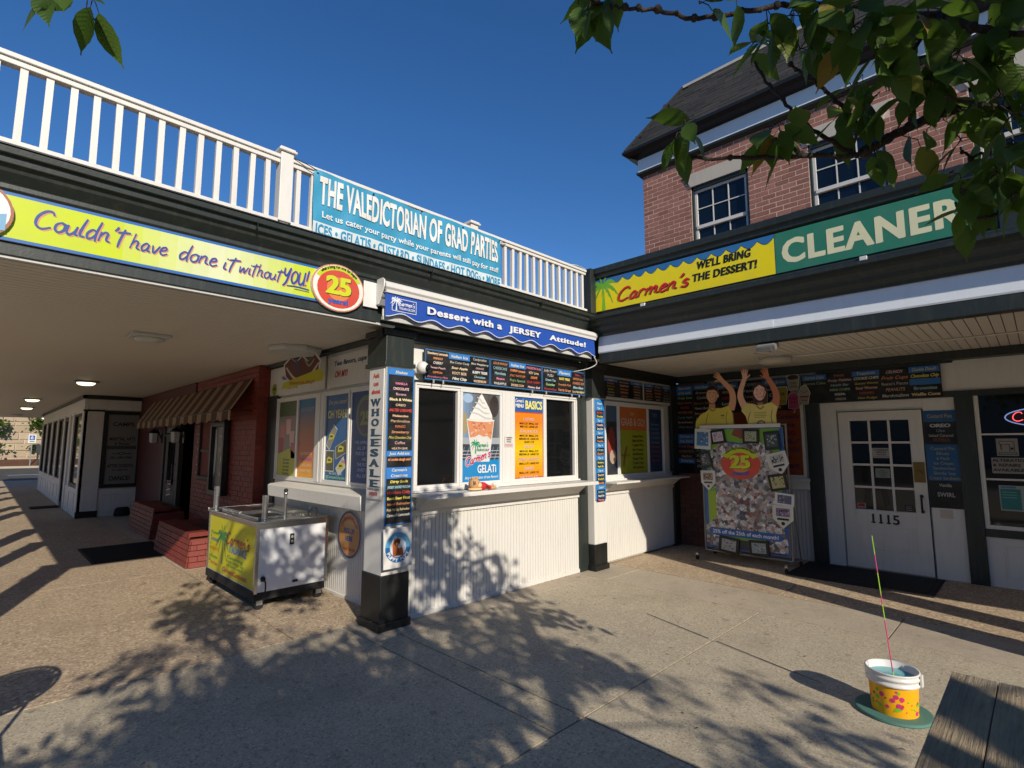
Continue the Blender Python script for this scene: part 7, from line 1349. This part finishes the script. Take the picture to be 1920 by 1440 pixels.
obj('tap_knob', MB().ball((x0+.30, y0+.09, zt2+.285), .022, 12), black, t, smooth=True)
obj('hook_handle', MB().tube(smooth([(2.60, 5.66, zt2), (2.57, 5.66, zt2+.07), (2.61, 5.66, zt2+.10), (2.66, 5.66, zt2+.07), (2.66, 5.66, zt2)], 4), .007), black, t)
sc2 = MB()
for i in range(9): a = random.uniform(2.44, 2.66); b = random.uniform(5.70, 5.95); sc2.box(a, a+.05, b, b+.02, zt2, zt2+.012)
obj('scoop_tray', sc2, steel, t)
for (x, y) in ((x0+.06, y0+.05), (x1-.06, y0+.05), (x0+.06, y1-.06), (x1-.06, y1-.06)):
    cw = obj('caster', MB().tube([(x, y-.018, .048), (x, y+.018, .048)], .048, seg=20), rubber, t, bevel=.004); obj('hub', MB().tube([(x, y-.021, .048), (x, y+.021, .048)], .02, seg=12), black, cw); obj('fork', MB().box(x-.03, x+.03, y-.028, y-.022, .045, .105).box(x-.03, x+.03, y+.022, y+.028, .045, .105).box(x-.03, x+.03, y-.028, y+.028, .095, .11), grey, cw)
CFy = FY(y0-.0015)
obj('outlet', MB().fbox(CFy, 2.355, 2.40, .60, .71, 0, .006), black, t, bevel=.002); op = Print(CFy, .007); op.ell(2.378, .678, .013, .014, '#c8c4b8', 0); op.ell(2.378, .632, .013, .014, '#c8c4b8', 0); op.rect(2.372, 2.374, .672, .684, '#222', 1); op.rect(2.382, 2.384, .672, .684, '#222', 1); op.done('outlet_face', t)
obj('vent_slot', MB().fbox(CFy, 2.40, 2.455, .215, .24, 0, .004), black, t); obj('latch', MB().fbox(CFy, 2.30, 2.32, .785, .805, 0, .005), steel, t)
obj('drain_hose', MB().tube(smooth([(2.10, y0-.01, .30), (2.11, y0-.05, .28), (2.115, y0-.05, .2), (2.11, y0-.03, .09)], 5), .007).ball((2.10, y0-.015, .30), .026, 12), rubber, t, smooth=True)
CS = Fr((x0-.0015, 0, 0), -Y_, Z_); P_ = Print(CS, .0); a0, a1 = -y1+.03, -y0-.03; P_.rect(a0, a1, .195, .80, '#cfc81a', 0)
palm(P_, -6.62, .30, .48, '#3c8c4c', '#4c8c44', 1); P_.script("Carmen's", -6.50, .545, .065, '#a83a4a', 3, w=.72, wd=.32); P_.text('ITALIAN ICE', -6.12, .465, .075, '#3a7cb4', 3, w=.52, bold=.04)
for i, (tx, c_, a, b, w_) in enumerate((('Custard', '#4c9c3c', -6.88, .60, .26), ('GELATI', '#e07a2c', -6.88, .42, .26), ('Catering', '#4c9c3c', -6.2, .395, .5), ('Fresh Italian Ice', '#6c9c2c', -6.2, .35, .55), ('Soft Serve Custard', '#6c9c2c', -6.2, .31, .5), ('CarmensCorp.com', '#c05030', -6.20, .235, .75), ('Snacks', '#4c9c3c', -6.88, .33, .22), ('SUNDAES', '#3a6ca4', -6.88, .52, .24), ('Hot Dogs', '#c05030', -6.88, .26, .24))): P_.text(tx, a, b, .032 if i != 5 else .05, c_, 3, w=w_, bold=.03, sh=.1)
for i, ch in enumerate('CATERING'): P_.text(ch, -7.03, .60-i*.045, .028, '#2c4c2c', 3, bold=.04)
P_.done('side_print', t)

# ============================================================ BUCKET with dowel
t = thing('painted_bucket', 'yellow plastic bucket with green and pink dots and white rim holding pale blue water', 'bucket', (4.07, .76, .02))
bx, by = 4.07, .765
ybk = simple('yellow_bucket_plastic', hx('#eda80c'), .3)
obj('body', MB().lathe([(.118, .02), (.128, .19)], (bx, by, 0), 48, cap=False).lathe([(.117, .022), (.002, .022)], (bx, by, 0), 48, cap=False), ybk, t, smooth=True)
obj('inner', MB().lathe([(.136, .265), (.128, .262), (.122, .10), (.112, .05)], (bx, by, 0), 48, cap=False), white2, t, smooth=True)
obj('rim', MB().lathe([(.129, .19), (.139, .192), (.140, .205), (.133, .208), (.134, .225), (.141, .228), (.141, .24), (.136, .243), (.137, .256), (.142, .26), (.140, .266), (.134, .266)], (bx, by, 0), 48, cap=False), vinyl, t, smooth=True)
obj('rim_tab', MB().box(bx-.02, bx+.02, by-.152, by-.138, .195, .262), vinyl, t, bevel=.004)
obj('water', MB().lathe([(.121, .225), (.001, .225)], (bx, by, 0), 40, cap=False), water_m, t)
dm = MB()
for i in range(90):
    a = random.uniform(0, 2*pi); z = random.choice([random.uniform(.045, .10), random.uniform(.05, .17)]); r = random.choice([.004, .006, .006, .009, .013]); R = .118+(z-.02)/.17*.010+.0008+.00001*i
    dm.add([(bx+R*cos(a+r/.12*cos(t_)), by+R*sin(a+r/.12*cos(t_)), z+r*sin(t_)) for t_ in [2*pi*j/14 for j in range(14)]], [tuple(range(14))], 0, hx(random.choice(['#74b81c', '#74b81c', '#c82c6c', '#a83a3a'])))
obj('painted_dots', dm, printm, t, kind='stuff')
obj('teal_disc', MB().lathe([(.195, 0.001), (.20, .008), (.198, .02), (.19, .022)], (4.08, .775, 0), 56), paint('teal_worn_paint', (.075, .20, .165), .7, .35, .5, (.12, .13, .10)), smooth=False, label='round teal worn disc lying under the yellow bucket', cat='disc')
t = thing('dowel_stick', 'thin tall stick striped pink and lime standing in the bucket', 'stick', (bx, by, .1))
p0, p1 = Vector((4.055, .75, .12)), Vector((3.985, .80, 1.06)); cc = [simple('stick_lime', hx('#9ac83c'), .5), simple('stick_pink', hx('#d0447c'), .5)]
q = [0, .13, .42, .5, .70, .82, 1.0] if False else [0, .14, .46, .56, .62, .76, .88, 1.0]
for i in range(len(q)-1): obj('band', MB().tube([p0.lerp(p1, q[i]), p0.lerp(p1, q[i+1])], .0035-.001*q[i], seg=8), cc[i % 2], t)
# ============================================================ TABLE corner
t = thing('wooden_table', 'weathered dark grey plank table top at the lower right corner', 'table', (1.6, -.1, 0))
zt_ = .955
for i, (ya, yb) in enumerate(((.1435, .245), (.0435, .1415), (-.0565, .0415), (-.1565, -.0585), (-.2565, -.1585), (-.3565, -.2585), (-.4565, -.3585))):
    e = random.uniform(-.004, .004)
    p_ = MB(); xs_ = [.92+(2.105-.92)*j/12 for j in range(13)]
    for j in range(12): p_.box(xs_[j], xs_[j+1]+.0001, ya, yb, zt_-.04, zt_)
    p_ = MB().box(.92, 2.105+e, ya, yb, zt_-.04, zt_+random.uniform(-.002, .002)); obj('plank', p_, oldwood, t, bevel=.003)
fm = MB().box(.98, 2.04, -.42, .20, zt_-.12, zt_-.042)
obj('apron', fm, oldwood, t)
for (x, y) in ((1.02, .12), (1.95, .12), (1.02, -.38), (1.95, -.38)): obj('leg', MB().box(x-.045, x+.045, y-.045, y+.045, 0, zt_-.12), oldwood, t)
nl = MB()
for x in (2.02, 1.2):
    for y in (.2, .1, 0, -.1, -.2): nl.lathe([(.004, 0), (.003, .002)], (x, y, zt_+.001), 8)
obj('nail_heads', nl, grey, t)
# chair just out of view on the left (its shadow enters the picture)
t = thing('metal_chair', 'wire mesh metal chair out of view beyond the left picture edge', 'chair', (-.35, 3.2, 0))
mb = MB(); cx, cy = -.27, 3.45
ring = [(cx+.27*cos(a), cy, .80+.21*sin(a)) for a in [2*pi*i/28 for i in range(29)]]
mb.tube(ring, .013); mb.tube([(cx+(p[0]-cx)*.80, p[1], .80+(p[2]-.80)*.80) for p in ring], .009)
fY = FY(cy); 
for i in range(14):
    x = cx-.235+.036*i; hh = .19*sqrt(max(.08, 1-((x-cx)/.26)**2)); mb.fbox(fY, x-.0175, x+.0170, .80-hh, .80+hh, -.003, .003)
for s in (-1, 1): mb.tube([(cx+s*.2, cy, .68), (cx+s*.2, cy-.02, .45)], .012)
obj('backrest', mb, black, t); obj('seat', MB().box(cx-.2, cx+.2, cy-.42, cy-.02, .44, .46), black, t)
for s in (-1, 1):
    for u_ in (-1, 1): obj('leg', MB().tube([(cx+s*.18, cy-.22+u_*.17, .45), (cx+s*.23, cy-.22+u_*.23, 0)], .012), black, t)
# ============================================================ street end: sign post and trees
t = thing('parking_sign', 'white accessible parking sign on a thin post before the stone wall', 'sign', (2.75, 51.9, 0))
obj('post', MB().box(2.70, 2.76, 51.9, 51.94, 0, 2.35), grey, t); SF = FY(51.88); obj('plate', MB().fbox(SF, 2.52, 2.94, 1.75, 2.35, -.01, .0), vinyl, t)
P_ = Print(SF, .004); P_.rect(2.58, 2.88, 1.95, 2.28, '#2c58a8', 0); P_.ell(2.73, 2.10, .09, .09, '#e8ecf0', 1); P_.ell(2.74, 2.11, .06, .06, '#2c58a8', 2); P_.rect(2.70, 2.74, 2.08, 2.25, '#e8ecf0', 3); P_.rect(2.60, 2.86, 1.82, 1.88, '#2c7a4c', 0); P_.done('print', t)
obj('meter_box', MB().box(3.0, 3.3, 51.9, 52.1, 1.0, 1.6).box(3.12, 3.18, 51.95, 52.0, 0, 1.0), green, label='dark grey utility box on a post beside the parking sign', cat='utility box')
leafv = [(0, 0, 0), (-.20, .22, .03), (-.26, .48, .05), (-.17, .76, .02), (0, 1, -.05), (.17, .76, .02), (.26, .48, .05), (.20, .22, .03), (0, .48, -.02)]
leaff = [(0, 8, 2, 1), (8, 4, 3, 2), (0, 7, 6, 8), (8, 6, 5, 4)]
def far_tree(x, y, h, lb, seed, r):
    rnd = random.Random(seed); t = thing('young_tree', lb, 'tree', (x, y, .2)); obj('trunk', MB().tube([(x, y, .1), (x+.1, y, h*.4), (x-.1, y, h*.8)], .09, .03), bark, t)
    mb = MB()
    for i in range(46):
        a = rnd.uniform(0, 2*pi); q = rnd.uniform(.2, 1)*r; z = h*.24+rnd.uniform(0, 1)*h*.75; c_ = Vector((x+q*cos(a)*(1.1-abs(z/h-.5)), y+q*sin(a)*.7, z))
        for j in range(34):
            p = c_+Vector((rnd.gauss(0, .30), rnd.gauss(0, .25), rnd.gauss(0, .18))); e = Vector((rnd.uniform(-1, 1), rnd.uniform(-1, 1), rnd.uniform(-1, .3))).normalized()*.26; f_ = e.orthogonal().normalized()*.10
            mb.add([p, p+e*.5+f_, p+e, p+e*.5-f_], [(0, 1, 2, 3)])
    obj('crown', mb, leafm, t, kind='stuff')
far_tree(-.7, 52.7, 4.6, 'leafy street tree at the far left edge before the stone wall', 3, 1.9)
far_tree(4.3, 52.9, 5.0, 'leafy street tree beside the studio front before the stone wall', 4, 1.75)
far_tree(-5.5, 50.6, 5.4, 'leafy street tree further left along the stone wall', 6, 1.9)

t = thing('sky_blocker_shops', 'long low brick shop row added unseen behind the viewer to block low sky light', 'building', (0, -34, 0))  # added building out of view, blocks low sky fill from behind
obj('wall', MB().box(-45, 45, -40, -34, 0, 7.5), brick_m, t); obj('roof', MB().box(-46, 46, -41, -33.4, 7.5, 8.2), shing, t)
for x in range(-40, 41, 8): obj('window', MB().box(x-2.5, x+2.5, -34.02, -33.95, .8, 3.2), glass, t)
t = thing('sky_blocker_offices', 'pale office block added unseen at left behind the viewer to cut sky light', 'building', (-38, 0, 0)); obj('wall', MB().box(-48, -38, -30, 30, 0, 9), cream, t); obj('roof', MB().box(-49, -37.5, -31, 31, 9, 9.6), black, t)  # second added unseen block, cuts sky fill from the left
# ============================================================ CHERRY TREE over the viewer
BRANCHES, NEAR, CROWN = TREE_DATA
tree = thing('cherry_tree', 'cherry tree with dark glossy leaves whose branches hang in at the top right', 'tree', (-.2, -3.6, 0))
TP = Vector((-.2, -3.6, 1.9))
obj('trunk', MB().tube(smooth([(-.2, -3.6, -.05), (-.24, -3.62, .6), (-.15, -3.58, 1.3), tuple(TP)], 4), .15, .11, 14), bark, tree, smooth=True)
limbs = []
def limb3(pts, r0, r1, nm='limb'):
    s_ = smooth([tuple(p) for p in pts], 5); s_ = [tuple(Vector(p)+Vector((random.gauss(0, .006), random.gauss(0, .006), random.gauss(0, .006)))) for p in s_]
    mb = MB().tube(s_, r0, r1, 9); obj(nm, mb, bark, tree, smooth=True); return [Vector(p) for p in s_]
L1 = limb3([TP, (.9, -2.9, 2.6), (1.9, -1.9, 2.85), (2.3, -1.2, 2.75), BRANCHES[0][2][0]], .085, .028)
L2 = limb3([TP, (-.5, -3.0, 2.9), (-.7, -2.2, 3.5), (-.6, -1.3, 3.9)], .08, .03); L3 = limb3([TP, (.2, -3.8, 2.8), (.6, -4.4, 3.6), (.5, -5.2, 4.1)], .075, .03)
L4 = limb3([TP, (.5, -3.0, 2.7), (.8, -1.9, 3.3), (1.0, -.8, 3.8)], .07, .025); L5 = limb3([TP, (-.9, -3.9, 2.6), (-1.3, -4.6, 3.2)], .065, .03)
L6 = limb3([L2[8], (-.6, -.8, 3.3), (-.2, .4, 3.15), BRANCHES[-1][2][0]], .035, .018)
L7 = limb3([L1[12], (2.4, -.9, 3.1), BRANCHES[5][2][0]], .03, .018)
nodes = L2[5:]+L3[5:]+L4[5:]+L5[4:]+L1[5:]+L6[2:]
for k_, (r0, r1, pts) in enumerate(BRANCHES):
    s_ = smooth(pts, 5); s_ = [(a+random.gauss(0, .0025), b+random.gauss(0, .0025), c_+random.gauss(0, .0025)) for a, b, c_ in s_]
    mb = MB().tube(s_, r0*.8, r1*.8, 8)
    for q_ in s_[::3]: mb.ball(q_, r0*.9*random.uniform(.7, 1.15), 6)
    if k_ in (9, 11, 12, 13): mb.tube([tuple(L1[-4]), tuple((L1[-4]+Vector(pts[0]))/2+Vector((0, 0, .04))), pts[0]], r0, r0*.8, 8)
    obj('branch', mb, bark, tree, smooth=True)
lu = MB(); lu.add(leafv, leaff)
for f in leaff: lu.uv = (lu.uv or [])+[(leafv[i][0]*1.4+(leafv[i][1] if True else 0)*.0+abs(leafv[i][0])*-1.2, leafv[i][1]*3+abs(leafv[i][0])*-2.0) for i in f]
lu.uv = [(v*.9, u*.05) for u, v in lu.uv]
LM = mesh_of('leaf', lu, leafm, True)
# a finer leaf for the near branches: pointed tip, folded midrib, serrated outline
nv, nf, nuv = [], [], []; prof = [0, .09, .155, .195, .215, .22, .205, .17, .12, .06, .018, .0]
for i, w_ in enumerate(prof):
    y = i/11; zc = -.10*y*y; nv += [(-w_-(.012 if i % 2 else 0), y, zc+.22*w_), (0, y, zc), (w_+(.012 if i % 2 else 0), y, zc+.22*w_)]; nuv += [(y*1.0+w_*-.7, 0), (y, 0), (y-w_*.7, 0)]
for i in range(11):
    for j in (0, 1): nf.append((i*3+j, i*3+j+1, i*3+j+4, i*3+j+3))
nb_ = MB(); nb_.add(nv, nf); nb_.uv = [nuv[i] for f in nf for i in f]; NL = mesh_of('leaf', nb_, leafm, True)
cnt = 0; rnd = random.Random(9); stems = MB()
for (x, y, z, n) in NEAR:
    c0 = Vector((x, y, z))
    for i in range(n):
        if cnt >= 298: break
        az = rnd.uniform(0, 2*pi); dr_ = rnd.uniform(-1.45, -.45) if rnd.random() < .8 else rnd.uniform(-.3, .4)
        d = Vector((cos(az)*cos(dr_), sin(az)*cos(dr_), sin(dr_))); st0 = c0+Vector((rnd.gauss(0, .02), rnd.gauss(0, .02), rnd.gauss(0, .015))); base_ = st0+d*.02+Vector((0, 0, -.004))
        L_ = rnd.uniform(.105, .148); side = d.cross(Z_).normalized(); nrm = side.cross(d).normalized(); ro = rnd.gauss(0, .6); sd = side*cos(ro)+nrm*sin(ro); nn2 = sd.cross(d)
        M = Matrix((sd*L_, d*L_, nn2*L_)).transposed().to_4x4(); M.translation = base_; placed('leaf', NL, M, tree); stems.tube([c0, st0, base_], .0018, .0012, 5); cnt += 1
obj('leaf_stems', stems, bark, tree, kind='stuff')
mass = MB(); tw = MB(); mass.uv = []
def addleaf(mb, base_, d, L_, ro):
    side = d.cross(Z_).normalized(); nrm = side.cross(d).normalized(); sd = side*cos(ro)+nrm*sin(ro); nn2 = sd.cross(d)
    mb.add([base_+sd*(v[0]*L_)+d*(v[1]*L_)+nn2*(v[2]*L_) for v in leafv], leaff)
    for f in leaff: mb.uv += [(leafv[i][1], 0) for i in f]
for c_ in CROWN:
    c0 = Vector(c_); nd = min(nodes, key=lambda p: (p-c0).length); mid = (nd+c0)/2+Vector((0, 0, .08)); tw.tube([nd, mid, c0], .009, .003, 5)
    for i in range(28):
        az = rnd.uniform(0, 2*pi); dr_ = rnd.uniform(-1.2, .5); d = Vector((cos(az)*cos(dr_), sin(az)*cos(dr_), sin(dr_)))
        addleaf(mass, c0+Vector((rnd.gauss(0, .11), rnd.gauss(0, .11), rnd.gauss(0, .08))), d, rnd.uniform(.10, .145), rnd.gauss(0, .7))
obj('crown', mass, leafm, tree, kind='stuff'); obj('twigs', tw, bark, tree, kind='stuff')
for o_ in (_to,): bpy.data.objects.remove(o_)
